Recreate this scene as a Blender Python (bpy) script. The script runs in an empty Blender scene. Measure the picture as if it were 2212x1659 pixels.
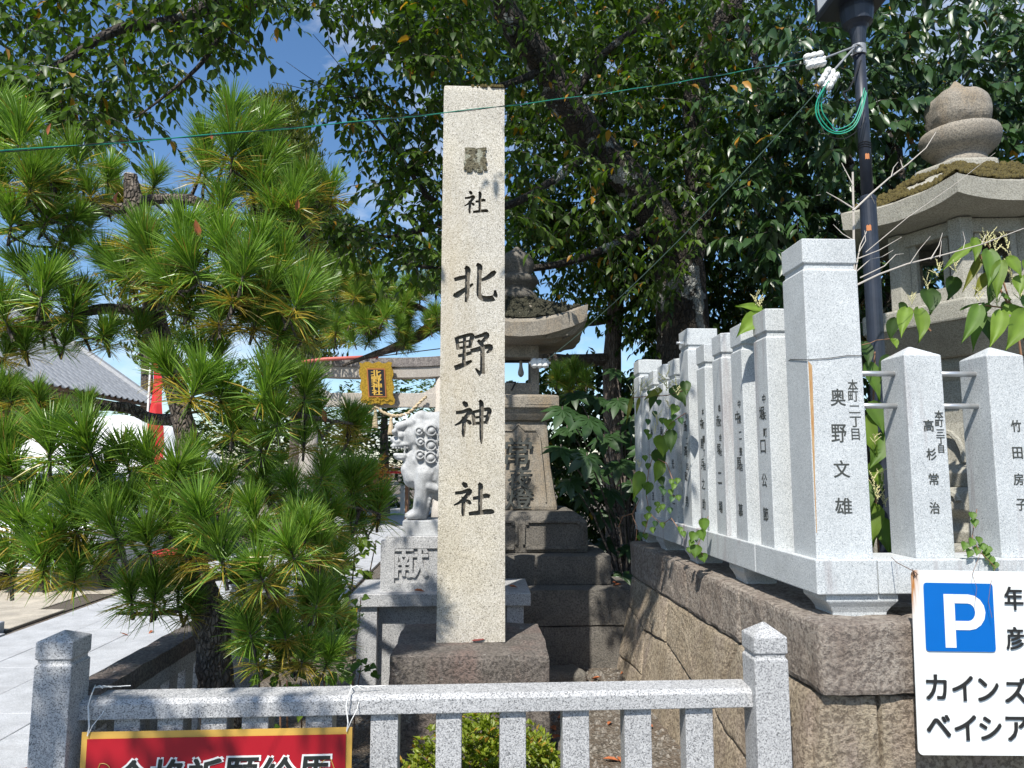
import bpy, bmesh, math, random
import numpy as np
from mathutils import Vector, Matrix, noise as mnoise

random.seed(7)
RNG = np.random.default_rng(11)
SC = bpy.context.scene
COL = SC.collection
R = math.radians

# ------------------------------------------------------------------ camera, sky, sun, exposure
CAM_H, PITCH, YAW, FPX = 1.6, R(6.5), R(2.5), 1540.0      # focal length in pixels of a 2212 x 1659 view
cam = bpy.data.cameras.new('camera')
cam.sensor_fit = 'HORIZONTAL'
cam.sensor_width = 36.0
cam.lens = 36.0 * FPX / 2212.0
cam.clip_start, cam.clip_end = 0.05, 3000
cam_ob = bpy.data.objects.new('camera', cam)
COL.objects.link(cam_ob)
cam_ob.location = (0, 0, CAM_H)
cam_ob.rotation_euler = (R(90) + PITCH, 0, -YAW)
SC.camera = cam_ob

SUN_EL, SUN_AZ = R(52), R(204)          # azimuth clockwise from +Y: behind the camera, to the left
to_sun = Vector((math.cos(SUN_EL) * math.sin(SUN_AZ), math.cos(SUN_EL) * math.cos(SUN_AZ), math.sin(SUN_EL)))
sun = bpy.data.lights.new('sun', 'SUN')
sun.energy, sun.angle, sun.color = 5.0, R(0.55), (1.0, 0.955, 0.88)
sun_ob = bpy.data.objects.new('sun', sun)
COL.objects.link(sun_ob)
sun_ob.location = to_sun * 40
sun_ob.rotation_euler = to_sun.to_track_quat('Z', 'Y').to_euler()

world = bpy.data.worlds.new('World')
SC.world = world
world.use_nodes = True
wn, wl = world.node_tree.nodes, world.node_tree.links
wn.clear()
w_out = wn.new('ShaderNodeOutputWorld')
w_bg = wn.new('ShaderNodeBackground')
w_sky = wn.new('ShaderNodeTexSky')
w_sky.sky_type = 'NISHITA'
w_sky.sun_disc = False
w_sky.sun_elevation = SUN_EL
w_sky.sun_rotation = SUN_AZ
w_sky.air_density, w_sky.dust_density, w_sky.ozone_density = 1.0, 0.4, 2.5
w_bg.inputs['Strength'].default_value = 0.105
w_tc = wn.new('ShaderNodeTexCoord')
w_map = wn.new('ShaderNodeMapping')
w_map.inputs['Scale'].default_value = (2.2, 2.2, 5.0)
w_map.inputs['Location'].default_value = (0.35, 0.1, 0.62)
w_n = wn.new('ShaderNodeTexNoise')
w_n.inputs['Scale'].default_value = 1.6
w_n.inputs['Detail'].default_value = 9
w_n.inputs['Roughness'].default_value = 0.62
w_n.inputs['Distortion'].default_value = 0.35
w_ramp = wn.new('ShaderNodeValToRGB')
w_ramp.color_ramp.elements[0].position, w_ramp.color_ramp.elements[0].color = 0.51, (0, 0, 0, 1)
w_ramp.color_ramp.elements[1].position, w_ramp.color_ramp.elements[1].color = 0.82, (1, 1, 1, 1)
w_mix = wn.new('ShaderNodeMix')
w_mix.data_type = 'RGBA'
w_mix.inputs['B'].default_value = (8.3, 8.6, 9.0, 1)
wl.new(w_tc.outputs['Generated'], w_map.inputs['Vector'])
wl.new(w_map.outputs['Vector'], w_n.inputs['Vector'])
wl.new(w_n.outputs['Fac'], w_ramp.inputs['Fac'])
wl.new(w_ramp.outputs['Color'], w_mix.inputs['Factor'])
w_hs = wn.new('ShaderNodeHueSaturation')
w_hs.inputs['Saturation'].default_value = 1.15
w_hs.inputs['Value'].default_value = 1.25
wl.new(w_sky.outputs['Color'], w_hs.inputs['Color'])
wl.new(w_hs.outputs['Color'], w_mix.inputs['A'])
wl.new(w_mix.outputs['Result'], w_bg.inputs['Color'])
wl.new(w_bg.outputs['Background'], w_out.inputs['Surface'])

SC.view_settings.view_transform = 'Standard'
SC.view_settings.look = 'None'
SC.view_settings.exposure = 0.40
SC.view_settings.gamma = 1.0
SC.view_settings.use_curve_mapping = False
SC.render.engine = 'CYCLES'
SC.cycles.use_denoising = True
SC.cycles.max_bounces = 7
SC.cycles.diffuse_bounces = 4
SC.cycles.transmission_bounces = 4
SC.cycles.glossy_bounces = 3
SC.cycles.sample_clamp_indirect = 6

# ------------------------------------------------------------------ measuring: photograph pixel -> place
_c, _s = math.cos(PITCH), math.sin(PITCH)
_ca, _sa = math.cos(YAW), math.sin(YAW)

def ray(px, py):
    u, v = (px - 1106) / FPX, (py - 829.5) / FPX
    x, y, z = u, _c + v * _s, _s - v * _c
    return Vector((x * _ca + y * _sa, -x * _sa + y * _ca, z))

def P(px, py, t):
    r = ray(px, py)
    return Vector((0, 0, CAM_H)) + r * (t / r.y)

def PZ(px, py, z):
    r = ray(px, py)
    return Vector((0, 0, CAM_H)) + r * ((z - CAM_H) / r.z)

def PX(px, py, x):
    r = ray(px, py)
    return Vector((0, 0, CAM_H)) + r * (x / r.x)

# ------------------------------------------------------------------ object helpers
def setp(o, label=None, cat=None, group=None, kind=None):
    if label: o['label'] = label
    if cat: o['category'] = cat
    if group: o['group'] = group
    if kind: o['kind'] = kind
    return o

WLOC = {}

def thing(name, label, cat, loc=(0, 0, 0), group=None):
    o = bpy.data.objects.new(name, None)
    COL.objects.link(o)
    o.empty_display_size = 0.1
    o.location = loc
    WLOC[o.name] = Vector(loc)
    return setp(o, label, cat, group)

def link(name, me, parent=None, mats=None, smooth=False, bevel=0, segs=2, world=True):
    if mats:
        for m in (mats if isinstance(mats, (list, tuple)) else [mats]):
            me.materials.append(m)
    if smooth and len(me.polygons):
        me.polygons.foreach_set('use_smooth', [True] * len(me.polygons))
    o = bpy.data.objects.new(name, me)
    COL.objects.link(o)
    if parent is not None:
        o.parent = parent
        if world:
            off = WLOC.get(parent.name, Vector())
            me.transform(Matrix.Translation(-off))
        WLOC[o.name] = WLOC.get(parent.name, Vector())
    else:
        WLOC[o.name] = Vector()
    if bevel:
        b = o.modifiers.new('edge', 'BEVEL')
        b.width, b.segments, b.limit_method, b.angle_limit = bevel, segs, 'ANGLE', R(28)
    return o

class MB:
    def __init__(self):
        self.v, self.f, self.mi = [], [], []
    def add(self, vs, fs, m=0):
        n = len(self.v)
        self.v += [tuple(p) for p in vs]
        self.f += [tuple(i + n for i in f) for f in fs]
        self.mi += [m] * len(fs)
        return self
    def box(self, x0, x1, y0, y1, z0, z1, m=0):
        vs = [(x, y, z) for z in (z0, z1) for y in (y0, y1) for x in (x0, x1)]
        return self.add(vs, [(0, 2, 3, 1), (4, 5, 7, 6), (0, 1, 5, 4), (2, 6, 7, 3), (0, 4, 6, 2), (1, 3, 7, 5)], m)
    def sections(self, rings, cap=True, m=0):
        """rings: list of point lists of equal length, joined in order"""
        n = len(rings[0])
        vs = [p for r in rings for p in r]
        fs = []
        for k in range(len(rings) - 1):
            for i in range(n):
                j = (i + 1) % n
                fs.append((k * n + i, k * n + j, (k + 1) * n + j, (k + 1) * n + i))
        if cap:
            fs.append(tuple(range(n))[::-1])
            fs.append(tuple(range((len(rings) - 1) * n, len(rings) * n)))
        return self.add(vs, fs, m)
    def rects(self, cx, cy, secs, m=0):
        rings = []
        for s in secs:
            z, hx, hy = s[0], s[1], s[2] if len(s) > 2 else s[1]
            rings.append([(cx - hx, cy - hy, z), (cx + hx, cy - hy, z), (cx + hx, cy + hy, z), (cx - hx, cy + hy, z)])
        return self.sections(rings, True, m)
    def ngon(self, cx, cy, secs, n=6, rot=0.0, m=0):
        rings = [[(cx + r * math.cos(rot + 2 * math.pi * i / n), cy + r * math.sin(rot + 2 * math.pi * i / n), z) for i in range(n)] for z, r in secs]
        return self.sections(rings, True, m)
    def tube(self, pts, rad, n=8, m=0, cap=True, jitter=0.0):
        pts = [Vector(p) for p in pts]
        if not isinstance(rad, (list, tuple)):
            rad = [rad] * len(pts)
        rings = []
        ref = None
        for i, p in enumerate(pts):
            d = (pts[min(i + 1, len(pts) - 1)] - pts[max(i - 1, 0)])
            d = d.normalized() if d.length > 1e-9 else Vector((0, 0, 1))
            if ref is None:
                ref = Vector((0, 0, 1)) if abs(d.z) < 0.9 else Vector((1, 0, 0))
            a = (ref - d * ref.dot(d))
            a = a.normalized() if a.length > 1e-6 else d.orthogonal().normalized()
            ref = a
            b = d.cross(a)
            ring = []
            for k in range(n):
                t = 2 * math.pi * k / n
                rr = rad[i]
                q = p + (a * math.cos(t) + b * math.sin(t)) * rr
                if jitter:
                    q += (q - p) * jitter * (mnoise.noise(q * (1.6 / max(rad[i], 0.02)) * 0.5) + 0.6 * mnoise.noise(q * (3.5 / max(rad[i], 0.02)) * 0.5))
                ring.append(q)
            rings.append(ring)
        return self.sections(rings, cap, m)
    def lathe(self, cx, cy, prof, n=20, m=0):
        rings = [[(cx + r * math.cos(2 * math.pi * i / n), cy + r * math.sin(2 * math.pi * i / n), z) for i in range(n)] for r, z in prof]
        return self.sections(rings, True, m)
    def prism(self, poly, origin, ax, ay, depth, m=0, mside=None):
        """polygon (2D) in plane (origin, ax, ay), extruded along ax x ay by depth"""
        origin, ax, ay = Vector(origin), Vector(ax), Vector(ay)
        nrm = ax.cross(ay).normalized() * depth
        a = [origin + ax * x + ay * y for x, y in poly]
        b = [p + nrm for p in a]
        n = len(poly)
        self.add(a + b, [tuple(range(n))[::-1], tuple(range(n, 2 * n))], m)
        k = len(self.v) - 2 * n
        for i in range(n):
            j = (i + 1) % n
            self.f.append((k + i, k + j, k + n + j, k + n + i))
            self.mi.append(m if mside is None else mside)
        return self
    def mesh(self, name='mesh'):
        me = bpy.data.meshes.new(name)
        me.from_pydata(self.v, [], self.f)
        if any(self.mi):
            me.polygons.foreach_set('material_index', self.mi)
        me.update()
        return me
    def obj(self, name, mat, parent=None, smooth=False, bevel=0, segs=2):
        me = self.mesh(name)
        bm = bmesh.new(); bm.from_mesh(me)
        bmesh.ops.recalc_face_normals(bm, faces=bm.faces)
        bm.to_mesh(me); bm.free()
        return link(name, me, parent, mat, smooth, bevel, segs)

def smooth_path(pts, k=4):
    """Catmull-Rom through (x,y,z,r) points"""
    pts = [np.array(p, float) for p in pts]
    out = []
    for i in range(len(pts) - 1):
        p0, p1, p2, p3 = pts[max(i - 1, 0)], pts[i], pts[i + 1], pts[min(i + 2, len(pts) - 1)]
        for j in range(k):
            t = j / k
            out.append(0.5 * ((2 * p1) + (-p0 + p2) * t + (2 * p0 - 5 * p1 + 4 * p2 - p3) * t * t + (-p0 + 3 * p1 - 3 * p2 + p3) * t ** 3))
    out.append(pts[-1])
    return out

def limb(mb, pts, n=9, k=4, jitter=0.12, m=0):
    sp = smooth_path(pts, k)
    mb.tube([q[:3] for q in sp], [max(q[3], 0.002) for q in sp], n, m, True, jitter)
    return sp

def rough_box(size, amp=0.01, cuts=10, freq=6.0, seed=0.0, rnd=0.02, shape=None):
    """a box cut finely, corners rounded, faces uneven: rough-hewn stone. size = (x,y,z), base centre at origin"""
    sx, sy, sz = size
    me = bpy.data.meshes.new('stone')
    bm = bmesh.new()
    m = max(size)
    n = [max(2, int(round(cuts * s / m))) for s in size]
    grid = {}
    def vert(i, j, k):
        key = (i, j, k)
        if key not in grid:
            p = Vector(((i / n[0] - .5) * sx, (j / n[1] - .5) * sy, (k / n[2]) * sz))
            c = Vector((max(-sx / 2 + rnd, min(sx / 2 - rnd, p.x)), max(-sy / 2 + rnd, min(sy / 2 - rnd, p.y)), max(rnd, min(sz - rnd, p.z))))
            d = p - c
            if d.length > rnd:
                p = c + d.normalized() * rnd
            q = p * freq + Vector((seed, seed * 1.7, seed * .3))
            nv = mnoise.noise_vector(q) + 0.5 * mnoise.noise_vector(q * 2.3) + 0.3 * mnoise.noise_vector(q * 5.1)
            p = p + nv * amp
            if shape: p = shape(p)
            grid[key] = bm.verts.new(p)
        return grid[key]
    for a, b, c in ((0, 1, 2), (1, 2, 0), (2, 0, 1)):
        for side in (0, n[c]):
            for i in range(n[a]):
                for j in range(n[b]):
                    q = []
                    for di, dj in ((0, 0), (1, 0), (1, 1), (0, 1)):
                        ix = [0, 0, 0]; ix[a] = i + di; ix[b] = j + dj; ix[c] = side
                        q.append(vert(*ix))
                    bm.faces.new(q)
    bmesh.ops.recalc_face_normals(bm, faces=bm.faces)
    bm.to_mesh(me); bm.free()
    return me

def place(me, loc, rotz=0.0):
    me.transform(Matrix.Translation(Vector(loc)) @ Matrix.Rotation(rotz, 4, 'Z'))
    return me

def copy_tree(o, parent=None):
    c = o.copy(); COL.objects.link(c)
    if parent is not None: c.parent = parent
    for ch in list(o.children):
        copy_tree(ch, c)
    return c

# ------------------------------------------------------------------ materials
def mat(name):
    m = bpy.data.materials.new(name)
    m.use_nodes = True
    nt = m.node_tree
    b = nt.nodes['Principled BSDF']
    return m, nt, b

def N(nt, kind, **kw):
    n = nt.nodes.new(kind)
    for k, v in kw.items():
        if k in n.inputs: n.inputs[k].default_value = v
        else: setattr(n, k, v)
    return n

def ramp(nt, fac, stops, interp='LINEAR'):
    r = nt.nodes.new('ShaderNodeValToRGB')
    cr = r.color_ramp
    cr.interpolation = interp
    while len(cr.elements) < len(stops): cr.elements.new(0.5)
    for e, (p, c) in zip(cr.elements, stops):
        e.position = p
        e.color = (*c, 1) if len(c) == 3 else c
    nt.links.new(fac, r.inputs['Fac'])
    return r.outputs['Color']

def mixc(nt, fac, a, b, mode='MIX'):
    m = nt.nodes.new('ShaderNodeMix'); m.data_type = 'RGBA'; m.blend_type = mode
    for sock, v in ((m.inputs['Factor'], fac), (m.inputs['A'], a), (m.inputs['B'], b)):
        if isinstance(v, (int, float)): sock.default_value = v
        elif isinstance(v, tuple): sock.default_value = (*v, 1) if len(v) == 3 else v
        else: nt.links.new(v, sock)
    return m.outputs['Result']

def pos(nt, scale=(1, 1, 1)):
    g = nt.nodes.new('ShaderNodeNewGeometry')
    m = nt.nodes.new('ShaderNodeMapping')
    m.inputs['Scale'].default_value = scale
    nt.links.new(g.outputs['Position'], m.inputs['Vector'])
    return m.outputs['Vector']

def noise(nt, vec, scale, detail=5, rough=0.55):
    n = N(nt, 'ShaderNodeTexNoise', Scale=scale, Detail=detail, Roughness=rough)
    nt.links.new(vec, n.inputs['Vector'])
    return n.outputs['Fac']

def bump(nt, b, h, strength, dist=0.01):
    n = N(nt, 'ShaderNodeBump', Strength=strength, Distance=dist)
    nt.links.new(h, n.inputs['Height'])
    nt.links.new(n.outputs['Normal'], b.inputs['Normal'])

def granite(name, cols, scale=230, stain=None, stain_scale=2.5, stain_lo=.5, stain_hi=.75, rough=.75, bumpy=.25, tint=None, streak=0.25, blotch=.12):
    """crystals picked at random from cols [(share, colour)]"""
    m, nt, b = mat(name)
    v = N(nt, 'ShaderNodeTexVoronoi', Scale=scale)
    vec = pos(nt)
    nt.links.new(vec, v.inputs['Vector'])
    sep = nt.nodes.new('ShaderNodeSeparateColor')
    nt.links.new(v.outputs['Color'], sep.inputs['Color'])
    stops, acc = [], 0
    for share, c in cols:
        stops.append((acc, c)); acc += share
    col = ramp(nt, sep.outputs['Red'], stops, 'CONSTANT')
    # clouding at hand size, uneven weathering
    big = noise(nt, vec, 5, 6, .6)
    col = mixc(nt, 1.0, col, ramp(nt, big, [(.3, (1 - blotch,) * 3), (.7, (1 + blotch * .4,) * 3)]), 'MULTIPLY')
    if tint:
        w = noise(nt, vec, 1.7, 4, .6)
        col = mixc(nt, ramp(nt, w, [(.4, (0, 0, 0)), (.68, (1, 1, 1))]), col, mixc(nt, 1.0, col, tint, 'MULTIPLY'))
    if stain:
        w = noise(nt, pos(nt, (1, 1, streak)), stain_scale * 3, 7, .65)
        col = mixc(nt, ramp(nt, w, [(stain_lo, (0, 0, 0)), (stain_hi, (1, 1, 1))]), col, stain)
    nt.links.new(col, b.inputs['Base Color'])
    b.inputs['Roughness'].default_value = rough
    h = noise(nt, vec, scale * .5, 3, .6)
    bump(nt, b, h, bumpy, .004)
    return m

def rough_rock(name, c1, c2, dark, lichen=None, scale=9, speck=60, bumpy=.8, lichen_lo=.6, extra=None, dist=.02):
    m, nt, b = mat(name)
    vec = pos(nt)
    a = noise(nt, vec, scale, 8, .65)
    col = ramp(nt, a, [(.3, c1), (.7, c2)])
    if extra:
        e = noise(nt, pos(nt, (1, 1, .35)), 4.5, 6, .6)
        col = mixc(nt, ramp(nt, e, [(.48, (0, 0, 0)), (.66, (1, 1, 1))]), col, extra)
    sp = noise(nt, vec, speck, 6, .75)
    col = mixc(nt, ramp(nt, sp, [(.43, (1, 1, 1)), (.54, (0, 0, 0))]), col, mixc(nt, .8, col, dark))  # dark specks; shade in the pits is put into this colour
    if lichen:
        l = noise(nt, vec, 13, 9, .72)
        col = mixc(nt, ramp(nt, l, [(lichen_lo, (0, 0, 0)), (lichen_lo + .06, (1, 1, 1))]), col, lichen)
    nt.links.new(col, b.inputs['Base Color'])
    b.inputs['Roughness'].default_value = .9
    h = noise(nt, vec, speck, 8, .7)
    bump(nt, b, h, bumpy, dist)
    return m

def plain(name, c, rough=.5, metal=0.0, var=.1, scale=8, bumpy=0, spec=.5):
    m, nt, b = mat(name)
    vec = pos(nt)
    n = noise(nt, vec, scale, 6, .6)
    col = ramp(nt, n, [(.25, tuple(x * (1 - var) for x in c)), (.75, tuple(min(1, x * (1 + var)) for x in c))])
    nt.links.new(col, b.inputs['Base Color'])
    b.inputs['Roughness'].default_value = rough
    b.inputs['Metallic'].default_value = metal
    b.inputs['Specular IOR Level'].default_value = spec
    if bumpy: bump(nt, b, noise(nt, vec, scale * 8, 5, .6), bumpy, .004)
    return m

def leafmat(name, transl=.4, rough=.38, spec=.5, tcol=(1.25, 1.35, .5), obj_var=0.0):
    """colour comes with the leaf (attribute), light shines through it"""
    m, nt, b = mat(name)
    at = N(nt, 'ShaderNodeAttribute', attribute_name='tone')
    col = at.outputs['Color']
    if obj_var:
        oi = nt.nodes.new('ShaderNodeObjectInfo')
        hs = nt.nodes.new('ShaderNodeHueSaturation')
        mr = N(nt, 'ShaderNodeMapRange'); mr.inputs['To Min'].default_value = 1 - obj_var; mr.inputs['To Max'].default_value = 1 + obj_var
        nt.links.new(oi.outputs['Random'], mr.inputs['Value'])
        nt.links.new(mr.outputs['Result'], hs.inputs['Value'])
        nt.links.new(col, hs.inputs['Color'])
        col = hs.outputs['Color']
    nt.links.new(col, b.inputs['Base Color'])
    b.inputs['Roughness'].default_value = rough
    b.inputs['Specular IOR Level'].default_value = spec
    out = nt.nodes['Material Output']
    if transl:
        t = nt.nodes.new('ShaderNodeBsdfTranslucent')
        nt.links.new(mixc(nt, 1.0, col, tcol, 'MULTIPLY'), t.inputs['Color'])
        mx = nt.nodes.new('ShaderNodeMixShader')
        mx.inputs[0].default_value = transl
        nt.links.new(b.outputs[0], mx.inputs[1]); nt.links.new(t.outputs[0], mx.inputs[2])
        nt.links.new(mx.outputs[0], out.inputs['Surface'])
    return m

def barkmat(name, c1, c2, scale=14, lichen=None, stretch=.3, bumpy=1.0):
    m, nt, b = mat(name)
    vec = pos(nt, (1, 1, stretch))
    n = noise(nt, vec, scale, 8, .7)
    v = N(nt, 'ShaderNodeTexVoronoi', Scale=scale * 2.2, feature='DISTANCE_TO_EDGE')
    nt.links.new(vec, v.inputs['Vector'])
    col = ramp(nt, n, [(.35, c1), (.68, c2)])
    col = mixc(nt, ramp(nt, v.outputs['Distance'], [(.0, (.6, .6, .6)), (.07, (0, 0, 0))]), col, tuple(x * .4 for x in c1))
    if lichen:
        l = noise(nt, pos(nt), 2.6, 8, .62)
        col = mixc(nt, ramp(nt, l, [(.585, (0, 0, 0)), (.62, (1, 1, 1))]), col, lichen)
    nt.links.new(col, b.inputs['Base Color'])
    b.inputs['Roughness'].default_value = .95
    h = mixc(nt, .6, n, ramp(nt, v.outputs['Distance'], [(0, (0, 0, 0)), (.2, (1, 1, 1))]))
    bump(nt, b, h, bumpy, .03)
    return m

G = {}
G['fence'] = granite('fence_granite', [(.10, (.14, .142, .145)), (.28, (.28, .282, .285)), (.38, (.43, .43, .43)), (.24, (.53, .53, .525))], 270, bumpy=.25, rough=.62)
G['fence_top'] = G['fence']
G['bal'] = granite('pale_granite', [(.07, (.27, .29, .30)), (.36, (.43, .455, .465)), (.40, (.54, .565, .57)), (.17, (.63, .65, .65))], 330,
                   stain=(.25, .20, .20), stain_scale=2.2, stain_lo=.53, stain_hi=.74, streak=.10, rough=.7)
G['bal_clean'] = granite('clean_pale_granite', [(.07, (.28, .30, .31)), (.36, (.44, .465, .475)), (.40, (.55, .575, .58)), (.17, (.63, .65, .65))], 330, rough=.7)
G['pillar'] = granite('cream_granite', [(.07, (.20, .185, .155)), (.28, (.39, .36, .30)), (.42, (.52, .49, .425)), (.23, (.64, .61, .55))], 240,
                      tint=(1.0, .965, .88), rough=.85, bumpy=.45, stain=(.42, .34, .22), stain_scale=.8, stain_lo=.60, stain_hi=.95, streak=.12)
G['carved'] = rough_rock('carved_letter_stone', (.16, .145, .12), (.22, .20, .165), (.09, .08, .06), bumpy=.5)
G['carved_black'] = plain('engraved_black_paint', (.05, .055, .05), .8, var=.4, scale=120)
G['plinth'] = rough_rock('dark_weathered_stone', (.135, .118, .10), (.26, .225, .195), (.055, .047, .042), lichen=(.45, .44, .41), scale=7, speck=70, bumpy=.8, lichen_lo=.63, extra=(.225, .165, .14))
G['lantern'] = rough_rock('weathered_lantern_stone', (.25, .22, .18), (.36, .32, .26), (.13, .12, .10), scale=6, speck=90, bumpy=.5, extra=(.30, .23, .15), dist=.012)
G['lantern_base'] = rough_rock('damp_stained_stone', (.14, .13, .11), (.25, .225, .19), (.07, .065, .06), lichen=(.30, .30, .26), lichen_lo=.66, scale=6, speck=80, bumpy=.7)
G['lantern_pale'] = rough_rock('pale_lantern_stone', (.34, .325, .27), (.46, .44, .375), (.20, .19, .155), lichen=(.25, .26, .21), lichen_lo=.64, scale=6, speck=110, bumpy=.5, dist=.012)
G['wall'] = rough_rock('tan_wall_stone', (.40, .32, .215), (.58, .49, .365), (.15, .115, .08), lichen=(.42, .40, .35), lichen_lo=.68, scale=5, speck=55, bumpy=1.0, extra=(.43, .345, .28), dist=.03)
G['cap'] = rough_rock('rough_cap_stone', (.36, .30, .25), (.55, .485, .41), (.15, .12, .10), lichen=(.48, .46, .42), lichen_lo=.64, scale=8, speck=50, bumpy=1.0, extra=(.33, .265, .215), dist=.035)
G['joint'] = rough_rock('wall_core', (.10, .085, .065), (.16, .13, .10), (.05, .04, .03))
G['torii'] = rough_rock('torii_stone', (.44, .40, .345), (.56, .52, .46), (.28, .25, .22), scale=4, speck=60, bumpy=.3)
G['torii_top'] = rough_rock('blackened_torii_stone', (.17, .15, .14), (.40, .36, .33), (.10, .09, .085), scale=9, speck=40, bumpy=.4, lichen=(.5, .46, .42), lichen_lo=.62)
G['lion'] = granite('carved_grey_granite', [(.2, (.36, .37, .38)), (.5, (.45, .46, .465)), (.3, (.54, .55, .55))], 300, blotch=.3, rough=.8, stain=(.19, .20, .21), stain_scale=2.4, stain_lo=.5, stain_hi=.8, streak=1)
G['moss'] = rough_rock('moss_mat', (.11, .085, .02), (.19, .15, .035), (.045, .035, .012), scale=22, speck=120, bumpy=1.0)
G['dark_moss'] = rough_rock('dark_roof_moss', (.035, .035, .018), (.085, .08, .05), (.02, .02, .012), lichen=(.25, .25, .22), lichen_lo=.67, scale=14, speck=90, bumpy=1.0)
G['pine_bark'] = barkmat('pine_bark', (.075, .058, .045), (.27, .225, .185), 26, stretch=.45)
G['cherry_bark'] = barkmat('cherry_bark', (.026, .022, .018), (.085, .07, .055), 11, lichen=(.36, .37, .35), stretch=.6)
G['grey_bark'] = barkmat('grey_trunk_bark', (.09, .07, .055), (.24, .20, .165), 16, stretch=.25)
G['twig'] = plain('bare_twig', (.46, .42, .37), .8)
G['stem'] = plain('red_brown_stem', (.25, .13, .07), .7)
G['needle'] = leafmat('pine_needle', .30, .36, .55, (1.2, 1.3, .6), .16)
G['leaf'] = leafmat('broad_leaf', .36, .42, .4, (1.5, 1.75, .4))
G['glossy'] = leafmat('glossy_leaf', .16, .36, .5, (1.2, 1.5, .4))
G['knot'] = leafmat('soft_green_leaf', .38, .5, .35, (1.2, 1.35, .45), .1)
G['dry'] = plain('dry_leaf', (.40, .125, .045), .7, var=.35, scale=40)
G['red_leaf'] = plain('dark_red_leaf', (.16, .03, .025), .6, var=.3, scale=40)
G['pole'] = plain('navy_pole_paint', (.022, .028, .042), .42, var=.3, scale=12)
G['rust'] = plain('bare_orange_rust', (.50, .19, .07), .8)
G['steel'] = plain('brushed_steel', (.62, .62, .61), .38, metal=.75, var=.06)
G['white'] = plain('white_ceramic', (.78, .78, .76), .35, var=.05)
G['white_paint'] = plain('white_vehicle_paint', (.80, .81, .82), .25, var=.02)
G['canvas'] = plain('white_canvas', (.82, .83, .84), .8, var=.04)
G['green_wire'] = plain('green_wire_cover', (.02, .32, .20), .45)
G['black_wire'] = plain('black_wire_cover', (.015, .015, .016), .5)
G['string'] = plain('white_string', (.75, .75, .72), .9)
G['glass_dark'] = plain('tinted_windscreen', (.018, .035, .075), .07, var=.2, scale=2, spec=.8)
G['tyre'] = plain('black_rubber', (.012, .012, .012), .8)
G['metal_grey'] = plain('grey_metal', (.32, .33, .34), .5, metal=.4)
G['red'] = plain('red_paint', (.50, .022, .025), .5, var=.12)
G['red_pipe'] = plain('faded_red_pipe', (.52, .13, .10), .6)
G['tile'] = plain('grey_roof_tile', (.23, .245, .265), .45, var=.25, scale=14)
G['wood'] = plain('brown_timber', (.16, .085, .045), .7, var=.35, scale=5)
G['plaster'] = plain('pale_plaster', (.42, .35, .25), .9)
G['gold'] = plain('gilded_wood', (.48, .30, .035), .38, metal=.45, var=.45, scale=26, bumpy=.6)
G['black_lacquer'] = plain('black_lacquer', (.02, .02, .026), .35)
G['rope'] = plain('straw_rope', (.50, .40, .26), .95, var=.25, scale=30)
G['flower'] = plain('cream_blossom', (.62, .58, .30), .8)
G['lamp_white'] = plain('opal_lamp_panel', (.62, .64, .66), .4)

# ------------------------------------------------------------------ fast leaf meshes
def leaf_mesh(name, c, d, nrm, L, W, tone, droop=.25, fold=.18, detail=True, petiole=0.0):
    """c = base points, d = towards tip, nrm = upper side; arrays of N"""
    c = np.asarray(c, float); d = np.asarray(d, float); nrm = np.asarray(nrm, float)
    n = len(c)
    L = np.broadcast_to(np.asarray(L, float), (n,))[:, None]; W = np.broadcast_to(np.asarray(W, float), (n,))[:, None]
    d /= np.linalg.norm(d, axis=1, keepdims=True) + 1e-9
    s = np.cross(d, nrm); s /= np.linalg.norm(s, axis=1, keepdims=True) + 1e-9
    u = np.cross(s, d)
    def pt(a, b, h):
        return c + d * L * a + s * W * b + u * (W * h - L * droop * a * a)
    if detail:
        cols = [pt(0, 0, 0), pt(.30, .46, fold), pt(.62, .40, fold), pt(1, 0, 0), pt(.62, -.40, fold), pt(.30, -.46, fold), pt(.3, 0, 0), pt(.62, 0, 0), ]
        faces = np.array([[0, 6, 1], [0, 5, 6], [6, 7, 2], [6, 2, 1], [6, 5, 4], [6, 4, 7], [7, 3, 2], [7, 4, 3]])
    else:
        cols = [pt(0, 0, 0), pt(.45, .48, fold), pt(1, 0, 0), pt(.45, -.48, fold)]
        faces = np.array([[0, 2, 1], [0, 3, 2]])
    k = len(cols)
    V = np.stack(cols, 1).reshape(-1, 3)
    F = (faces[None] + (np.arange(n) * k)[:, None, None]).reshape(-1)
    me = bpy.data.meshes.new(name)
    nf = n * len(faces)
    me.vertices.add(len(V)); me.vertices.foreach_set('co', V.astype(np.float32).ravel())
    me.loops.add(nf * 3); me.loops.foreach_set('vertex_index', F.astype(np.int32))
    me.polygons.add(nf); me.polygons.foreach_set('loop_start', np.arange(nf, dtype=np.int32) * 3)
    me.update(calc_edges=True)
    at = me.color_attributes.new('tone', 'FLOAT_COLOR', 'POINT')
    col = np.ones((len(V), 4), np.float32)
    col[:, :3] = np.repeat(np.asarray(tone, np.float32), k, axis=0)
    at.data.foreach_set('color', col.ravel())
    return me

def tones(n, a, b, yellow=0.0, ycol=(.30, .20, .02), rng=RNG):
    a, b = np.array(a), np.array(b)
    t = rng.random((n, 1))
    out = a + (b - a) * t
    out *= (0.8 + 0.4 * rng.random((n, 1)))
    if yellow:
        k = rng.random(n) < yellow
        out[k] = np.array(ycol) * (0.7 + 0.6 * rng.random((k.sum(), 1)))
    return np.clip(out, 0.004, .9)

def rand_dirs(n, rng=RNG):
    v = rng.normal(size=(n, 3))
    return v / np.linalg.norm(v, axis=1, keepdims=True)

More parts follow.
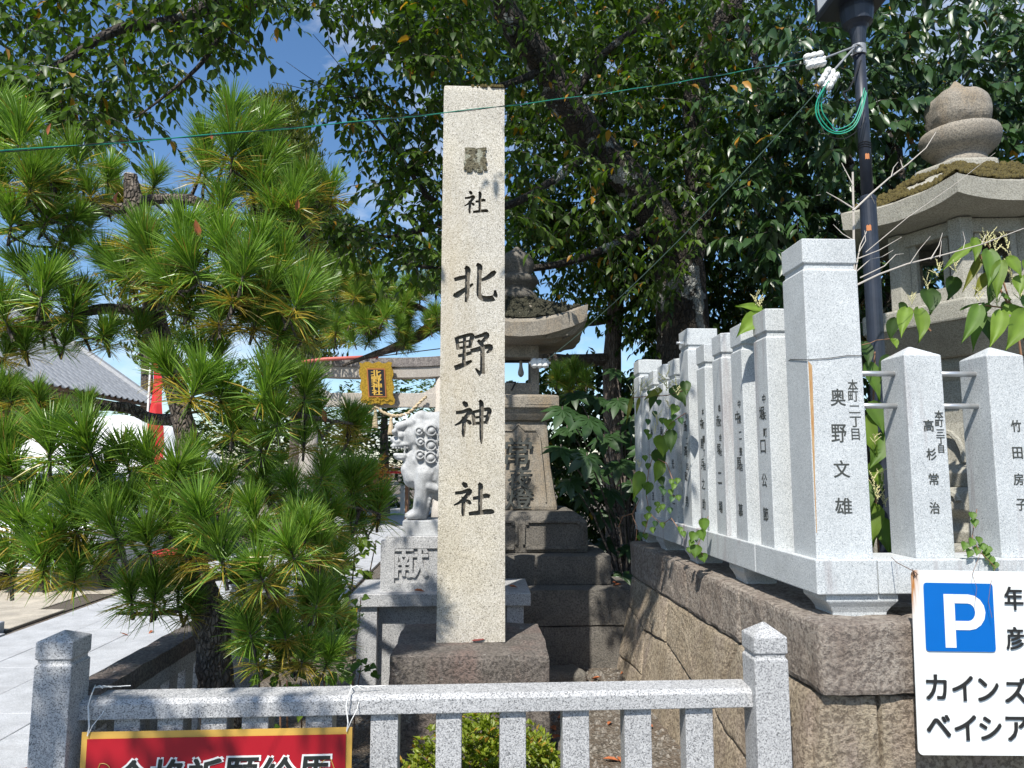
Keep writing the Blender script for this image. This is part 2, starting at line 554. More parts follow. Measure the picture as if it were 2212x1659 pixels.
def in_poly(pts, poly):
    x, y = pts[:, 0], pts[:, 1]
    inside = np.zeros(len(pts), bool)
    j = len(poly) - 1
    for i in range(len(poly)):
        xi, yi = poly[i]; xj, yj = poly[j]
        c = ((yi > y) != (yj > y)) & (x < (xj - xi) * (y - yi) / (yj - yi + 1e-9) + xi)
        inside ^= c
        j = i
    return inside

def rays(px, py):
    u, v = (px - 1106) / FPX, (py - 829.5) / FPX
    x, y, z = u, _c + v * _s, _s - v * _c
    return np.stack([x * _ca + y * _sa, -x * _sa + y * _ca, z], 1)

def fill_region(poly, n, t0, t1, rng=RNG, clump=0.0, cl_scale=90.0):
    """n points in the volume seen through the outline poly between depths t0 and t1 (gaps by noise)"""
    poly = np.array(poly, float)
    lo, hi = poly.min(0), poly.max(0)
    out = []
    tot = 0
    while tot < n:
        q = lo + (hi - lo) * rng.random((n * 3, 2))
        q = q[in_poly(q, poly)]
        if clump:
            keep = np.array([mnoise.noise(Vector((a / cl_scale, b / cl_scale, 3.1))) for a, b in q]) > (-.6 + clump) 
            q = q[keep]
        out.append(q); tot += len(q)
    q = np.concatenate(out)[:n]
    t = t0 + (t1 - t0) * rng.random(n)
    r = rays(q[:, 0], q[:, 1])
    return np.array([0, 0, CAM_H]) + r * (t / r[:, 1])[:, None]

def spray_leaves(pts, per, L, W, spread, tone_a, tone_b, yellow=0.0, hang=.5, rng=RNG, ycol=(.32, .2, .02), aim=None, wood=None, wr=.004):
    """every point gets a twig of `per` leaves set alternately; returns arrays for leaf_mesh; wood (MB) gets the twig"""
    C, D, Nn, LL, WW, T = [], [], [], [], [], []
    for p in pts:
        d = rand_dirs(1, rng)[0]
        d[2] = d[2] * .4 - hang * .35
        if aim is not None: d = d + aim
        d /= np.linalg.norm(d)
        ln = spread * (.6 + .8 * rng.random())
        side = np.cross(d, [0, 0, 1.0]); side /= np.linalg.norm(side) + 1e-6
        k = np.arange(per)
        f = (k + .3 + .4 * rng.random(per)) / per
        base = p + d * (f * ln)[:, None] - np.array([0, 0, 1.0]) * (.25 * ln * f * f)[:, None]
        sg = np.where(k % 2 == 0, 1, -1)[:, None]
        ld = d * .55 + side * sg * (.55 + .35 * rng.random((per, 1))) + np.array([0, 0, -1.0]) * hang * (.3 + .9 * rng.random((per, 1))) + rand_dirs(per, rng) * .28
        nn = np.array([0, 0, 1.0]) + rand_dirs(per, rng) * .55
        C.append(base); D.append(ld); Nn.append(nn)
        sc = .65 + .55 * rng.random(per)
        LL.append(L * sc); WW.append(W * sc)
        if wood is not None:
            wood.tube([p, p + d * ln * .5 - np.array([0, 0, .06 * ln]), p + d * ln - np.array([0, 0, .25 * ln])], [wr, wr * .8, wr * .4], 3, 0, False)
    n = len(pts) * per
    return (np.concatenate(C), np.concatenate(D), np.concatenate(Nn), np.concatenate(LL), np.concatenate(WW), tones(n, tone_a, tone_b, yellow, ycol, rng))

# ------------------------------------------------------------------ lettering
_glyphs = {}
def glyph(ch, off=0.0, ext=0.0, res=3):
    key = (ch, off, ext, res)
    if key in _glyphs: return _glyphs[key]
    cu = bpy.data.curves.new('glyph', 'FONT')
    cu.body, cu.offset, cu.extrude, cu.resolution_u, cu.fill_mode = ch, off, ext, res, 'BOTH' if ext else 'FRONT'
    o = bpy.data.objects.new('glyph', cu)
    COL.objects.link(o)
    bpy.context.view_layer.update()
    dg = bpy.context.evaluated_depsgraph_get()
    me = bpy.data.meshes.new_from_object(o.evaluated_get(dg))
    v = np.array([p.co[:] for p in me.vertices])
    f = [tuple(p.vertices) for p in me.polygons]
    bpy.data.objects.remove(o); bpy.data.curves.remove(cu); bpy.data.meshes.remove(me)
    lo, hi = v.min(0), v.max(0)
    _glyphs[key] = (v, f, lo, hi)
    return _glyphs[key]

def letters(mb, items, origin, ax, ay, off=.012, ext=.0008, m=0, shear=0.0, natural=False):
    """items: (char, x, y, w, h) centred on x,y in the plane; the glyph box is fitted to w x h"""
    origin, ax, ay = Vector(origin), Vector(ax).normalized(), Vector(ay).normalized()
    nz = ax.cross(ay)
    for ch, x, y, w, h in [(c_, x_ + dx_ * off * w_ , y_ + dy_ * off * h_, w_, h_) for c_, x_, y_, w_, h_ in items for dx_, dy_ in (((0, 0),) if not off else ((-1, -.6), (1, -.6), (-1, .6), (1, .6), (0, 0)))]:
        v, f, lo, hi = glyph(ch, 0.0, .1)
        ext += 2e-6
        sx, sy = w / (hi[0] - lo[0]), h / (hi[1] - lo[1])
        cx, cy = (lo[0] + hi[0]) / 2, (lo[1] + hi[1]) / 2
        vs = [origin + ax * (x + (p[0] - cx) * sx + shear * (p[1] - cy) * sy) + ay * (y + (p[1] - cy) * sy) + nz * (p[2] / .1 * ext) for p in v]
        mb.add(vs, f, m)

# brush strokes on a 100 x 100 field: lists of (x, y, width)
SHI = [[(22, 98, 8), (28, 92, 15), (31, 86, 9)],
       [(4, 68, 9), (20, 70, 10), (36, 76, 11), (40, 72, 14), (28, 54, 11), (14, 40, 8), (0, 32, 4)],
       [(24, 54, 11), (24, 30, 11), (23, 10, 10), (24, 0, 6)],
       [(30, 46, 7), (38, 41, 12), (42, 36, 7)]]
BRUSH = {
 '北': [[(2, 60, 9), (14, 64, 11), (30, 68, 9)], [(27, 92, 10), (32, 86, 14), (31, 60, 11), (31, 35, 11), (30, 14, 10), (28, 2, 6)],
       [(0, 20, 8), (6, 19, 15), (18, 28, 12), (36, 42, 8), (44, 49, 4)],
       [(96, 82, 8), (90, 76, 14), (78, 66, 11), (62, 58, 6)],
       [(54, 100, 9), (60, 94, 14), (59, 70, 11), (58, 40, 11), (59, 20, 12), (68, 11, 14), (82, 10, 15), (94, 13, 15), (97, 20, 11), (96, 32, 5)]],
 '野': [[(4, 88, 11), (6, 76, 9), (8, 62, 8)], [(6, 88, 8), (22, 92, 9), (42, 96, 9), (46, 92, 12), (42, 78, 10), (40, 66, 8)],
       [(10, 77, 5), (40, 82, 5)], [(10, 64, 7), (40, 68, 7)], [(25, 92, 8), (25, 66, 8), (24, 44, 9), (23, 22, 8)], [(10, 46, 8), (26, 49, 9), (42, 53, 9)],
       [(2, 18, 13), (14, 22, 13), (30, 28, 11), (44, 34, 6)],
       [(54, 90, 8), (70, 94, 9), (84, 98, 12), (86, 92, 11), (76, 82, 9), (68, 76, 7)], [(62, 82, 7), (70, 76, 12), (74, 70, 8)],
       [(44, 58, 10), (62, 62, 12), (84, 68, 12), (96, 68, 13), (94, 60, 10), (86, 54, 5)],
       [(74, 64, 11), (74, 40, 11), (74, 14, 12), (73, 2, 14), (64, 8, 9), (56, 16, 4)]],
 '社': SHI + [[(64, 96, 9), (68, 88, 14), (67, 60, 12), (67, 12, 11)], [(50, 52, 9), (66, 55, 11), (82, 60, 13), (90, 58, 10)],
             [(40, 6, 10), (56, 8, 12), (78, 11, 14), (96, 12, 15), (100, 8, 8)]],
 '神': SHI + [[(48, 70, 11), (50, 52, 9), (52, 34, 8)], [(50, 70, 8), (68, 74, 9), (88, 78, 11), (93, 73, 13), (88, 54, 11), (84, 38, 9)], [(54, 54, 7), (84, 58, 7)], [(53, 37, 8), (86, 41, 8)],
             [(66, 102, 8), (71, 94, 13), (71, 60, 12), (71, 20, 11), (71, -6, 9), (72, -20, 3)]],
}

def chars(parent, mt, items, origin, ax, ay, off=.012, ext=.0008, shear=0.0, name='character'):
    for it in items:
        mb = MB()
        letters(mb, [it], origin, ax, ay, off, ext, 0, shear)
        mb.obj(name, mt, parent)

def stroke_prisms(mb, ch, cx, cz, w, h, y0, depth, m=0):
    """cutters for one brushed character on a wall facing -Y"""
    for st in BRUSH[ch]:
        pts = [Vector(((p[0] - 50) / 100 * w, (p[1] - 50) / 100 * h)) for p in st]
        wd = [p[2] / 100 * (w + h) / 2 * 1.02 for p in st]
        # round the path a little
        dense, dw = [], []
        for i in range(len(pts) - 1):
            for j in range(3):
                t = j / 3
                p0, p1, p2, p3 = pts[max(i - 1, 0)], pts[i], pts[i + 1], pts[min(i + 2, len(pts) - 1)]
                q = .5 * ((2 * p1) + (p2 - p0) * t + (2 * p0 - 5 * p1 + 4 * p2 - p3) * t * t + (3 * p1 - p0 - 3 * p2 + p3) * t ** 3)
                dense.append(q); dw.append(wd[i] + (wd[i + 1] - wd[i]) * t)
        dense.append(pts[-1]); dw.append(wd[-1])
        left, right = [], []
        for i, p in enumerate(dense):
            d = (dense[min(i + 1, len(dense) - 1)] - dense[max(i - 1, 0)]).normalized()
            nn = Vector((-d.y, d.x))
            e = dw[i] * .5
            if i == 0: p = p - d * e * .4
            if i == len(dense) - 1: p = p + d * e * .4
            left.append(p + nn * e); right.append(p - nn * e)
        # quads as closed prisms, one after another, so sharp turns stay clean
        for i in range(len(dense) - 1):
            poly = [left[i], right[i], right[i + 1], left[i + 1]]
            ov = (dense[i + 1] - dense[i]) * .06
            poly = [poly[0] - ov, poly[1] - ov, poly[2] + ov, poly[3] + ov]
            ar = sum(poly[a].x * poly[(a + 1) % 4].y - poly[(a + 1) % 4].x * poly[a].y for a in range(4))
            if abs(ar) < 1e-9: continue
            if ar < 0: poly = poly[::-1]
            a = [(cx + q.x, y0 - .02, cz + q.y) for q in poly]
            b = [(cx + q.x * 1, y0 + depth, cz + q.y) for q in poly]
            mb.add(a + b, [(0, 1, 2, 3), (7, 6, 5, 4), (0, 4, 5, 1), (1, 5, 6, 2), (2, 6, 7, 3), (3, 7, 4, 0)], m)

def carve(ob, cutter_me):
    cut = bpy.data.objects.new('cutter', cutter_me)
    COL.objects.link(cut)
    md = ob.modifiers.new('carve', 'BOOLEAN')
    md.operation, md.solver, md.object, md.use_self = 'DIFFERENCE', 'EXACT', cut, True
    bpy.context.view_layer.update()
    me = bpy.data.meshes.new_from_object(ob.evaluated_get(bpy.context.evaluated_depsgraph_get()))
    ob.modifiers.clear()
    old = ob.data
    ob.data = me
    bpy.data.objects.remove(cut)
    bpy.data.meshes.remove(old)
# ================================================================== THE SETTING
gm, nt, b = mat('earth_and_gravel')
vec = pos(nt)
v = N(nt, 'ShaderNodeTexVoronoi', Scale=70.0); nt.links.new(vec, v.inputs['Vector'])
sep = nt.nodes.new('ShaderNodeSeparateColor'); nt.links.new(v.outputs['Color'], sep.inputs['Color'])
col = ramp(nt, sep.outputs['Green'], [(0, (.10, .085, .065)), (.4, (.17, .145, .115)), (.75, (.26, .235, .20))], 'CONSTANT')
col = mixc(nt, ramp(nt, noise(nt, vec, 2.2, 6, .65), [(.4, (0, 0, 0)), (.65, (1, 1, 1))]), col, (.13, .095, .065))
nt.links.new(col, b.inputs['Base Color']); b.inputs['Roughness'].default_value = .95
bump(nt, b, v.outputs['Distance'], .9, .02)
G['gravel'] = gm
G['slab'] = granite('path_slab_granite', [(.2, (.34, .35, .36)), (.5, (.43, .44, .45)), (.3, (.52, .53, .535))], 260, blotch=.2, rough=.8, stain=(.30, .30, .30), stain_scale=1.2, stain_lo=.5, stain_hi=.9, streak=1)
G['beige'] = granite('beige_paving', [(.3, (.36, .32, .25)), (.4, (.45, .40, .32)), (.3, (.52, .47, .39))], 240, blotch=.3, rough=.9, stain=(.27, .25, .21), stain_scale=1.0, stain_lo=.5, stain_hi=.85, streak=1)
G['asphalt'] = plain('asphalt', (.055, .055, .057), .9, var=.3, scale=90, bumpy=.5)

ground = MB()
ground.add([(-400, 1.9, -.03), (400, 1.9, -.03), (400, 900, -.03), (-400, 900, -.03)], [(0, 1, 2, 3)])
setp(ground.obj('ground', G['gravel']), 'brown earth and gravel of the shrine precinct', kind='structure')
road = MB()
road.add([(-400, -60, -.12), (400, -60, -.12), (400, 1.9, -.12), (-400, 1.9, -.12)], [(0, 1, 2, 3)])
road.box(-400, 400, 1.9, 2.05, -.13, -.02)
setp(road.obj('road', G['asphalt']), 'dark asphalt street in front of the shrine', kind='structure')

path = MB().box(-4.50, -1.66, 2.05, 30, -.035, -.012).obj('path', G['joint'])
setp(path, 'long approach of pale granite slabs leading to the torii', kind='structure')
rr = random.Random(3)
cw = 2.82 / 5
slab_cache = {}
for c in range(5):
    y = 2.06 - rr.random() * .9
    while y < 27:
        ln = rr.choice([.95, 1.15, 1.3]) if y < 14 else 2.4
        y0, y1 = max(y, 2.06), y + ln - .006
        x0 = -4.49 + c * cw
        if y1 - y0 > .15:
            hgt = rr.uniform(-.0015, .0015)
            MB().box(x0, x0 + cw - .006, y0, y1, -.011, hgt).obj('paving_slab', G['slab'], path, bevel=.003, segs=1)
        y += ln
court = MB().box(-16, -4.62, 7.4, 13.5, -.034, -.014).obj('paved_court', G['joint'])
setp(court, 'beige stone paving left of the approach', kind='structure')
for i in range(11):
    for j in range(6):
        o = (j % 2) * .5
        x1 = -4.63 - i * 1.02 - o * .6
        MB().box(x1 - 1.005, x1, 7.42 + j * 1.0, 8.41 + j * 1.0, -.013, rr.uniform(0, .004)).obj('paving_slab', G['beige'], court, bevel=.006, segs=1)
MB().box(-4.62, -4.63 + .02, 7.4, 13.5, -.03, .0)
kb = MB()
for i in range(9):
    kb.box(-5.62 - i * 1.0, -4.635 - i * 1.0, 7.22, 7.395, -.03, .09)
setp(kb.obj('kerb', G['slab'], bevel=.012), 'low granite kerb along the near edge of the beige paving', kind='structure')
ke = MB()
for i in range(6):
    ke.box(-4.66, -4.51, 2.06 + i * .86, 2.06 + i * .86 + .85, -.03, .012)
setp(ke.obj('path_kerb', G['slab'], bevel=.006), 'flush granite edging between the approach and the gravel bed', kind='structure')

# loose pebbles where the gravel shows between fence and wall
pb = MB()
for k in range(2600):
    if k < 1700: x, y = rr.uniform(.3, 1.25), rr.uniform(2.95, 6.2)
    else: x, y = rr.uniform(-8, -4.7), rr.uniform(4.2, 7.2)
    s = rr.uniform(.006, .016) * (1.7 if rr.random() < .05 else 1)
    a = rr.random() * 6.28
    q = [(x + s * math.cos(a + i * 1.57) * rr.uniform(.7, 1.2), y + s * math.sin(a + i * 1.57) * rr.uniform(.7, 1.2), -.031) for i in range(4)]
    tp = [(x + (p[0] - x) * .6, y + (p[1] - y) * .6, -.03 + s * rr.uniform(.5, .9)) for p in q]
    pb.sections([q, tp])
setp(pb.obj('gravel', rough_rock('pebble', (.16, .145, .12), (.34, .31, .27), (.09, .08, .07), scale=30, bumpy=.2)), 'loose pebbles on the precinct ground', kind='stuff')

# distant green behind the precinct is built with the trees further down

# ================================================================== MAIN STONE PILLAR
PFX, PF = -.052, 4.245                       # centre line, front face
pil = thing('stone_pillar', 'tall pale stone pillar with carved vertical characters on a dark plinth', 'pillar', (PFX, 4.4, 0))
pl = rough_box((.865, .81, .6), .009, 26, 5, 3.3, .018)
place(pl, (PFX, 4.358, -.01))
link('plinth', pl, pil, G['plinth'], smooth=False)
zb, zt = .588, P(1026, 183, PF).z
shaft = MB()
shaft.rects(PFX, PF + .15, [(zb, .1975, .15), (zt - .035, .190, .143), (zt - .008, .187, .140), (zt, .178, .131)])
sh = shaft.obj('shaft', [G['pillar'], G['carved']], pil)
cut = MB()
up = Vector((0, 0, 1)); rt = Vector((1, 0, 0))
def pillar_char(ch, px, py, wpx, hpx, font=False):
    p = P(px, py, PF)
    w = (P(px + wpx / 2, py, PF) - P(px - wpx / 2, py, PF)).length
    h = (P(px, py - hpx / 2, PF) - P(px, py + hpx / 2, PF)).length
    stroke_prisms(cut, ch, p.x, p.z, w, h, PF, .03, 1) if not font else None
    return p, w, h
for ch, x, y, w, h in (('社', 1028, 436, 50, 48), ('北', 1027, 612, 92, 82), ('野', 1023, 765, 80, 92), ('神', 1023, 905, 80, 76), ('社', 1023, 1078, 84, 72)):
    pillar_char(ch, x, y, w, h)
cme = cut.mesh('cut')
cme.transform(Matrix.Translation(-WLOC[pil.name]))
cme.materials.append(G['pillar']); cme.materials.append(G['carved'])
bmx = bmesh.new(); bmx.from_mesh(cme); bmesh.ops.recalc_face_normals(bmx, faces=bmx.faces); bmx.to_mesh(cme); bmx.free()
cme.transform(Matrix.Translation(WLOC[pil.name]))
tmp_loc = pil.location.copy()
# the cutter lies in world place, the shaft under its Empty
carve(sh, cme)
# the topmost character, furred over with lichen, stands as a crusted patch
kp = P(1027, 345, PF)
km = MB()
letters(km, [('縣', 0, 0, .135, .155)], (kp.x, PF - .0012, kp.z), (1, 0, 0), (0, 0, 1), .045, .003)
setp(km.obj('carved_character', rough_rock('lichen_filled_letter', (.11, .095, .06), (.25, .22, .14), (.06, .055, .03), lichen=(.36, .36, .28), lichen_lo=.52, scale=30, speck=110), pil), 'carved character overgrown with brown lichen')
ms = MB()
for k in range(240):
    x = PFX + .19 * (1 - abs(rr.gauss(0, .55)) ) ; 
    x = max(PFX - .10, min(PFX + .178, x))
    y = rr.uniform(PF + .004, PF + .11)
    s = rr.uniform(.005, .014)
    ms.ngon(x, y, [(zt - .012, s), (zt + s * .6, s * .7), (zt + s * .9, s * .2)], 5, rr.random())
ms.obj('moss', G['moss'], pil)
lf = leaf_mesh('leaf', [P(1018, 1386, 4.235) + Vector((0, 0, .004))], [(1, .1, .0)], [(0, -.3, 1)], .08, .03, [(.15, .03, .02)], droop=-.1)
setp(link('fallen_leaf', lf, None, G['red_leaf']), 'dark red leaf lying at the foot of the tall pillar', 'leaf')

# ================================================================== FRONT GRANITE FENCE
FY = 2.835
fz = thing('stone_fence', 'low grey granite railing across the front with two square posts', 'fence', (-.2, FY, 0))
def fence_post(parent, x, y, h, top=.93, zt=.97):
    return MB().rects(x, y, [(-.12, h), (top - .085, h), (top - .08, h - .007), (top - .066, h - .007), (top - .061, h), (top, h), (zt, .004)]).obj('post', G['fence'], parent, bevel=.004)
LP = P(102, 1388, 2.80); RPp = P(1665, 1376, 2.93)
ztopL = P(102, 1388, 2.80).z
hL = .066
xL = (P(65, 1450, 2.80 - hL).x + P(140, 1450, 2.80 - hL).x) / 2
xR = (P(1627, 1450, 2.90 - hL).x + P(1707, 1450, 2.90 - hL).x) / 2
fence_post(fz, xL, 2.83, hL, P(102, 1388, 2.76).z, P(123, 1361, 2.83).z)
fence_post(fz, xR, 2.90, hL + .001, P(1660, 1378, 2.83).z, P(1655, 1343, 2.90).z)
zr0, zr1 = P(700, 1549, FY).z, P(700, 1508, FY).z
ra = MB()
yo = .006
rings = []
for x, dy in ((xL + hL - .006, 0), (xR - hL + .004, .035)):
    y0 = FY + dy
    rings.append([(x, y0, zr0), (x, y0, zr1 - .014), (x, y0 + .02, zr1), (x, y0 + .125, zr1 + .004), (x, y0 + .13, zr0)])
ra.sections(rings)
ra.obj('rail', G['fence'], fz, bevel=.003)
for px0, px1 in ((245, 297), (338, 403), (432, 496), (520, 578), (658, 716), (799, 859), (941, 997), (1080, 1137), (1217, 1275), (1352, 1411), (1486, 1546)):
    py = 1560
    a, c = P(px0, py, FY + .02), P(px1, py, FY + .02)
    if px0 < 500: c = P(px0 + 56, py, FY + .02)
    yy = FY + .022 + .035 * (a.x - xL) / (xR - xL)
    MB().box(a.x, c.x, yy, yy + .088, -.12, zr0 + .001).obj('slat', G['fence'], fz, bevel=.003)
MB().box(xL - .05, xR + .05, FY - .02, FY + .17, -.14, -.02).obj('footing', G['fence'], fz, bevel=.005)

# side run, going back past the pine
fs = thing('stone_fence', 'grey granite railing running back beside the approach with a dark rough top', 'fence', (-1.52, 3.7, 0))
rtop = rough_box((.145, 1.62, .085), .004, 40, 14, 1.1, .01)
place(rtop, (-1.515, 3.71, .665))
link('rail', rtop, fs, G['plinth'])
MB().box(-1.575, -1.455, 2.90, 4.50, .60, .668).obj('rail', G['fence'], fs, bevel=.003)
for k in range(8):
    y = 3.02 + k * .19
    MB().box(-1.56, -1.47, y, y + .095, -.05, .601).obj('slat', G['fence'], fs, bevel=.003)
fence_post(fs, -1.44, 4.58, .075, .93, .97)

# red votive sign tied to the rail
sg = thing('hanging_sign', 'red signboard with gold border and black brush lettering tied to the rail', 'sign', P(470, 1640, FY - .03))
SY = FY - .035
a, c = P(177, 1582, SY), P(761, 1571, SY)
W_ = (c - a).length
ax_ = (c - a).normalized(); az_ = Vector((0, 0, 1)) - ax_ * ax_.z
az_.normalize()
bl = a - az_ * .47
bd = MB()
bd.prism([(0, 0), (W_, 0), (W_, .47), (0, .47)], bl, ax_, az_, -.003)
bd.obj('border_panel', plain('gold_print', (.60, .36, .075), .45, var=.04), sg)
red = MB()
red.prism([(.022, .022), (W_ - .022, .022), (W_ - .022, .447), (.022, .447)], bl - Vector((0, .004, 0)), ax_, az_, -.001)
red.obj('red_panel', plain('red_print', (.37, .008, .018), .4, var=.05, scale=3), sg)
BLK = plain('black_print', (.018, .022, .02), .5)
for i, ch in enumerate('合格祈願絵馬'):
    px = 283 + i * 79
    p = P(px, 1652, SY - .008)
    x = (p - bl).dot(ax_)
    chars(sg, G['white'], [(ch, x, .308, .122, .134)], bl - Vector((0, .0055, 0)), ax_, az_, .06, .0006, .10, 'character_outline')
    chars(sg, BLK, [(ch, x, .308, .116, .128)], bl - Vector((0, .0075, 0)), ax_, az_, .024, .0006, .10)
cu = MB()
for sx, x0 in ((1, .075), (-1, W_ - .075)):
    pts = []
    for k in range(22):
        t = k / 21
        ang = 1.2 + t * 4.6
        rad = .034 * (1 - .62 * t)
        pts.append(bl + ax_ * (x0 + sx * rad * math.cos(ang) * -1 + sx * .012) + az_ * (.33 + rad * math.sin(ang)) - Vector((0, .0062, 0)))
    pts = [bl + ax_ * (x0 - sx * .035) + az_ * .22 - Vector((0, .0062, 0)), bl + ax_ * (x0 - sx * .032) + az_ * .28 - Vector((0, .0062, 0))] + pts
    cu.tube(pts, .0016, 4)
cu.obj('scroll_ornament', plain('gold_line', (.62, .40, .10), .5), sg)
for i, (hx, hy, kx) in enumerate(((189, 1590, 196), (749, 1580, 752))):
    p = P(hx, hy, SY - .006)
    q1 = P(kx, 1512, FY - .004); q2 = P(kx + 8, 1489, FY + .05); q3 = P(kx + 4, 1486, FY + .11)
    s = MB()
    s.tube([p, p + Vector((.004, 0, .03)), q1 + Vector((-.006, -.004, -.02)), q1 + Vector((0, -.002, .012)), q2 + Vector((0, 0, .008)), q3 + Vector((0, .02, .004)), q3 + Vector((0, .045, -.03)), q3 + Vector((0, .04, -.08))], .0024, 5)
    s.tube([p, p + Vector((.014, .004, .035)), p + Vector((.03, .035, .065)), p + Vector((.033, .06, .09))], .0016, 5)
    for k in range(4):
        s.tube([q2 + Vector((.0, 0, .006)), q2 + Vector((.02 + .012 * k, .004 * k, .014 - .003 * k)), q2 + Vector((.035 + .03 * k, .01 * k - .01, .006))], .0018, 4)
    s.obj('string', G['string'], sg)

# ================================================================== RIGHT RETAINING WALL AND ITS BALUSTRADE
wl_ = thing('stone_wall', 'battered retaining wall of big tan stones under a rough coping', 'wall', (2.2, 4.2, 0))
CZ0, CZ1 = .69, .968
def wline(y, z):      # left face of the wall, leaning out at the foot
    return 1.352 - .032 * (y - 2.9) - (.135 * (CZ0 - z) / CZ0 if z < CZ0 else 0)
core = MB()
core.sections([[(wline(2.95, z) + .07, 2.99, z), (5.2, 2.99, z), (5.2, 6.0, z), (wline(6.0, z) + .07, 6.0, z)] for z in (-.1, .3, CZ0 + .02)])
core.box(1.6, 5.2, 3.2, 5.9, CZ0, CZ1 - .03)
core.obj('core', G['joint'], wl_)
# coping blocks along the side and the front
ys = [2.88, 3.72, 4.58, 5.30, 6.05]
for i in range(4):
    ln = ys[i + 1] - ys[i] - .004
    me = rough_box((.46, ln, CZ1 - CZ0), .006, 34, 8, 2.0 + i * 5, .020)
    cx = wline((ys[i] + ys[i + 1]) / 2, 1) + .23
    ang = .032
    if i == 0:
        me.transform(Matrix.Translation((0, 0, 0)))
    place(me, (cx, (ys[i] + ys[i + 1]) / 2, CZ0), ang)
    link('coping_stone', me, wl_, G['cap'])
xs = [1.80, 2.62, 3.5, 4.4, 5.2]
for i in range(4):
    me = rough_box((xs[i + 1] - xs[i] - .004, .46, CZ1 - CZ0), .006, 34, 8, 31.0 + i * 5, .020)
    place(me, ((xs[i] + xs[i + 1]) / 2, 2.88 + .23, CZ0 - .001))
    link('coping_stone', me, wl_, G['cap'])
# fitted stones of the side face: (y,z) outlines as seen, joints slanting
def face_stone(poly, seed, dep=.12):
    """irregular stone filling an outline on the side face (coordinates y, z)"""
    c = np.mean(poly, 0)
    poly = [tuple(c + (np.array(p) - c) * (1 - .004 / (np.linalg.norm(np.array(p) - c) + .05))) for p in poly]
    bm = bmesh.new()
    n = 9
    vs = []
    ring_pts = []
    for i in range(len(poly)):
        p, q = poly[i], poly[(i + 1) % len(poly)]
        m = max(2, int(math.hypot(q[0] - p[0], q[1] - p[1]) / .05))
        for k in range(m):
            t = k / m
            ring_pts.append((p[0] + (q[0] - p[0]) * t, p[1] + (q[1] - p[1]) * t))
    def out(y, z, h):
        w = mnoise.noise(Vector((y * 4 + seed, z * 4, seed))) * .012 + mnoise.noise(Vector((y * 13, z * 13 + seed, 2))) * .006 + mnoise.noise(Vector((y * 40, z * 40 + seed, 5))) * .0025
        return (wline(y, z) - h + .014 + w * (1 if h > -.03 else .3), y, z)
    rings = []
    for f, h in ((1.0, -dep), (1.0, -.012), (.975, .006), (.9, .014), (.75, .016), (.55, .016), (.3, .017)):
        rings.append([bm.verts.new(out(c[0] + (y - c[0]) * f, c[1] + (z - c[1]) * f, h)) for y, z in ring_pts])
    ctr = bm.verts.new(out(c[0], c[1], .016))
    L = len(ring_pts)
    for k in range(len(rings) - 1):
        for i in range(L):
            j = (i + 1) % L
            bm.faces.new((rings[k][i], rings[k][j], rings[k + 1][j], rings[k + 1][i]))
    for i in range(L):
        bm.faces.new((rings[-1][i], rings[-1][(i + 1) % L], ctr))
    bmesh.ops.recalc_face_normals(bm, faces=bm.faces)
    me = bpy.data.meshes.new('wall_stone'); bm.to_mesh(me); bm.free()
    return link('wall_stone', me, wl_, G['wall'])
T = CZ0 - .004
stones = [
 [(6.02, T), (5.0, T), (4.9, .42), (5.4, .38), (6.02, .47)],
 [(5.0, T), (3.75, T), (3.95, .30), (4.5, .37), (4.9, .42)],
 [(3.75, T), (2.95, T), (2.93, .28), (3.5, .22), (3.95, .30)],
 [(6.02, .47), (5.4, .38), (5.3, .10), (6.02, .06)],
 [(5.4, .38), (4.9, .42), (4.5, .37), (4.6, -.09), (5.28, -.09), (5.3, .10)],
 [(4.5, .37), (3.95, .30), (3.5, .22), (3.55, -.09), (4.6, -.09)],
 [(3.5, .22), (2.93, .28), (2.92, -.09), (3.55, -.09)],
 [(6.02, .06), (5.3, .10), (5.28, -.09), (6.02, -.09)],
]
for i, s in enumerate(stones):
    face_stone(s, i * 3.7)
# front face blocks
fx = [(1.36, 1.60), (1.605, 2.35), (2.355, 3.2), (3.205, 4.2), (4.205, 5.2)]
for i, (x0, x1) in enumerate(fx):
    zs = [(-.1, CZ0 - .004)] if i == 0 else [(-.1, .3), (.304, CZ0 - .004)]
    for z0, z1 in zs:
        w = x1 - x0
        if i == 0:
            me = rough_box((w, .14, z1 - z0), .008, 20, 6, 51.0, .02, shape=lambda p: Vector((p.x - (.10 * (1 - (p.z + 0) / .79) if p.x < 0 else 0), p.y, p.z)))
        else:
            me = rough_box((w, .14, z1 - z0), .008, 20, 6, 51.0 + i * 7 + z0, .02)
        place(me, ((x0 + x1) / 2, 2.985, z0))
        link('wall_stone', me, wl_, G['wall'])

bal = thing('stone_balustrade', 'pale granite shrine balustrade of engraved posts standing on the retaining wall', 'balustrade', (2.2, 4.3, CZ1))
BZ0, BZ1 = 1.062, 1.205
def bline(y): return 1.418 - .030 * (y - 3.0)
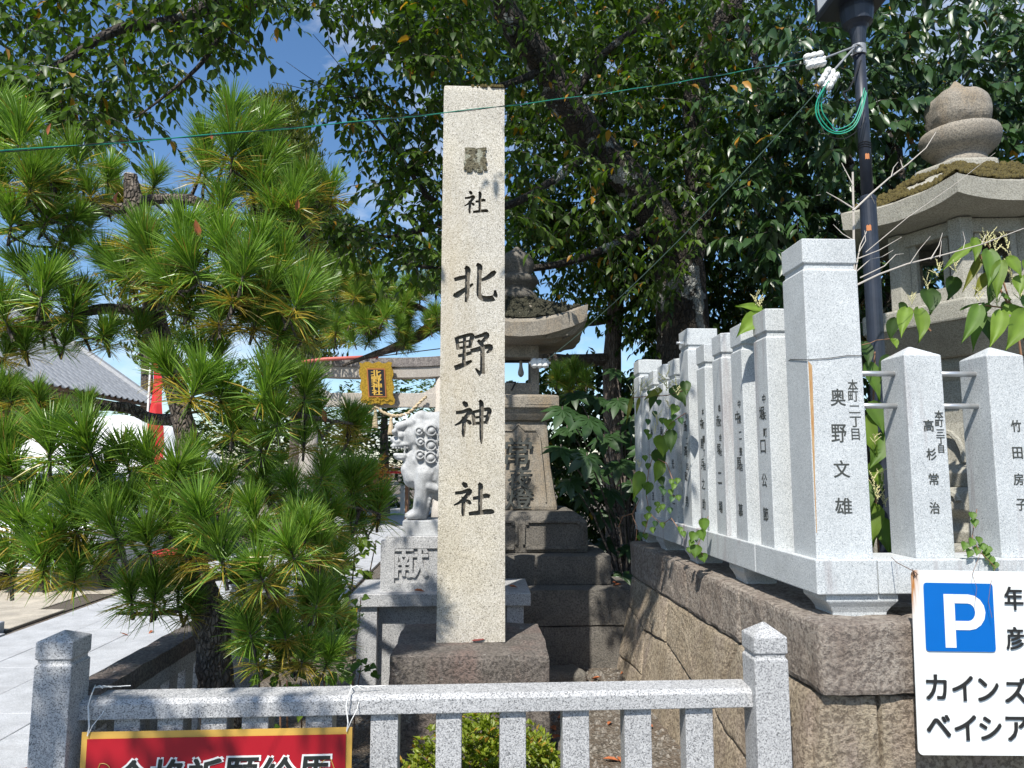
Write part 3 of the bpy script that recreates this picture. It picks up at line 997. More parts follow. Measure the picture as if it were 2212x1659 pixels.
# beams: side run in lengths, and front run
yb = [2.995, 3.62, 4.80, 6.10]
for i in range(3):
    y0, y1 = yb[i] + (.002 if i else 0), yb[i + 1] - .002
    MB().sections([[(bline(y) - .012, y, BZ0), (bline(y) + .25, y, BZ0), (bline(y) + .25, y, BZ1), (bline(y) - .012, y, BZ1)] for y in (y0, y1)]).obj('beam', G['bal'], bal, bevel=.005)
MB().box(bline(3) + .254, 3.35, 2.995, 3.24, BZ0 + .001, BZ1 - .001).obj('beam', G['bal'], bal, bevel=.005)
MB().box(3.355, 4.9, 2.995, 3.24, BZ0 + .001, BZ1 - .001).obj('beam', G['bal'], bal, bevel=.005)
def foot(x, y, w, d):
    h0, h1 = CZ1 - .03, BZ0 - .001
    H_ = h1 - h0
    MB().rects(x, y, [(h0, w * .36, d * .36), (h0 + H_ * .35, w * .38, d * .38), (h0 + H_ * .55, w * .43, d * .43), (h0 + H_ * .75, w * .5, d * .5), (h1, w * .5, d * .5)]).obj('foot', G['bal_clean'], bal, bevel=.004)
foot(bline(3) + .19, 3.125, .31, .22)
for y in (3.95, 4.75, 5.45, 6.0): foot(bline(y) + .125, y, .22, .22)
for x in (2.75, 3.9): foot(x, 3.12, .3, .22)

def bal_post(y, hx, hy, ztop, kind, x=None, mt=None):
    x = bline(y) + .002 + hx if x is None else x
    if kind == 'cap':
        secs = [(BZ1 - .002, hx, hy), (ztop - .155, hx, hy), (ztop - .150, hx - .009, hy - .009), (ztop - .128, hx - .009, hy - .009), (ztop - .123, hx, hy), (ztop - .012, hx, hy), (ztop + .006, .01, .01)]
    else:
        secs = [(BZ1 - .002, hx, hy), (ztop, hx * .985, hy * .985), (ztop + .05, .006, .006)]
    p = MB().rects(x, y + hy, secs).obj('post', mt or G['bal'], bal, bevel=.004)
    return p, x
def inscribe(post, items, origin, ax, off=.012, ext=.0012):
    chars(post, G['carved_black'], items, origin, ax, (0, 0, 1), off, ext)
# corner post
cp, cxp = bal_post(3.035, .123, .11, 2.62, 'cap', x=1.552, mt=G['bal_clean'])
yf = 3.035 - .0002
its = []
for ch, px, py, w, h in (('奥', 1810, 858, 32, 36), ('野', 1812, 936, 32, 38), ('文', 1818, 1013, 34, 36), ('雄', 1822, 1093, 36, 34),
                         ('本', 1842, 833, 21, 26), ('町', 1843, 856, 21, 22), ('二', 1846, 884, 24, 16), ('丁', 1848, 911, 24, 22), ('目', 1848, 938, 17, 24)):
    p = P(px, py, yf); k = (P(px + 1, py, yf) - p).length
    its.append((ch, p.x, p.z, w * k, h * k))
WLOC[cp.name] = WLOC[bal.name]
inscribe(cp, its, (0, yf, 0), (1, 0, 0))
# rust streak running down from the wire round the corner post
st = MB()
p0 = P(1750, 780, 3.035)
st.prism([(0, 0), (.016, -.02), (.013, -.25), (.005, -.52), (.003, -.74), (0, -.74)], (1.432, 3.0338, p0.z), (1, 0, 0), (0, 0, 1), .0006)
sm_, nt, b = mat('rust_stain')
vec = pos(nt); nn = noise(nt, pos(nt, (1, 1, .2)), 60, 6, .7)
nt.links.new(ramp(nt, nn, [(.3, (.35, .15, .03)), (.7, (.50, .36, .20))]), b.inputs['Base Color']); b.inputs['Roughness'].default_value = .9
st.obj('rust_stain', sm_, cp)
wr = MB()
wr.tube([P(1700, 782, 3.25), Vector((1.427, 3.20, P(1712, 780, 3.25).z)), Vector((1.426, 3.032, P(1750, 777, 3.03).z)), P(1790, 774, 3.031), P(1830, 768, 3.031), P(1861, 768, 3.031), P(1864, 768, 3.1)], .0016, 5)
setp(wr.obj('wire', G['black_wire']), 'thin rusty wire tied round the tallest corner post', 'wire')
# side run
side = [(3.42, .083, 'cap', 2.385, '堀口公節', '中矢町', G['bal']), (3.735, .083, 'cap', 2.375, '中原慕', '中原二整店', G['bal']), (4.03, .083, 'cap', 2.375, '赤塚二場', '株式会社', G['bal']),
        (4.315, .083, 'cap', 2.36, '中島兵之助', '本町一丁目', G['bal']), (4.63, .102, 'cap', 2.52, '西澤政男', '栄町二丁目', G['bal_clean']), (4.94, .083, 'cap', 2.36, '辻光二', '錦町', G['bal_clean']),
        (5.215, .083, 'cap', 2.36, '森清', '元町', G['bal_clean']), (5.48, .083, 'cap', 2.35, '林茂', '', G['bal_clean']), (5.72, .083, 'cap', 2.34, '', '', G['bal_clean']), (5.93, .10, 'cap', 2.50, '', '', G['bal_clean'])]
for y, h, kd, ztp, nm, ad, mt_ in side:
    p, x = bal_post(y, h, h, ztp, kd, mt=mt_)
    xf = x - h - .0002
    its = []
    # left faces are read from the path: run of the text goes towards the viewer (-Y is to the right)
    if nm:
        n = len(nm); z1 = 1.86; z0 = 1.36
        for i, ch in enumerate(nm):
            its.append((ch, .022, z1 - (z1 - z0) * i / max(1, n - 1), .062, .066))
        for i, ch in enumerate(ad):
            its.append((ch, -.043 + .085, 1.93 - .085 * i, .04, .042))
        its = [(c_, (xx if xx < .03 else .055) - .03, zz, ww, hh) for c_, xx, zz, ww, hh in its]
        WLOC[p.name] = WLOC[bal.name]
        inscribe(p, its, (xf, y + h, 0), (0, -1, 0))
# bolt on the tall side post
bt = MB()
yb_ = 4.63
p = P(1473, 741, 4.7)
bt.tube([Vector((bline(4.7), 4.70, p.z)), Vector((bline(4.7) - .03, 4.70, p.z))], .017, 6)
bt.tube([Vector((bline(4.7) - .03, 4.70, p.z)), Vector((bline(4.7) - .05, 4.70, p.z))], .009, 8)
bt.obj('bolt', G['steel'], bal)
# front run
yq = 3.035
for k, (nm, ad) in enumerate((('高杉常治', '本町三丁目'), ('竹田房子', '本町'), ('', ''), ('', ''))):
    x0 = P(1980, 1203, yq).x + k * .377
    hx = .0855
    zt_ = P(1957, 766, yq).z
    p, x = bal_post(yq, hx, .095, zt_, 'pyr', x=x0 + hx, mt=G['bal'])
    if nm:
        its = []
        data = (((2006, 919), (2012, 981), (2017, 1035), (2019, 1097)), ((2195, 920), (2198, 978), (2200, 1035), (2206, 1090)))[k]
        for ch, (px, py) in zip(nm, data):
            q = P(px, py, yq); kk = (P(px + 1, py, yq) - q).length
            its.append((ch, q.x, q.z, 21 * kk, 24 * kk))
        if k == 0:
            for ch, px, py, w, h in zip(ad, (2028, 2029, 2031, 2032, 2033), (896, 914, 934, 952, 970), (18, 17, 17, 17, 12), (18, 15, 13, 15, 16)):
                q = P(px, py, yq); kk = (P(px + 1, py, yq) - q).length
                its.append((ch, q.x, q.z, w * kk, h * kk))
        WLOC[p.name] = WLOC[bal.name]
        inscribe(p, its, (0, yq - .0003, 0), (1, 0, 0))
rod = MB
zr = [P(1900, 806, 3.1).z, P(1900, 876, 3.1).z]
xs_ = [1.675, P(1980, 1203, yq).x + .02]
for k in range(4):
    xa = 1.66 if k == 0 else P(1980, 1203, yq).x + (k - 1) * .377 + .16
    xb = P(1980, 1203, yq).x + k * .377 + .012
    for z in zr:
        MB().tube([(xa, 3.12, z), (xb, 3.12, z)], .0125, 12).obj('rod', G['steel'], bal, smooth=True)

# parking sign on the wall
SGY = 2.83
a, d_ = P(1968, 1231, SGY), P(1984, 1631, SGY)
sp = thing('parking_sign', 'white parking board with blue P and black lettering, rusting at its left edge', 'sign', tuple(a + Vector((.35, 0, -.3))))
ez = (a - d_).normalized(); ex = Vector((1, 0, -.012)).normalized(); ex = (ex - ez * ex.dot(ez)).normalized()
hS = (a - d_).length; wS = .62
o_ = d_
rpoly = []
for cx_, cy_, a0 in ((wS - .02, .02, -90), (wS - .02, hS - .02, 0), (.02, hS - .02, 90), (.02, .02, 180)):
    for k in range(4):
        t = R(a0 + 30 * k)
        rpoly.append((cx_ + .02 * math.cos(t), cy_ + .02 * math.sin(t)))
bm_, nt, b = mat('enamelled_board')
vec = pos(nt)
g = nt.nodes.new('ShaderNodeSeparateXYZ'); nt.links.new(vec, g.inputs[0])
mr = N(nt, 'ShaderNodeMapRange'); mr.inputs['From Min'].default_value = a.x - .01; mr.inputs['From Max'].default_value = a.x + .055; mr.inputs['To Min'].default_value = 1; mr.inputs['To Max'].default_value = 0
nt.links.new(g.outputs[0], mr.inputs['Value'])
mz = N(nt, 'ShaderNodeMapRange'); mz.inputs['From Min'].default_value = a.z - .30; mz.inputs['From Max'].default_value = a.z - .02
nt.links.new(g.outputs[2], mz.inputs['Value'])
nz = noise(nt, pos(nt, (1, 1, .08)), 130, 5, .6)
m1 = N(nt, 'ShaderNodeMath', operation='MULTIPLY'); nt.links.new(mr.outputs[0], m1.inputs[0]); nt.links.new(mz.outputs[0], m1.inputs[1])
m2 = N(nt, 'ShaderNodeMath', operation='MULTIPLY'); nt.links.new(m1.outputs[0], m2.inputs[0]); nt.links.new(nz, m2.inputs[1])
nt.links.new(mixc(nt, ramp(nt, m2.outputs[0], [(.08, (0, 0, 0)), (.42, (1, 1, 1))]), (.80, .82, .80), (.42, .17, .035)), b.inputs['Base Color'])
b.inputs['Roughness'].default_value = .3
MB().prism(rpoly, o_, ex, ez, -.004).obj('board', bm_, sp)
def on_sign(px, py):
    q = P(px, py, SGY)
    return (q - o_).dot(ex), (q - o_).dot(ez)
nf = -ex.cross(ez)
if nf.y > 0: nf = -nf
bpoly = []
bx0, by1 = on_sign(1993, 1258); bx1, by0 = on_sign(2150, 1408)
for cx_, cy_, a0 in ((bx1 - .012, by0 + .012, -90), (bx1 - .012, by1 - .012, 0), (bx0 + .012, by1 - .012, 90), (bx0 + .012, by0 + .012, 180)):
    for k in range(4):
        t = R(a0 + 30 * k); bpoly.append((cx_ + .012 * math.cos(t), cy_ + .012 * math.sin(t)))
MB().prism(bpoly, o_ + nf * .0045, ex, ez, -.0006).obj('blue_square', plain('blue_print', (.0, .125, .46), .3, var=.03), sp)
pm = MB()
q0, q1 = on_sign(2041, 1398), on_sign(2121, 1284)
pw, ph = q1[0] - q0[0], q1[1] - q0[1]
outer, inner = [], []
sw = pw * .27
for k in range(9):
    t = R(90 - 22.5 * k)
    outer.append((pw * .62 + pw * .42 * math.cos(t) ** 1 if math.cos(t) > 0 else pw * .62, ph * .665 + ph * .335 * math.sin(t)))
    inner.append((pw * .60 + pw * .18 * math.cos(t) if math.cos(t) > 0 else pw * .60, ph * .665 + ph * .165 * math.sin(t)))
base = [(0, ph), ] + outer + [(sw, ph * .33)]
ms_ = MB()
def at2(p): return o_ + nf * .0062 + ex * (q0[0] + p[0]) + ez * (q0[1] + p[1])
# stem, bowl ring
ms_.prism([(0, 0), (sw, 0), (sw, ph), (0, ph)], at2((0, 0)), ex, ez, -.0006)
ring_o = [(sw - .001, ph)] + outer + [(sw - .001, ph * .33)]
ring_i = [(sw - .001, ph * .83)] + inner + [(sw - .001, ph * .50)]
vs = [at2(p) for p in ring_o] + [at2(p) for p in ring_i]
n_ = len(ring_o)
ms_.add(vs, [(i, i + 1, n_ + i + 1, n_ + i) for i in range(n_ - 1)])
ms_.obj('letter_p', G['white_paint'], sp)
BLK2 = plain('sign_black', (.02, .02, .02), .45)
for ch, px, py, w, h in (('年', 2188, 1292, 40, 48), ('末', 2232, 1294, 42, 46), ('彦', 2191, 1378, 38, 46), ('根', 2234, 1380, 42, 46),
                         ('カ', 2021, 1483, 44, 50), ('イ', 2078, 1486, 44, 50), ('ン', 2133, 1489, 44, 46), ('ズ', 2193, 1490, 48, 50),
                         ('ベ', 2026, 1567, 50, 44), ('イ', 2084, 1571, 46, 50), ('シ', 2138, 1572, 46, 46), ('ア', 2196, 1573, 48, 48)):
    x_, y_ = on_sign(px, py); kk = .00184
    chars(sp, BLK2, [(ch, x_, y_, w * kk, h * kk)], o_ + nf * .0052, ex, ez, .026, .0006)
rb = MB()
tw = a + Vector((.006, -.006, -.004))
for k in range(7):
    q = tw + Vector((rr.uniform(-.04, .03), rr.uniform(-.01, .02), rr.uniform(-.03, .045)))
    rb.tube([tw, (tw + q) / 2 + Vector((rr.uniform(-.01, .01), -.008, rr.uniform(-.01, .01))), q], .0014, 4)
rb.tube([tw, a + Vector((-.02, .06, .02)), a + Vector((.01, .15, .03))], .0016, 4)
rb.obj('wire', plain('rusty_wire', (.10, .05, .03), .8), sp)
# ================================================================== GUARDIAN LION ON ITS PEDESTAL
pd = thing('pedestal', 'grey granite table pedestal under the guardian lion with one raised character', 'pedestal', (-.33, 5.5, 0))
LX0, LX1, LY0, LY1 = P(757, 1290, 5.2).x, P(1147, 1290, 5.2).x, 5.2, 5.86
zs1 = P(900, 1283, LY0).z; zs0 = P(900, 1311, LY0).z
MB().box(LX0, LX1, LY0, LY1, zs0, zs1).obj('slab', G['fence'], pd, bevel=.006)
for x0, x1 in ((LX0 + .045, LX0 + .185), (LX1 - .17, LX1 - .05)):
    MB().box(x0, x1, LY0 + .03, LY1 - .03, -.05, zs0 + .001).obj('leg', G['fence'], pd, bevel=.004)
MB().box(LX0 + .184, LX1 - .169, LY0 + .10, LY1 - .06, -.05, zs0 + .002).obj('panel', G['fence'], pd)
MB().box(LX0 + .03, LX1 - .03, LY0 + .015, LY1 - .02, -.06, .03).obj('base_course', G['fence'], pd, bevel=.004)
BX0 = P(822, 1210, 5.32).x; BX1 = .06; BY0, BY1 = 5.32, 5.76
bz1 = P(900, 1168, 5.32).z
blk = MB().box(BX0, BX1, BY0, BY1, zs1 - .003, bz1).obj('block', [G['fence'], G['fence']], pd)
rc = MB(); rc.box(BX0 + .10, BX1 - .09, BY0 - .03, BY0 + .018, zs1 + .055, bz1 - .055)
cm = rc.mesh('cut'); carve(blk, cm) if False else None
cm.transform(Matrix.Translation(-WLOC[pd.name])); 
cm.transform(Matrix.Translation(WLOC[pd.name])); carve(blk, cm)
rl = MB()
ctr = P(888, 1212, BY0)
letters(rl, [('献', ctr.x, ctr.z, .24, .235)], (0, BY0 + .0185, 0), (1, 0, 0), (0, 0, 1), .02, .016)
rl.obj('raised_character', G['fence'], pd)
PZ1 = P(900, 1124, 5.40).z
MB().box(BX0 + .15, BX1 - .02, BY0 + .04, BY1 - .04, bz1 + .028, PZ1).obj('plinth', G['lion'], pd, bevel=.006)
MB().box(BX0 + .03, BX1 - .03, BY0 + .012, BY1 - .012, bz1 - .002, bz1 + .030).obj('step', G['fence'], pd, bevel=.005)

LT = 5.54
lion = thing('guardian_lion', 'carved grey stone guardian lion with open mouth and curled mane', 'statue', (-.33, LT, PZ1))
lb = bmesh.new()
def zz(zx, zy, dy=0.0): return P(493.7 + zx * .2315, 713.2 + zy * .2315, LT) + Vector((0, dy, 0))
UN = .2315 * LT / FPX
def ball(p, r, sc=(1, 1, 1)):
    m = Matrix.Translation(p) @ Matrix.Diagonal((r * sc[0], r * sc[1], r * sc[2], 1))
    bmesh.ops.create_icosphere(lb, subdivisions=2, radius=1, matrix=m)
def cap_(p, q, r0, r1, n=7):
    for i in range(n + 1):
        t = i / n
        ball(p.lerp(q, t), r0 + (r1 - r0) * t)
U = UN
for sy in (-1, 1):
    w = .082 * sy
    # fore leg, elbow tuft, paw
    cap_(zz(1850, 1330, w), zz(1812, 1520, w), 105 * U, 70 * U); cap_(zz(1812, 1520, w), zz(1790, 1680, w), 70 * U, 66 * U)
    for k in (-1, 0, 1): ball(zz(1700 - abs(k) * -12, 1722, w + k * .035), 40 * U, (1.25, 1, .85))
    ball(zz(1765, 1712, w), 72 * U, (1.3, 1, .75))
    cap_(zz(1905, 1500, w), zz(1830, 1740, w), 22 * U, 30 * U)
    # haunch and hind paw
    ball(zz(2330, 1560, w * 1.25), 215 * U, (1, .55, 1.0)); cap_(zz(2230, 1715, w * 1.3), zz(2060, 1722, w * 1.3), 55 * U, 50 * U)
    # ears, brows, cheeks, curls
    cap_(zz(1600, 905, w * .85), zz(1700, 868, w * .95), 44 * U, 36 * U); ball(zz(1715, 875, w * 1.0), 42 * U)
    ball(zz(1572, 955, w * .78), 40 * U); ball(zz(1622, 985, w * .9), 36 * U)
    for cx_, cy_, r_ in ((1792, 950, 46), (1905, 945, 66), (1806, 1048, 42), (1902, 1078, 68), (1802, 1165, 50), (1898, 1190, 68), (2010, 1010, 66), (2010, 1150, 66), (2000, 1290, 60)):
        ball(zz(cx_, cy_, w * 1.55), r_ * U, (1, .8, 1))
    # lips
    cap_(zz(1530, 1080, w * .45), zz(1640, 1068, w * .85), 17 * U, 20 * U); cap_(zz(1640, 1068, w * .85), zz(1745, 1060, w * 1.0), 20 * U, 22 * U)
    cap_(zz(1745, 1060, w), zz(1752, 1130, w), 24 * U, 24 * U); cap_(zz(1752, 1130, w), zz(1700, 1190, w * .9), 24 * U, 20 * U)
    cap_(zz(1560, 1165, w * .5), zz(1660, 1165, w * .8), 20 * U, 18 * U)
    # mane locks down the shoulder
    cap_(zz(1760, 1220, w * 1.25), zz(1840, 1340, w * 1.45), 30 * U, 22 * U); cap_(zz(1900, 1270, w * 1.4), zz(1880, 1420, w * 1.45), 36 * U, 18 * U)
    cap_(zz(1880, 1450, w * 1.5), zz(1950, 1480, w * 1.5), 40 * U, 26 * U)
ball(zz(1770, 980), 165 * U, (1.0, .95, 1.0)); ball(zz(1900, 1020), 190 * U, (.9, .9, 1.05))
ball(zz(1690, 1000), 110 * U, (1, 1.1, .9)); ball(zz(1600, 1040), 70 * U, (1, 1.5, .65))
ball(zz(1548, 1020), 42 * U, (1, 1.5, .8)); 
ball(zz(1640, 1190), 70 * U, (1.35, 1.3, .42)); ball(zz(1575, 1172), 34 * U, (1, 2.0, .8)); ball(zz(1760, 1130), 80 * U, (.8, 1.3, 1.2))
cap_(zz(1720, 860), zz(1800, 815), 60 * U, 70 * U); cap_(zz(1800, 815), zz(1960, 835), 62 * U, 70 * U); cap_(zz(1960, 835), zz(2080, 920), 80 * U, 90 * U)
cap_(zz(1790, 1220), zz(1760, 1340), 150 * U, 140 * U); ball(zz(1700, 1300), 95 * U); ball(zz(1712, 1395), 78 * U)
cap_(zz(1900, 1250), zz(2200, 1480), 190 * U, 190 * U); cap_(zz(1950, 1450), zz(2300, 1600), 130 * U, 170 * U)
cap_(zz(2430, 1640), zz(2480, 1250), 70 * U, 95 * U); ball(zz(2470, 1130), 110 * U, (1, .6, 1.3))
lm = bpy.data.meshes.new('lion'); lb.to_mesh(lm); lb.free()
lo = link('body', lm, lion, G['lion'])
rm = lo.modifiers.new('one', 'REMESH'); rm.mode = 'VOXEL'; rm.voxel_size = .0075
sm = lo.modifiers.new('soft', 'SMOOTH'); sm.factor, sm.iterations = .5, 3
bpy.context.view_layer.update()
me = bpy.data.meshes.new_from_object(lo.evaluated_get(bpy.context.evaluated_depsgraph_get()))
lo.modifiers.clear(); lo.data = me
me.polygons.foreach_set('use_smooth', [True] * len(me.polygons))
for sy in (-1,):
    for cx_, cy_, r_ in ((1792, 950, 40), (1905, 945, 58), (1806, 1048, 38), (1902, 1078, 60), (1802, 1165, 44), (1898, 1190, 60), (2010, 1010, 56)):
        cc = zz(cx_, cy_, .082 * 1.55 * sy - r_ * U * .82)
        c_ = MB()
        c_.tube([cc + Vector((r_ * U * .8 * math.cos(t), 0, r_ * U * .8 * math.sin(t))) for t in np.linspace(.3, 6.0, 16)], [.0075] * 15 + [.004], 6)
        c_.lathe(0, 0, [(.001, 0), (.001, 0)], 3) if False else None
        kb_ = cc + Vector((r_ * U * .12, 0, -r_ * U * .08))
        c_.sections([[kb_ + Vector((q_ * math.cos(t), -d_ + .004, q_ * math.sin(t))) for t in np.linspace(0, 2 * math.pi, 11)[:-1]] for q_, d_ in ((r_ * U * .48, -.006), (r_ * U * .46, .008), (r_ * U * .30, .017), (r_ * U * .08, .021))])
        c_.obj('curl', G['lion'], lion, smooth=True)
th = MB()
for k in range(6):
    for sy in (-1, 1):
        p = zz(1545 + k * 26, 1088, sy * (.045 + .005 * k)); th.rects(p.x, p.y, [(p.z - .014, .005), (p.z + .010, .0075)])
for sy in (-1, 1):
    p = zz(1655, 1098, sy * .07); th.rects(p.x, p.y, [(p.z - .026, .002), (p.z + .012, .009)])
    p = zz(1650, 1145, sy * .065); th.rects(p.x, p.y, [(p.z - .012, .009), (p.z + .024, .002)])
th.obj('teeth', G['lion'], lion)
for sy in (-1, 1):
    bmx = bmesh.new(); bmesh.ops.create_icosphere(bmx, subdivisions=2, radius=.021, matrix=Matrix.Translation(zz(1562, 950, sy * .098)))
    m_ = bpy.data.meshes.new('eye'); bmx.to_mesh(m_); bmx.free(); link('eye', m_, lion, G['lion'], smooth=True)

# ================================================================== SQUARE STONE LANTERN BEHIND THE PILLAR
LC = Vector((.347, 6.9, 0))
lt = thing('stone_lantern', 'tall square stone lantern with mossy upturned roof standing behind the pale pillar', 'lantern', tuple(LC))
def stone(name, sx, sy, z0, z1, m, amp=.005, seed=0, rnd=.02, shape=None, cuts=18, c=LC, par=lt):
    me = rough_box((sx, sy, z1 - z0), amp, cuts, 6, seed, rnd, shape)
    place(me, (c.x, c.y, z0))
    return link(name, me, par, m)
stone('base_tier', 1.84, 1.9, -.05, .30, G['lantern_base'], .006, 61)
stone('base_tier', 1.86, 1.92, .30, .592, G['lantern_base'], .006, 62)
stone('base_tier', 1.545, 1.48, .590, .835, G['lantern_base'], .006, 63)
zb0, zb1 = .834, 1.19
def sloped(p):
    t = p.z / (zb1 - zb0)
    k = 1 - max(0, (t - .78)) * .75
    return Vector((p.x * k, p.y * k, p.z))
pt_ = stone('panel_tier', 1.205, 1.10, zb0, zb1, G['lantern_base'], .004, 64, .02, sloped, 24)
for cx_ in (-.29, .29):       # sunken frames on the front of the tier: raised borders
    fr = MB()
    w_, h_ = .24, .115
    y_ = LC.y - .556
    zc = zb0 + .16
    for x0, x1, z0, z1 in ((-w_, w_, h_ - .012, h_ + .012), (-w_, w_, -h_ - .012, -h_ + .012), (-w_ - .03, -w_ - .006, -h_ + .03, h_ - .03), (w_ + .006, w_ + .03, -h_ + .03, h_ - .03)):
        fr.box(LC.x + cx_ + x0, LC.x + cx_ + x1, y_ - .016, y_ + .02, zc + z0, zc + z1)
    for sx in (-1, 1):
        for sz in (-1, 1):
            fr.box(LC.x + cx_ + sx * (w_ - .012) - .014, LC.x + cx_ + sx * (w_ - .012) + .014, y_ - .0155, y_ + .02, zc + sz * (h_ - .016) - .016, zc + sz * (h_ - .016) + .016)
    fr.obj('panel_frame', G['lantern_base'], lt, bevel=.004)
def taper(p):
    t = p.z / .83
    k = 1 - .24 * t - .05 * math.sin(t * math.pi)
    return Vector((p.x * k, p.y * k, p.z))
stone('shaft', .73, .66, 1.188, 2.02, G['lantern'], .004, 65, .03, taper, 22)
def on_shaft(px, py): return P(px, py, 6.57 + .06 * (1105 - py) / 200)
mb = MB()
for ch, px, py, w, h in (('常', 1118, 975, 56, 60), ('夜', 1122, 1033, 48, 44), ('燈', 1122, 1077, 56, 44)):
    p = on_shaft(px, py); k = p.y / FPX
    chars(lt, G['carved_black'], [(ch, 0, 0, w * k, h * k)], p + Vector((0, -.010, 0)), (1, 0, 0), (0, .12, 1), .014, .004, .16)
fr = MB()
for sx in (-1, 1):
    a_, b_ = P(1120 + sx * 60, 1085, 6.575), P(1120 + sx * 46, 945, 6.63)
    fr.tube([a_, b_, P(1120 + sx * 38, 930, 6.64), P(1120 + sx * 14, 930, 6.64), P(1120, 916, 6.645)], .009, 5)
fr.obj('niche_border', G['lantern'], lt)
sl = MB().rects(LC.x, LC.y, [(2.015, .29, .28), (2.06, .32, .31), (2.12, .36, .345), (2.13, .375, .36), (2.235, .375, .36), (2.245, .36, .345), (2.262, .25, .24)])
sl.obj('platform', G['lantern'], lt, bevel=.006)
sb = MB()
for sx in (-1, 1):
    sb.box(LC.x + sx * .19 - .13, LC.x + sx * .19 + .13, LC.y - .364, LC.y - .355, 2.155, 2.21)
sb.obj('panel', G['lantern'], lt, bevel=.003)
fb = MB()
f0, f1 = 2.258, 2.76
for sx in (-1, 1):
    for sy in (-1, 1):
        fb.box(LC.x + sx * .165 - .04, LC.x + sx * .165 + .04, LC.y + sy * .155 - .04, LC.y + sy * .155 + .04, f0, f1)
fb.box(LC.x - .203, LC.x + .203, LC.y - .193, LC.y + .193, f0 - .002, f0 + .12)
fb.box(LC.x - .203, LC.x + .203, LC.y - .193, LC.y + .193, f1 - .14, f1)
fb.obj('firebox', G['lantern'], lt, bevel=.012, segs=3)
bl_ = MB()
bl_.lathe(LC.x + .04, LC.y - .02, [(.004, 2.62), (.014, 2.61), (.016, 2.56), (.02, 2.54), (.030, 2.50), (.028, 2.475), (.012, 2.455), (.001, 2.452)], 12)
bl_.obj('light_bulb', plain('dead_bulb', (.5, .48, .42), .3), lt, smooth=True)
bw = MB().tube([(LC.x - .17, LC.y, 2.60), (LC.x + .17, LC.y, 2.63)], .012, 6)
bw.tube([(LC.x - .1, LC.y - .05, 2.40), (LC.x - .02, LC.y - .2, 2.38), (LC.x - .06, LC.y - .24, 2.30)], .008, 6)
bw.obj('cable', G['black_wire'], lt)

def curved_roof(cx, cy, half, z_mid, lift, z_top, top_half, n, par, m_stone, m_moss, rot, moss_lo=.0, moss_hi=1.0, thick=.10, grid=10, moss_amp=.012, seed=3.0):
    """roof with n sides whose eaves rise towards the corners"""
    rings_u, rings_d = [], []
    seg = grid
    def rim(scale, f_lift, z):
        pts = []
        for s in range(n):
            a0, a1 = rot + 2 * math.pi * s / n, rot + 2 * math.pi * (s + 1) / n
            p0 = Vector((math.cos(a0), math.sin(a0), 0)); p1 = Vector((math.cos(a1), math.sin(a1), 0))
            for k in range(seg):
                t = k / seg
                p = p0.lerp(p1, t)
                c = abs(2 * t - 1) ** 2.2
                p = p * scale * (1 + .05 * c)
                pts.append(Vector((cx + p.x, cy + p.y, z + f_lift * c)))
        return pts
    prof = []
    for k in range(8):
        t = k / 7
        sc = half + (top_half - half) * t
        z = z_mid + thick + (z_top - z_mid - thick) * (t ** 1.15 * .75 + .25 * t)
        prof.append(rim(sc, lift * (1 - t) ** 2, z))
    under = [rim(half * .55, 0, z_mid - .015), rim(half * .8, lift * .25, z_mid - .01), rim(half * .985, lift * .95, z_mid)]
    mb = MB()
    allr = under + prof
    for r_i, r in enumerate(allr):
        for p in r:
            d = mnoise.noise_vector(p * 7 + Vector((seed, 0, 0))) * .006
            p += d
    mb.sections(allr, True)
    o = mb.obj('roof', m_stone, par, smooth=False)
    mo = MB()
    mr_ = []
    for k in range(1, 8):
        r = []
        for p in prof[k]:
            r.append(p + Vector((0, 0, .012 + moss_amp * (mnoise.noise(p * 9) + .6 * mnoise.noise(p * 23)))))
        mr_.append(r)
    L = len(mr_[0])
    keep = MB()
    for k in range(len(mr_) - 1):
        for i in range(L):
            j = (i + 1) % L
            q4 = [mr_[k][i], mr_[k][j], mr_[k + 1][j], mr_[k + 1][i]]
            c = (q4[0] + q4[2]) / 2
            if mnoise.noise(c * 3.1 + Vector((seed, 5, 0))) + .25 * mnoise.noise(c * 11) > moss_lo:
                keep.add(q4, [(0, 1, 2, 3)])
                nb_ = max(3, int((q4[1] - q4[0]).length * (q4[3] - q4[0]).length * 1500))
                for _ in range(nb_):
                    a_, b_ = random.random(), random.random()
                    p = q4[0].lerp(q4[1], a_).lerp(q4[3].lerp(q4[2], a_), b_)
                    s_ = random.uniform(.009, .020)
                    keep.ngon(p.x, p.y, [(p.z - .012, s_), (p.z + s_ * .6, s_ * .8), (p.z + s_ * 1.2, s_ * .25)], 5, random.random())
    if keep.f:
        keep.obj('moss', m_moss, o, smooth=True)
    return o
WL = WLOC
rf = curved_roof(LC.x, LC.y, .60 * 1.38, 2.755, .16, 3.22, .20, 4, lt, G['lantern'], G['dark_moss'], R(45), -.7, 1, .13, 10, .02)
# carved cloud lines under the eave
ul = MB()
for k in range(5):
    x = LC.x - .4 + k * .2
    ul.tube([(x, LC.y - .42, 2.757), (x + .05, LC.y - .52, 2.77), (x + .03, LC.y - .56, 2.775)], .008, 4)
ul.obj('eave_line', G['carved'], lt)
fn = MB().lathe(LC.x, LC.y, [(.20, 3.20), (.21, 3.25), (.17, 3.30), (.15, 3.33), (.19, 3.36), (.22, 3.40), (.21, 3.44), (.15, 3.46), (.14, 3.48), (.17, 3.53), (.175, 3.60), (.14, 3.67), (.06, 3.72), (.015, 3.76)], 16)
fn.obj('finial', G['lantern_base'], lt, smooth=True)

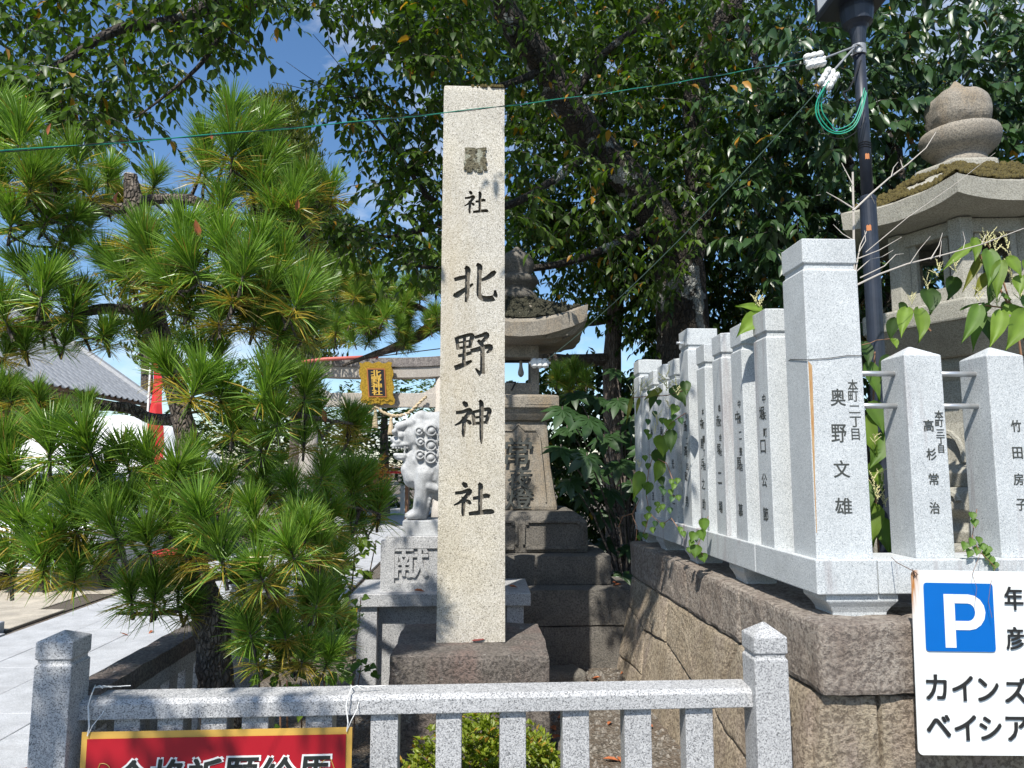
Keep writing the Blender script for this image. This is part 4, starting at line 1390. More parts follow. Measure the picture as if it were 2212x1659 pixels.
# ================================================================== HEXAGONAL LANTERN BEHIND THE BALUSTRADE
HC = Vector((3.63, 5.10, 0))
hx = thing('stone_lantern', 'big six sided stone lantern with ochre moss on its roof behind the balustrade', 'lantern', (HC.x, HC.y, CZ1 - .03))
HR = R(-5)
def hexs(name, secs, m, bev=.01):
    return MB().ngon(HC.x, HC.y, secs, 6, HR).obj(name, m, hx, bevel=bev)
HL = G['lantern_pale']
hexs('base_tier', [(.93, .80), (1.06, .80), (1.08, .77)], HL)
hexs('foot_tier', [(1.078, .62), (1.16, .63), (1.2, .56), (1.24, .56), (1.30, .62), (1.42, .60), (1.45, .56)], HL)
hexs('shaft', [(1.448, .46), (1.55, .50), (1.62, .40), (1.9, .36), (2.2, .38), (2.28, .44), (2.36, .44)], HL)
for k in range(6):
    an = HR + math.pi / 6 + k * math.pi / 3
    q = MB(); c0 = HC + Vector((math.cos(an), math.sin(an), 0)) * .37
    pts = [c0 + Vector((-math.sin(an) * .13 * math.cos(t), math.cos(an) * .13 * math.cos(t), 1.62 + .22 * math.sin(t))) for t in np.linspace(0, math.pi, 9)]
    q.tube(pts, .02, 6); q.obj('shaft_relief', HL, hx)
    q = MB(); c0 = HC + Vector((math.cos(an), math.sin(an), 0)) * .53
    pts = [c0 + Vector((-math.sin(an) * .16 * math.cos(t), math.cos(an) * .16 * math.cos(t), 1.36 + .05 * math.sin(t * 2))) for t in np.linspace(0, math.pi, 9)]
    q.tube(pts, .022, 6); q.obj('base_relief', HL, hx)
hexs('platform', [(2.355, .50), (2.45, .62), (2.56, .75), (2.565, .765), (2.70, .765), (2.71, .74), (2.73, .60)], HL, .012)
# firebox: six corner posts, sills and lintels, windows open
zf0, zf1 = 2.725, 3.32
fb = MB()
for k in range(6):
    an = HR + k * math.pi / 3
    c0 = HC + Vector((math.cos(an), math.sin(an), 0)) * .455
    a2 = HR + (k + 1) * math.pi / 3
    c1 = HC + Vector((math.cos(a2), math.sin(a2), 0)) * .455
    fb.ngon(c0.x, c0.y, [(zf0, .085), (zf1, .085)], 6, an)
    e = (c1 - c0).normalized(); nr = Vector((math.cos((an + a2) / 2), math.sin((an + a2) / 2), 0))
    for z0, z1 in ((zf0, zf0 + .13), (zf1 - .10, zf1)):
        fb.add([c0 - nr * .05 + Vector((0, 0, z0)), c1 - nr * .05 + Vector((0, 0, z0)), c1 + nr * .04 + Vector((0, 0, z0)), c0 + nr * .04 + Vector((0, 0, z0)),
                c0 - nr * .05 + Vector((0, 0, z1)), c1 - nr * .05 + Vector((0, 0, z1)), c1 + nr * .04 + Vector((0, 0, z1)), c0 + nr * .04 + Vector((0, 0, z1))],
               [(0, 1, 2, 3), (7, 6, 5, 4), (0, 4, 5, 1), (1, 5, 6, 2), (2, 6, 7, 3), (3, 7, 4, 0)])
    for (p_, s_) in ((c0, 1), (c1, -1)):
        w0 = p_ + e * s_ * .085
        w1 = p_ + e * s_ * .13
        fb.add([w0 - nr * .03 + Vector((0, 0, zf0)), w1 - nr * .03 + Vector((0, 0, zf0)), w1 + nr * .015 + Vector((0, 0, zf0)), w0 + nr * .015 + Vector((0, 0, zf0)),
                w0 - nr * .03 + Vector((0, 0, zf1)), w1 - nr * .03 + Vector((0, 0, zf1)), w1 + nr * .015 + Vector((0, 0, zf1)), w0 + nr * .015 + Vector((0, 0, zf1))],
               [(0, 1, 2, 3), (7, 6, 5, 4), (0, 4, 5, 1), (1, 5, 6, 2), (2, 6, 7, 3), (3, 7, 4, 0)])
fb.obj('firebox', HL, hx, bevel=.006)
curved_roof(HC.x, HC.y, .84, 3.34, .05, 3.78, .30, 6, hx, HL, G['moss'], HR, -.32, 1, .13, 26, .02, 8.0)
hexs('collar', [(3.74, .31), (3.83, .31), (3.85, .27)], HL, .012)
fn = MB().lathe(HC.x + .05, HC.y, [(.21, 3.84), (.18, 3.90), (.165, 3.94), (.21, 3.97), (.265, 4.03), (.28, 4.10), (.268, 4.14), (.20, 4.15)], 24)
fn.obj('lotus_ring', G['lantern'], hx, smooth=True)
me = rough_box((.41, .41, .36), .012, 16, 5, 77, .15)
place(me, (HC.x + .05, HC.y, 4.12)); link('finial_ball', me, hx, G['lantern'])
MB().lathe(HC.x + .05, HC.y, [(.10, 4.46), (.05, 4.52), (.01, 4.57)], 10).obj('finial_tip', G['lantern'], hx, smooth=True)

# ================================================================== TORII
TY = 17.95
TC = P(811, 1000, TY).x
to = thing('torii', 'weathered stone torii gate at the end of the approach', 'gate', (TC, TY, 0))
px_l = P(664, 1040, TY).x
hw = TC - px_l
for sx in (-1, 1):
    MB().lathe(TC + sx * hw, TY, [(.27, -.05), (.26, .4), (.235, .9)], 20).obj('column_base', G['torii'], to, smooth=True)
    MB().lathe(TC + sx * hw, TY, [(.235, .4), (.225, 1.5), (.20, 3.85)], 20).obj('column', G['torii'], to, smooth=True)
zk0, zk1, zk2 = P(811, 818, TY).z, P(811, 795, TY).z, P(811, 776, TY).z
def beam(z0, z1, hl, d0, up, m, name):
    mb = MB(); rings = []
    for k in range(17):
        t = k / 8 - 1
        x = TC + t * hl
        l = up * abs(t) ** 3
        rings.append([(x, TY - d0, z0 + l), (x, TY + d0, z0 + l), (x, TY + d0 + .03, z1 + l * 1.12), (x, TY - d0 - .03, z1 + l * 1.12)])
    mb.sections(rings); return mb.obj(name, m, to, bevel=.01)
HLk = TC - P(590, 780, TY).x
beam(zk0, zk1 - .01, HLk - .12, .20, .16, G['torii'], 'lower_lintel')
beam(zk1 - .008, zk2, HLk, .27, .20, G['torii_top'], 'top_lintel')
zn0, zn1 = P(870, 880, TY).z, P(870, 850, TY).z
MB().box(TC - hw - .5, TC + hw + .5, TY - .11, TY + .11, zn0, zn1).obj('tie_beam', G['torii'], to, bevel=.01)
for sx in (-1, 1):
    MB().sections([[(TC + sx * (hw - .17), TY - .09 * 1, zn1 - .02), (TC + sx * (hw - .55), TY - .09, zn1 - .02), (TC + sx * (hw - .17), TY - .09, zn1 + .20)], [(TC + sx * (hw - .17), TY + .09, zn1 - .02), (TC + sx * (hw - .55), TY + .09, zn1 - .02), (TC + sx * (hw - .17), TY + .09, zn1 + .20)]]).obj('wedge', G['torii'], to)
MB().box(TC - .16, TC + .16, TY - .10, TY + .10, zn1 - .001, zk0 + .002).obj('strut', G['torii'], to)
GL_ = plain('gold_leaf', (.80, .50, .10), .35, metal=.3)
# framed plaque, tilted forward
pq = thing('plaque', 'gold framed black plaque with gold characters hung on the torii', 'plaque', (TC, TY - .4, 3.6))
YQ = TY - .34
c_tl, c_tr, c_bl, c_br = P(776, 783, YQ - .12), P(846, 783, YQ - .12), P(783, 873, YQ + .02), P(850, 873, YQ + .02)
ax_ = Vector((1, 0, 0)); az_ = ((c_tl + c_tr) / 2 - (c_bl + c_br) / 2); hq = az_.length; az_.normalize()
oq = (c_bl + c_br) / 2; nq = ax_.cross(az_)
if nq.y > 0: nq = -nq
wv = []
NP = 10
half_w = (c_tr.x - c_tl.x) / 2
for (x0, z0, x1, z1) in ((-half_w, 0, half_w, 0), (half_w, 0, half_w * 1.02, hq), (half_w * 1.02, hq, -half_w * 1.02, hq), (-half_w * 1.02, hq, -half_w, 0)):
    for k in range(NP):
        t = k / NP
        wob = .028 * math.sin(t * math.pi * 6)
        horizontal = abs(x1 - x0) > abs(z1 - z0)
        wv.append((x0 + (x1 - x0) * t + (0 if horizontal else wob), z0 + (z1 - z0) * t + (wob if horizontal else 0)))
MB().prism(wv, oq, ax_, az_, -.07).obj('frame', G['gold'], pq)
iw, i0, i1 = half_w * .56, hq * .17, hq * .86
MB().prism([(-iw, i0), (iw, i0), (iw, i1), (-iw, i1)], oq + nq * .012, ax_, az_, .01).obj('inner_border', plain('copper_trim', (.42, .15, .05), .4), pq)
MB().prism([(-iw * .88, i0 + .03), (iw * .88, i0 + .03), (iw * .88, i1 - .03), (-iw * .88, i1 - .03)], oq + nq * .016, ax_, az_, .01).obj('panel', G['black_lacquer'], pq)
mb = MB()
for i, ch in enumerate('北野神社'):
    chars(pq, GL_, [(ch, 0, i1 - .12 - i * (i1 - i0 - .09) / 4.0, .24, .15)], oq + nq * .030, ax_, az_, .035, .006)
orn = MB()
for k in range(5):
    an = k * 2 * math.pi / 5 + .3
    c0 = oq + ax_ * (.05 * math.cos(an)) + az_ * (.10 + .05 * math.sin(an)) + nq * .02
    orn.prism([(.03 * math.cos(t), .03 * math.sin(t)) for t in np.linspace(0, 2 * math.pi, 9)[:-1]], c0, ax_, az_, .008)
for sx in (-1, 1):
    orn.tube([oq + ax_ * sx * (.1 + .05 * k) + az_ * (.10 + .03 * math.sin(k * 1.9)) + nq * .015 for k in range(6)], .012, 5)
orn.obj('blossom_crest', G['gold'], pq)
# straw rope with tassels
sr = thing('straw_rope', 'twisted straw rope with tassels sagging below the plaque on the torii', 'rope', (TC, TY - .2, 3.0))
YR = TY - .24
key = [(740, 872), (770, 905), (795, 892), (811, 879), (826, 890), (845, 897), (862, 898), (880, 893), (896, 880), (910, 866), (921, 857)]
rp = smooth_path([(*P(x, y, YR), .035) for x, y in key], 5)
for ph in (0, math.pi):
    pts = []
    for i, q in enumerate(rp):
        an = i * 1.25 + ph
        pts.append(Vector(q[:3]) + Vector((0, math.cos(an), math.sin(an))) * .022)
    MB().tube(pts, .026, 6).obj('strand', G['rope'], sr, smooth=True)
for tx_, ty_, l_ in ((811, 884, .42), (845, 900, .40), (775, 905, .40)):
    p = P(tx_, ty_, YR - .02)
    q = MB(); q.lathe(p.x, p.y, [(.02, p.z), (.045, p.z - .07), (.035, p.z - .10), (.06, p.z - l_ * .6), (.075, p.z - l_)], 9)
    for k in range(14):
        an = k * .45; q.tube([(p.x + .03 * math.cos(an), p.y + .03 * math.sin(an), p.z - .1), (p.x + .07 * math.cos(an), p.y + .07 * math.sin(an), p.z - l_ - .04)], .008, 4)
    q.obj('tassel', G['rope'], sr)
for tx_, ty_ in ((870, 893),):
    p = P(tx_, ty_, YR - .02)
    MB().prism([(0, 0), (.1, 0), (.1, -.12), (.2, -.12), (.2, -.3), (.08, -.3), (.08, -.14), (0, -.14)], p, (1, 0, 0), (0, 0, 1), .004).obj('paper_streamer', G['canvas'], sr)
# red pole lying across
rp_ = MB().tube([P(648, 783, 15.5), P(700, 776, 15.5), P(817, 770, 15.5)], .04, 8)
setp(rp_.obj('pipe', G['red_pipe'], smooth=True), 'faded red pipe slung across in front of the torii lintel', 'pipe')
rs = MB().tube([P(560, 792, 15.5), P(648, 783, 15.5)], .012, 5); rs.tube([P(817, 770, 15.5), P(960, 752, 15.5), P(1130, 728, 15.4)], .012, 5)
setp(rs.obj('wire', G['black_wire']), 'thin line holding up the faded red pipe', 'wire')

# ================================================================== LAMP POST, INSULATORS, WIRES
LPX, LPY = P(1890, 700, 3.92).x, 3.92
lp = thing('lamp_post', 'navy blue lamp post with a boxy lantern head and chipped paint', 'lamp post', (LPX, LPY, CZ1 - .03))
zc1 = P(1885, 428, LPY).z
MB().lathe(LPX, LPY, [(.045, CZ1 - .05), (.045, zc1 - .02), (.047, zc1 - .02), (.047, zc1 + .0), (.036, zc1 + .012)], 20).obj('lower_pole', G['pole'], lp, smooth=False)
zc2 = P(1872, 100, LPY).z
MB().lathe(LPX, LPY, [(.0335, zc1 - .01), (.0335, zc2)], 20).obj('upper_pole', G['pole'], lp, smooth=True)
zh = P(1868, 45, LPY).z
MB().lathe(LPX, LPY, [(.036, zc2 - .06), (.040, zc2 - .06), (.040, zc2 + .0), (.036, zc2)], 20).obj('clamp', G['metal_grey'], lp)
MB().lathe(LPX, LPY, [(.036, zc2 - .0), (.042, zc2 + .05), (.050, zc2 + .10), (.062, zc2 + .12), (.085, zc2 + .14), (.095, zh + .05), (.095, zh + .09)], 20).obj('collar', G['pole'], lp, smooth=False)
hb = zh + .09
hd = MB().rects(LPX - .01, LPY, [(hb, .155, .155), (hb + .025, .17, .17), (hb + .03, .16, .16), (hb + .05, .16, .16)])
hd.obj('head_base', G['pole'], lp, bevel=.004)
for sx, sy in ((-1, 0), (1, 0), (0, -1), (0, 1)):
    q = MB()
    if sx: q.box(LPX - .01 + sx * .155 - .004, LPX - .01 + sx * .155 + .004, LPY - .14, LPY + .14, hb + .052, hb + .40)
    else: q.box(LPX - .01 - .14, LPX - .01 + .14, LPY + sy * .155 - .004, LPY + sy * .155 + .004, hb + .052, hb + .40)
    q.obj('lamp_panel', G['lamp_white'], lp)
q = MB()
for sx in (-1, 1):
    for sy in (-1, 1): q.rects(LPX - .01 + sx * .15, LPY + sy * .15, [(hb + .05, .014), (hb + .42, .014)])
q.rects(LPX - .01, LPY, [(hb + .40, .17), (hb + .43, .19), (hb + .56, .05), (hb + .60, .02)])
q.obj('head_frame', G['pole'], lp)
for py_, w_, h_ in ((343, .012, .03), (497, .016, .03)):
    z_ = P(1885, py_, LPY).z; r_ = .0340 if py_ < 428 else .0455
    q = MB(); vs = []
    for k in range(5):
        an = R(255 + (k - 2) * (10 if py_ < 428 else 8) - (18 if py_ > 428 else -6))
        for dz in (-.018 + .004 * (k % 2), .02 - .006 * ((k + 1) % 2)): vs.append((LPX + r_ * math.cos(an), LPY + r_ * math.sin(an), z_ + dz))
    q.add(vs, [(0, 2, 3, 1), (2, 4, 5, 3), (4, 6, 7, 5), (6, 8, 9, 7)]); q.obj('rust_chip', G['rust'], lp)
# clamp wire round the pole
q = MB()
for k in range(3):
    z_ = P(1880, 312 + k * 5, LPY).z
    q.tube([(LPX + .036 * math.cos(t), LPY + .036 * math.sin(t), z_ + .004 * math.sin(t * 2)) for t in np.linspace(0, 2 * math.pi, 14)], .0025, 4)
q.obj('binding_wire', G['black_wire'], lp)
# hooks and insulators
WY = 3.80
def insul(px, py, ang, label, hooklab):
    c0 = P(px, py, WY)
    e = Vector((math.cos(ang), 0, math.sin(ang))); f_ = Vector((-math.sin(ang), 0, math.cos(ang)))
    mb = MB()
    for k in range(3):
        p = c0 + e * (k - 1) * .037
        for s in (-1, 1):
            ctr_ = p + f_ * s * .012
            rings = [[ctr_ + f_ * s * h + (e * math.cos(t) + Vector((0, 1, 0)) * math.sin(t)) * r_ for t in np.linspace(0, 2 * math.pi, 13)[:-1]] for h, r_ in ((-.006, .012), (.004, .013), (.008, .024), (.020, .025), (.030, .018), (.034, .006))]
            mb.sections(rings)
    mb.box(0, 0, 0, 0, 0, 0) if False else None
    mb.tube([c0 - e * .062, c0 + e * .062], .013, 8)
    o = mb.obj('insulator', G['white'], None, smooth=False)
    setp(o, label, 'insulator', 'white insulators on the lamp post wires')
    return c0, e
i1_, e1_ = insul(1760, 130, R(14), 'upper white ceramic insulator block holding the long green wire', '')
i2_, e2_ = insul(1790, 170, R(58), 'lower tilted white ceramic insulator block hung above the wire loops', '')
hk = MB()
for (cc, ee, tip) in ((i1_, e1_, (1848, 100)), (i2_, e2_, (1845, 103))):
    e_ = P(*tip, WY + .05)
    hk.tube([cc + ee * .06, e_, e_ + Vector((.012, .02, .008)), e_ + Vector((.02, .04, -.01)), e_ + Vector((.006, .05, -.02))], .006, 7)
ey = P(1852, 104, LPY - .04)
hk.tube([ey + Vector((.03 * math.cos(t), .0, .025 * math.sin(t))) for t in np.linspace(0, 6.4, 12)], .006, 6)
hk.tube([ey + Vector((.03, 0, 0)), Vector((LPX, LPY, ey.z))], .008, 6)
hk.obj('wire_hook', G['metal_grey'], lp)
def strung(a, b, sag, n=26):
    return [a.lerp(b, i / n) - Vector((0, 0, sag * 4 * (i / n) * (1 - i / n))) for i in range(n + 1)]
A_, B_ = i1_ + Vector((-.05, 0, .012)), P(-260, 345, 1.56)
mid = P(1020, 240, 3.95)
cv = strung(A_, B_, .06, 160)
tw_ = thing('overhead_wire', 'long twisted green and black wire crossing in front of the pale pillar', 'wire', tuple(A_))
for ph, m_, r_, am in ((0, G['green_wire'], .0017, .0016), (math.pi, G['black_wire'], .0013, .0022)):
    MB().tube([p + Vector((0, math.cos(i * .35 + ph), math.sin(i * .35 + ph))) * am for i, p in enumerate(cv)], r_, 5).obj('strand', m_, tw_)
tail = MB().tube(strung(i1_ + Vector((-.06, 0, -.02)), cv[18], .01, 14), .0025, 4)
tail.obj('tail', G['black_wire'], tw_)
lw = MB()
D_ = P(1172, 932 - 148, 6.5)
lw.tube(strung(i2_ + Vector((-.03, 0, -.03)), P(1178, 780, 6.5), .09, 40), .0032, 5)
setp(lw.obj('overhead_wire', plain('grey_green_wire', (.10, .17, .14), .5)), 'thin grey green wire slanting down from the lamp post to the square lantern', 'wire')
q = MB()
p = P(1166, 784, 6.52)
for k in (-1, 0, 1):
    q.lathe(p.x + k * .05, p.y, [(.012, p.z - .05), (.034, p.z - .03), (.036, p.z + .02), (.02, p.z + .04), (.004, p.z + .045)], 10)
q.tube([p - Vector((.1, 0, 0)), p + Vector((.1, 0, 0))], .012, 6)
setp(q.obj('insulator', G['white']), 'small white insulator block at the firebox of the square lantern', 'insulator', 'white insulators on the lamp post wires')
loops = MB()
lk = [(1790, 175), (1766, 215), (1764, 250), (1785, 281), (1815, 289), (1845, 275), (1862, 240), (1872, 200)]
for dx, dy, r_ in ((0, 0, .0036), (5, -4, .0034), (12, -10, .0032)):
    pts = smooth_path([(*P(x + dx * (1 if x < 1800 else -.4), y + dy, WY - .01 + .012 * dx / 5), .003) for x, y in lk], 5)
    loops.tube([Vector(a_[:3]) for a_ in pts], r_, 5)
setp(loops.obj('wire_loop', G['green_wire']), 'slack green wire loops hanging beside the lamp post', 'wire')
lb2 = MB()
pts = smooth_path([(*P(x, y, WY + .02), .003) for x, y in [(1760, 140), (1768, 230), (1780, 285), (1820, 300), (1855, 280), (1868, 260)]], 5)
lb2.tube([Vector(a_[:3]) for a_ in pts], .0024, 5)
pts = smooth_path([(*P(x, y, LPY - .03), .003) for x, y in [(1860, 130), (1836, 190), (1822, 200), (1838, 222), (1862, 210), (1870, 195)]], 5)
lb2.tube([Vector(a_[:3]) for a_ in pts], .005, 6)
setp(lb2.obj('wire_loop', G['black_wire']), 'slack black cable loop beside the lamp post', 'wire')

# ================================================================== LEFT BACKGROUND: HALL, TENT, CAR, BANNER, BENCHES
ha = thing('shrine_hall', 'low wooden hall with grey tiled roof at the left of the approach', 'building', (-12, 16, 0))
EX, EY0, EY1, EZ = -8.25, 9.5, 18.2, 3.2
RUN, RISE = 3.4, 2.35
roof = MB()
roof.sections([[(EX + .02, y, EZ - .06), (EX - RUN, y, EZ + RISE - .06), (EX - 2 * RUN, y, EZ - .06), (EX - 2 * RUN, y, EZ - .16), (EX - RUN, y, EZ + RISE - .2), (EX + .02, y, EZ - .16)] for y in (EY0, EY1)])
ro = roof.obj('roof', G['wood'], ha)
tm = MB()      # one roof tile: a shallow trough with its rounded roll
nw = 6
prof = [(-.13, .028), (-.09, .005), (-.03, .0), (.03, .005), (.05, .03), (.085, .052), (.12, .04), (.135, .028)]
TLn = .29
vs = []
for (x, h) in prof: vs.append((-TLn * .0, x, h + .03))
for (x, h) in prof: vs.append((TLn, x, h))
for (x, h) in prof: vs.append((TLn, x, h - .022))
k_ = len(prof)
fs_ = [(i, i + 1, k_ + i + 1, k_ + i) for i in range(k_ - 1)] + [(k_ + i, k_ + i + 1, 2 * k_ + i + 1, 2 * k_ + i) for i in range(k_ - 1)]
tm.add(vs, fs_)
tme = tm.mesh('tile'); tme.materials.append(G['tile'])
tilt = math.atan2(RISE, RUN)
n_done = 0
rest = MB()
slope_len = math.hypot(RUN, RISE)
for j in range(int((EY1 - EY0) / .265)):
    y = EY1 - .14 - j * .265
    for i in range(int(slope_len / .25) + 1):
        d = slope_len - .25 * (i + 1) + .02
        x, z = EX - RUN + d * math.cos(tilt), EZ + RISE - d * math.sin(tilt) - .06 + .012
        M_ = Matrix.Translation((x, y, z)) @ Matrix.Rotation(tilt, 4, 'Y')
        vis = i > 6 and j < 34
        if vis and n_done < 296:
            o = bpy.data.objects.new('tile', tme); COL.objects.link(o); o.parent = ro
            o.matrix_local = Matrix.Translation(-WLOC[ha.name]) @ M_
            n_done += 1
        else:
            rest.add([M_ @ Vector(p) for p in vs], fs_)
rt_ = rest.obj('tile', G['tile'], ro); rt_['kind'] = 'stuff'
rg = MB().tube([(EX - RUN, EY0 - .1, EZ + RISE + .08), (EX - RUN, EY1 + .12, EZ + RISE + .08)], .16, 8)
rg.tube([(EX - .02, EY1 + .03, EZ + .03), (EX - RUN, EY1 + .03, EZ + RISE + .04)], .11, 8)
rg.obj('ridge', G['tile'], ro)
MB().box(EX - .10, EX - .02, EY0, EY1, EZ - .30, EZ - .17).obj('fascia', G['wood'], ha)
MB().box(EX - 2 * RUN + 1.0, EX - 1.0, EY0 + .6, EY1 - .7, -.02, EZ + .1).obj('wall', G['plaster'], ha)
for k in range(8):
    y = EY0 + .62 + k * 1.05
    MB().box(EX - 1.06, EX - .94, y - .07, y + .07, -.02, EZ - .05).obj('pillar', G['wood'], ha)
for z in (.5, 2.1, 2.75):
    MB().box(EX - 1.03, EX - .96, EY0 + .6, EY1 - .7, z, z + .12).obj('rail', G['wood'], ha)
for k in range(40):
    y = EY0 + .15 + k * .22
    MB().box(EX - 1.0, EX - .06, y - .03, y + .03, EZ - .24, EZ - .165).obj('rafter', G['wood'], ha)

tent = thing('canopy_tent', 'white peaked canopy tent seen through the pine in front of the hall', 'tent', (-6.9, 12.4, 0))
c4 = [P(-30, 1000, 12.0), P(335, 985, 12.0)]
x0, x1 = c4[0].x, c4[1].x
zt0 = P(200, 985, 12).z; zt1 = P(215, 893, 12.8).z
top = MB()
Nn_ = 8
ringsT = []
for k in range(Nn_ + 1):
    t = k / Nn_
    sc = 1 - t * .98
    zz_ = zt0 + (zt1 - zt0) * (t ** 1.0 + .22 * math.sin(t * math.pi))
    cx_, cy_ = (x0 + x1) / 2 + .2, 13.2
    ringsT.append([(cx_ - (x1 - x0) / 2 * sc, cy_ - 1.2 * sc, zz_), (cx_ + (x1 - x0) / 2 * sc, cy_ - 1.2 * sc, zz_), (cx_ + (x1 - x0) / 2 * sc, cy_ + 1.2 * sc, zz_), (cx_ - (x1 - x0) / 2 * sc, cy_ + 1.2 * sc, zz_)])
ringsT.insert(0, [(p[0], p[1], zt0 - .22) for p in ringsT[0]])
top.sections(ringsT, False)
top.obj('canopy', G['canvas'], tent)
for sx in (x0 + .25, x1 + .15):
    for sy in (12.05, 14.35):
        MB().tube([(sx, sy, -.03), (sx, sy, zt0)], .025, 8).obj('leg', G['white'], tent)

def car_build(cx, y, rz):
    """small white car with upright cabin; nose at -Y in its own frame"""
    car = thing('parked_car', 'white small car parked on the beige paving behind the pine', 'car', (0, 0, 0))
    secs = [(-1.68, .30, .78, .60), (-1.62, .28, .88, .68), (-1.1, .25, .93, .72), (-.85, .25, .98, .735), (0, .25, 1.0, .74), (1.2, .25, 1.0, .74), (1.62, .28, .96, .72), (1.70, .34, .9, .66)]
    rings = []
    for yy, z0, z1, w in secs:
        rings.append([(-w * .9, yy, z0), (w * .9, yy, z0), (w, yy, z0 + .22), (w * .98, yy, z1 - .10), (w * .9, yy, z1), (-w * .9, yy, z1), (-w * .98, yy, z1 - .10), (-w, yy, z0 + .22)])
    MB().sections(rings).obj('body', G['white_paint'], car, smooth=False, bevel=.03, segs=3)
    cab = [(-.98, .985, .64), (-.52, 1.52, .56), (-.2, 1.60, .55), (1.2, 1.60, .55), (1.62, 1.05, .63)]
    MB().sections([[(-.645, -.97, .96), (.645, -.97, .96), (.645, 1.62, .96), (-.645, 1.62, .96)], [(-.56, -.5, 1.50), (.56, -.5, 1.50), (.56, 1.45, 1.50), (-.56, 1.45, 1.50)]]).obj('glasshouse', G['glass_dark'], car, bevel=.02)
    MB().sections([[(-.575, -.54, 1.48), (.575, -.54, 1.48), (.575, 1.48, 1.48), (-.575, 1.48, 1.48)], [(-.55, -.42, 1.57), (.55, -.42, 1.57), (.55, 1.4, 1.57), (-.55, 1.4, 1.57)]]).obj('roof', G['white_paint'], car, bevel=.03, segs=3)
    for sx in (-1, 1):
        q = MB(); q.tube([(sx * .655, -1.0, .95), (sx * .575, -.53, 1.49)], .035, 6); q.tube([(sx * .66, .3, .98), (sx * .575, .3, 1.5)], .03, 6); q.tube([(sx * .65, 1.62, .95), (sx * .57, 1.48, 1.5)], .05, 6)
        q.obj('window_pillar', G['white_paint'], car)
        q = MB(); q.sections([[(sx * .80 - .085, -.92, .985), (sx * .80 + .085, -.92, .985), (sx * .80 + .085, -.80, .985), (sx * .80 - .085, -.80, .985)], [(sx * .80 - .09, -.93, 1.13), (sx * .80 + .09, -.93, 1.13), (sx * .80 + .09, -.82, 1.13), (sx * .80 - .09, -.82, 1.13)]])
        q.tube([(sx * .68, -.85, .98), (sx * .76, -.86, 1.0)], .02, 6)
        q.obj('mirror', G['white_paint'], car, bevel=.03, segs=3)
        for yy in (-1.12, 1.12):
            w = MB(); rings = []
            for xx, r_ in ((.60, .20), (.60, .275), (.63, .285), (.73, .285), (.755, .27), (.755, .19)):
                rings.append([(sx * xx, yy + r_ * math.cos(t), .285 - .02 + r_ * math.sin(t)) for t in np.linspace(0, 2 * math.pi, 21)[:-1]])
            wh = w.sections(rings).obj('wheel', G['tyre'], car)
            WLOC[wh.name] = WLOC[car.name]
            r2 = MB(); r2.sections([[(sx * xx, yy + r_ * math.cos(t), .265 + r_ * math.sin(t)) for t in np.linspace(0, 2 * math.pi, 17)[:-1]] for xx, r_ in ((.70, .19), (.75, .185), (.757, .05))])
            r2.obj('rim', G['metal_grey'], wh)
        h = MB(); h.sections([[(sx * .40, -1.655, .62), (sx * .62, -1.60, .62), (sx * .62, -1.56, .82), (sx * .42, -1.63, .80)], [(sx * .40, -1.50, .62), (sx * .60, -1.48, .62), (sx * .60, -1.48, .80), (sx * .42, -1.50, .80)]])
        h.obj('headlight', G['lamp_white'], car)
    MB().box(-.38, .38, -1.70, -1.64, .42, .56).obj('grille', G['tyre'], car, bevel=.01)
    MB().box(-.165, .165, -1.72, -1.69, .40, .565).obj('number_plate', G['canvas'], car)
    q = MB()
    for k in range(3):
        q.lathe(-.1 + .12 * k - .12, -.78, [(.05, .985), (.06, 1.03), (.055, 1.08), (.01, 1.10)], 8)
    q.obj('dashboard_toy', G['white'], car)
    car.location = (cx, y, 0); car.rotation_euler = (0, 0, rz)
    return car
car_build(P(152, 1090, 10.2).x - .05, 11.0, R(6))

bn = thing('tall_banner', 'narrow red cloth banner on a pole in front of the hall', 'banner', tuple(P(333, 1090, 11.6)))
bx = P(330, 900, 11.6)
z0b, z1b = P(330, 1090, 11.6).z, P(330, 768, 11.6).z
q = MB(); vs = []
for k in range(13):
    t = k / 12
    z = z1b + (z0b - z1b) * t
    for j in range(4):
        x = bx.x - .06 + .075 * j * (1 if t > .05 else .3) + .02 * math.sin(t * 7 + j)
        vs.append((x, 11.6 + .05 * math.sin(t * 9 + j * .8), z))
q.add(vs, [(k * 4 + j, k * 4 + j + 1, (k + 1) * 4 + j + 1, (k + 1) * 4 + j) for k in range(12) for j in range(3)])
q.obj('cloth', G['red'], bn)
MB().tube([(bx.x - .08, 11.6, -.03), (bx.x - .08, 11.6, z1b + .1)], .018, 8).obj('pole', G['white'], bn)
MB().tube([(bx.x - .08, 11.6, z1b + .02), (bx.x + .2, 11.6, z1b + .02)], .012, 6).obj('crossbar', G['white'], bn)
def bench(px, py, t, L, label, z):
    c0 = P(px, py, t)
    b_ = thing('bench', label, 'bench', (c0.x, c0.y, -.02))
    MB().box(c0.x - L / 2, c0.x + L / 2, c0.y - .25, c0.y + .25, z - .06, z).obj('seat_cloth', G['red'], b_, bevel=.01)
    for sx in (-1, 1):
        MB().box(c0.x + sx * (L / 2 - .12) - .04, c0.x + sx * (L / 2 - .12) + .04, c0.y - .2, c0.y + .2, -.03, z - .06).obj('leg', G['wood'], b_)
    return b_
bench(386, 1195, 10.2, .55, 'low bench under red cloth beside the approach behind the pine', P(386, 1188, 10.2).z)
bench(846, 1021, 19.5, 1.1, 'distant red topped bench left of the guardian lion', P(846, 1018, 19.5).z)
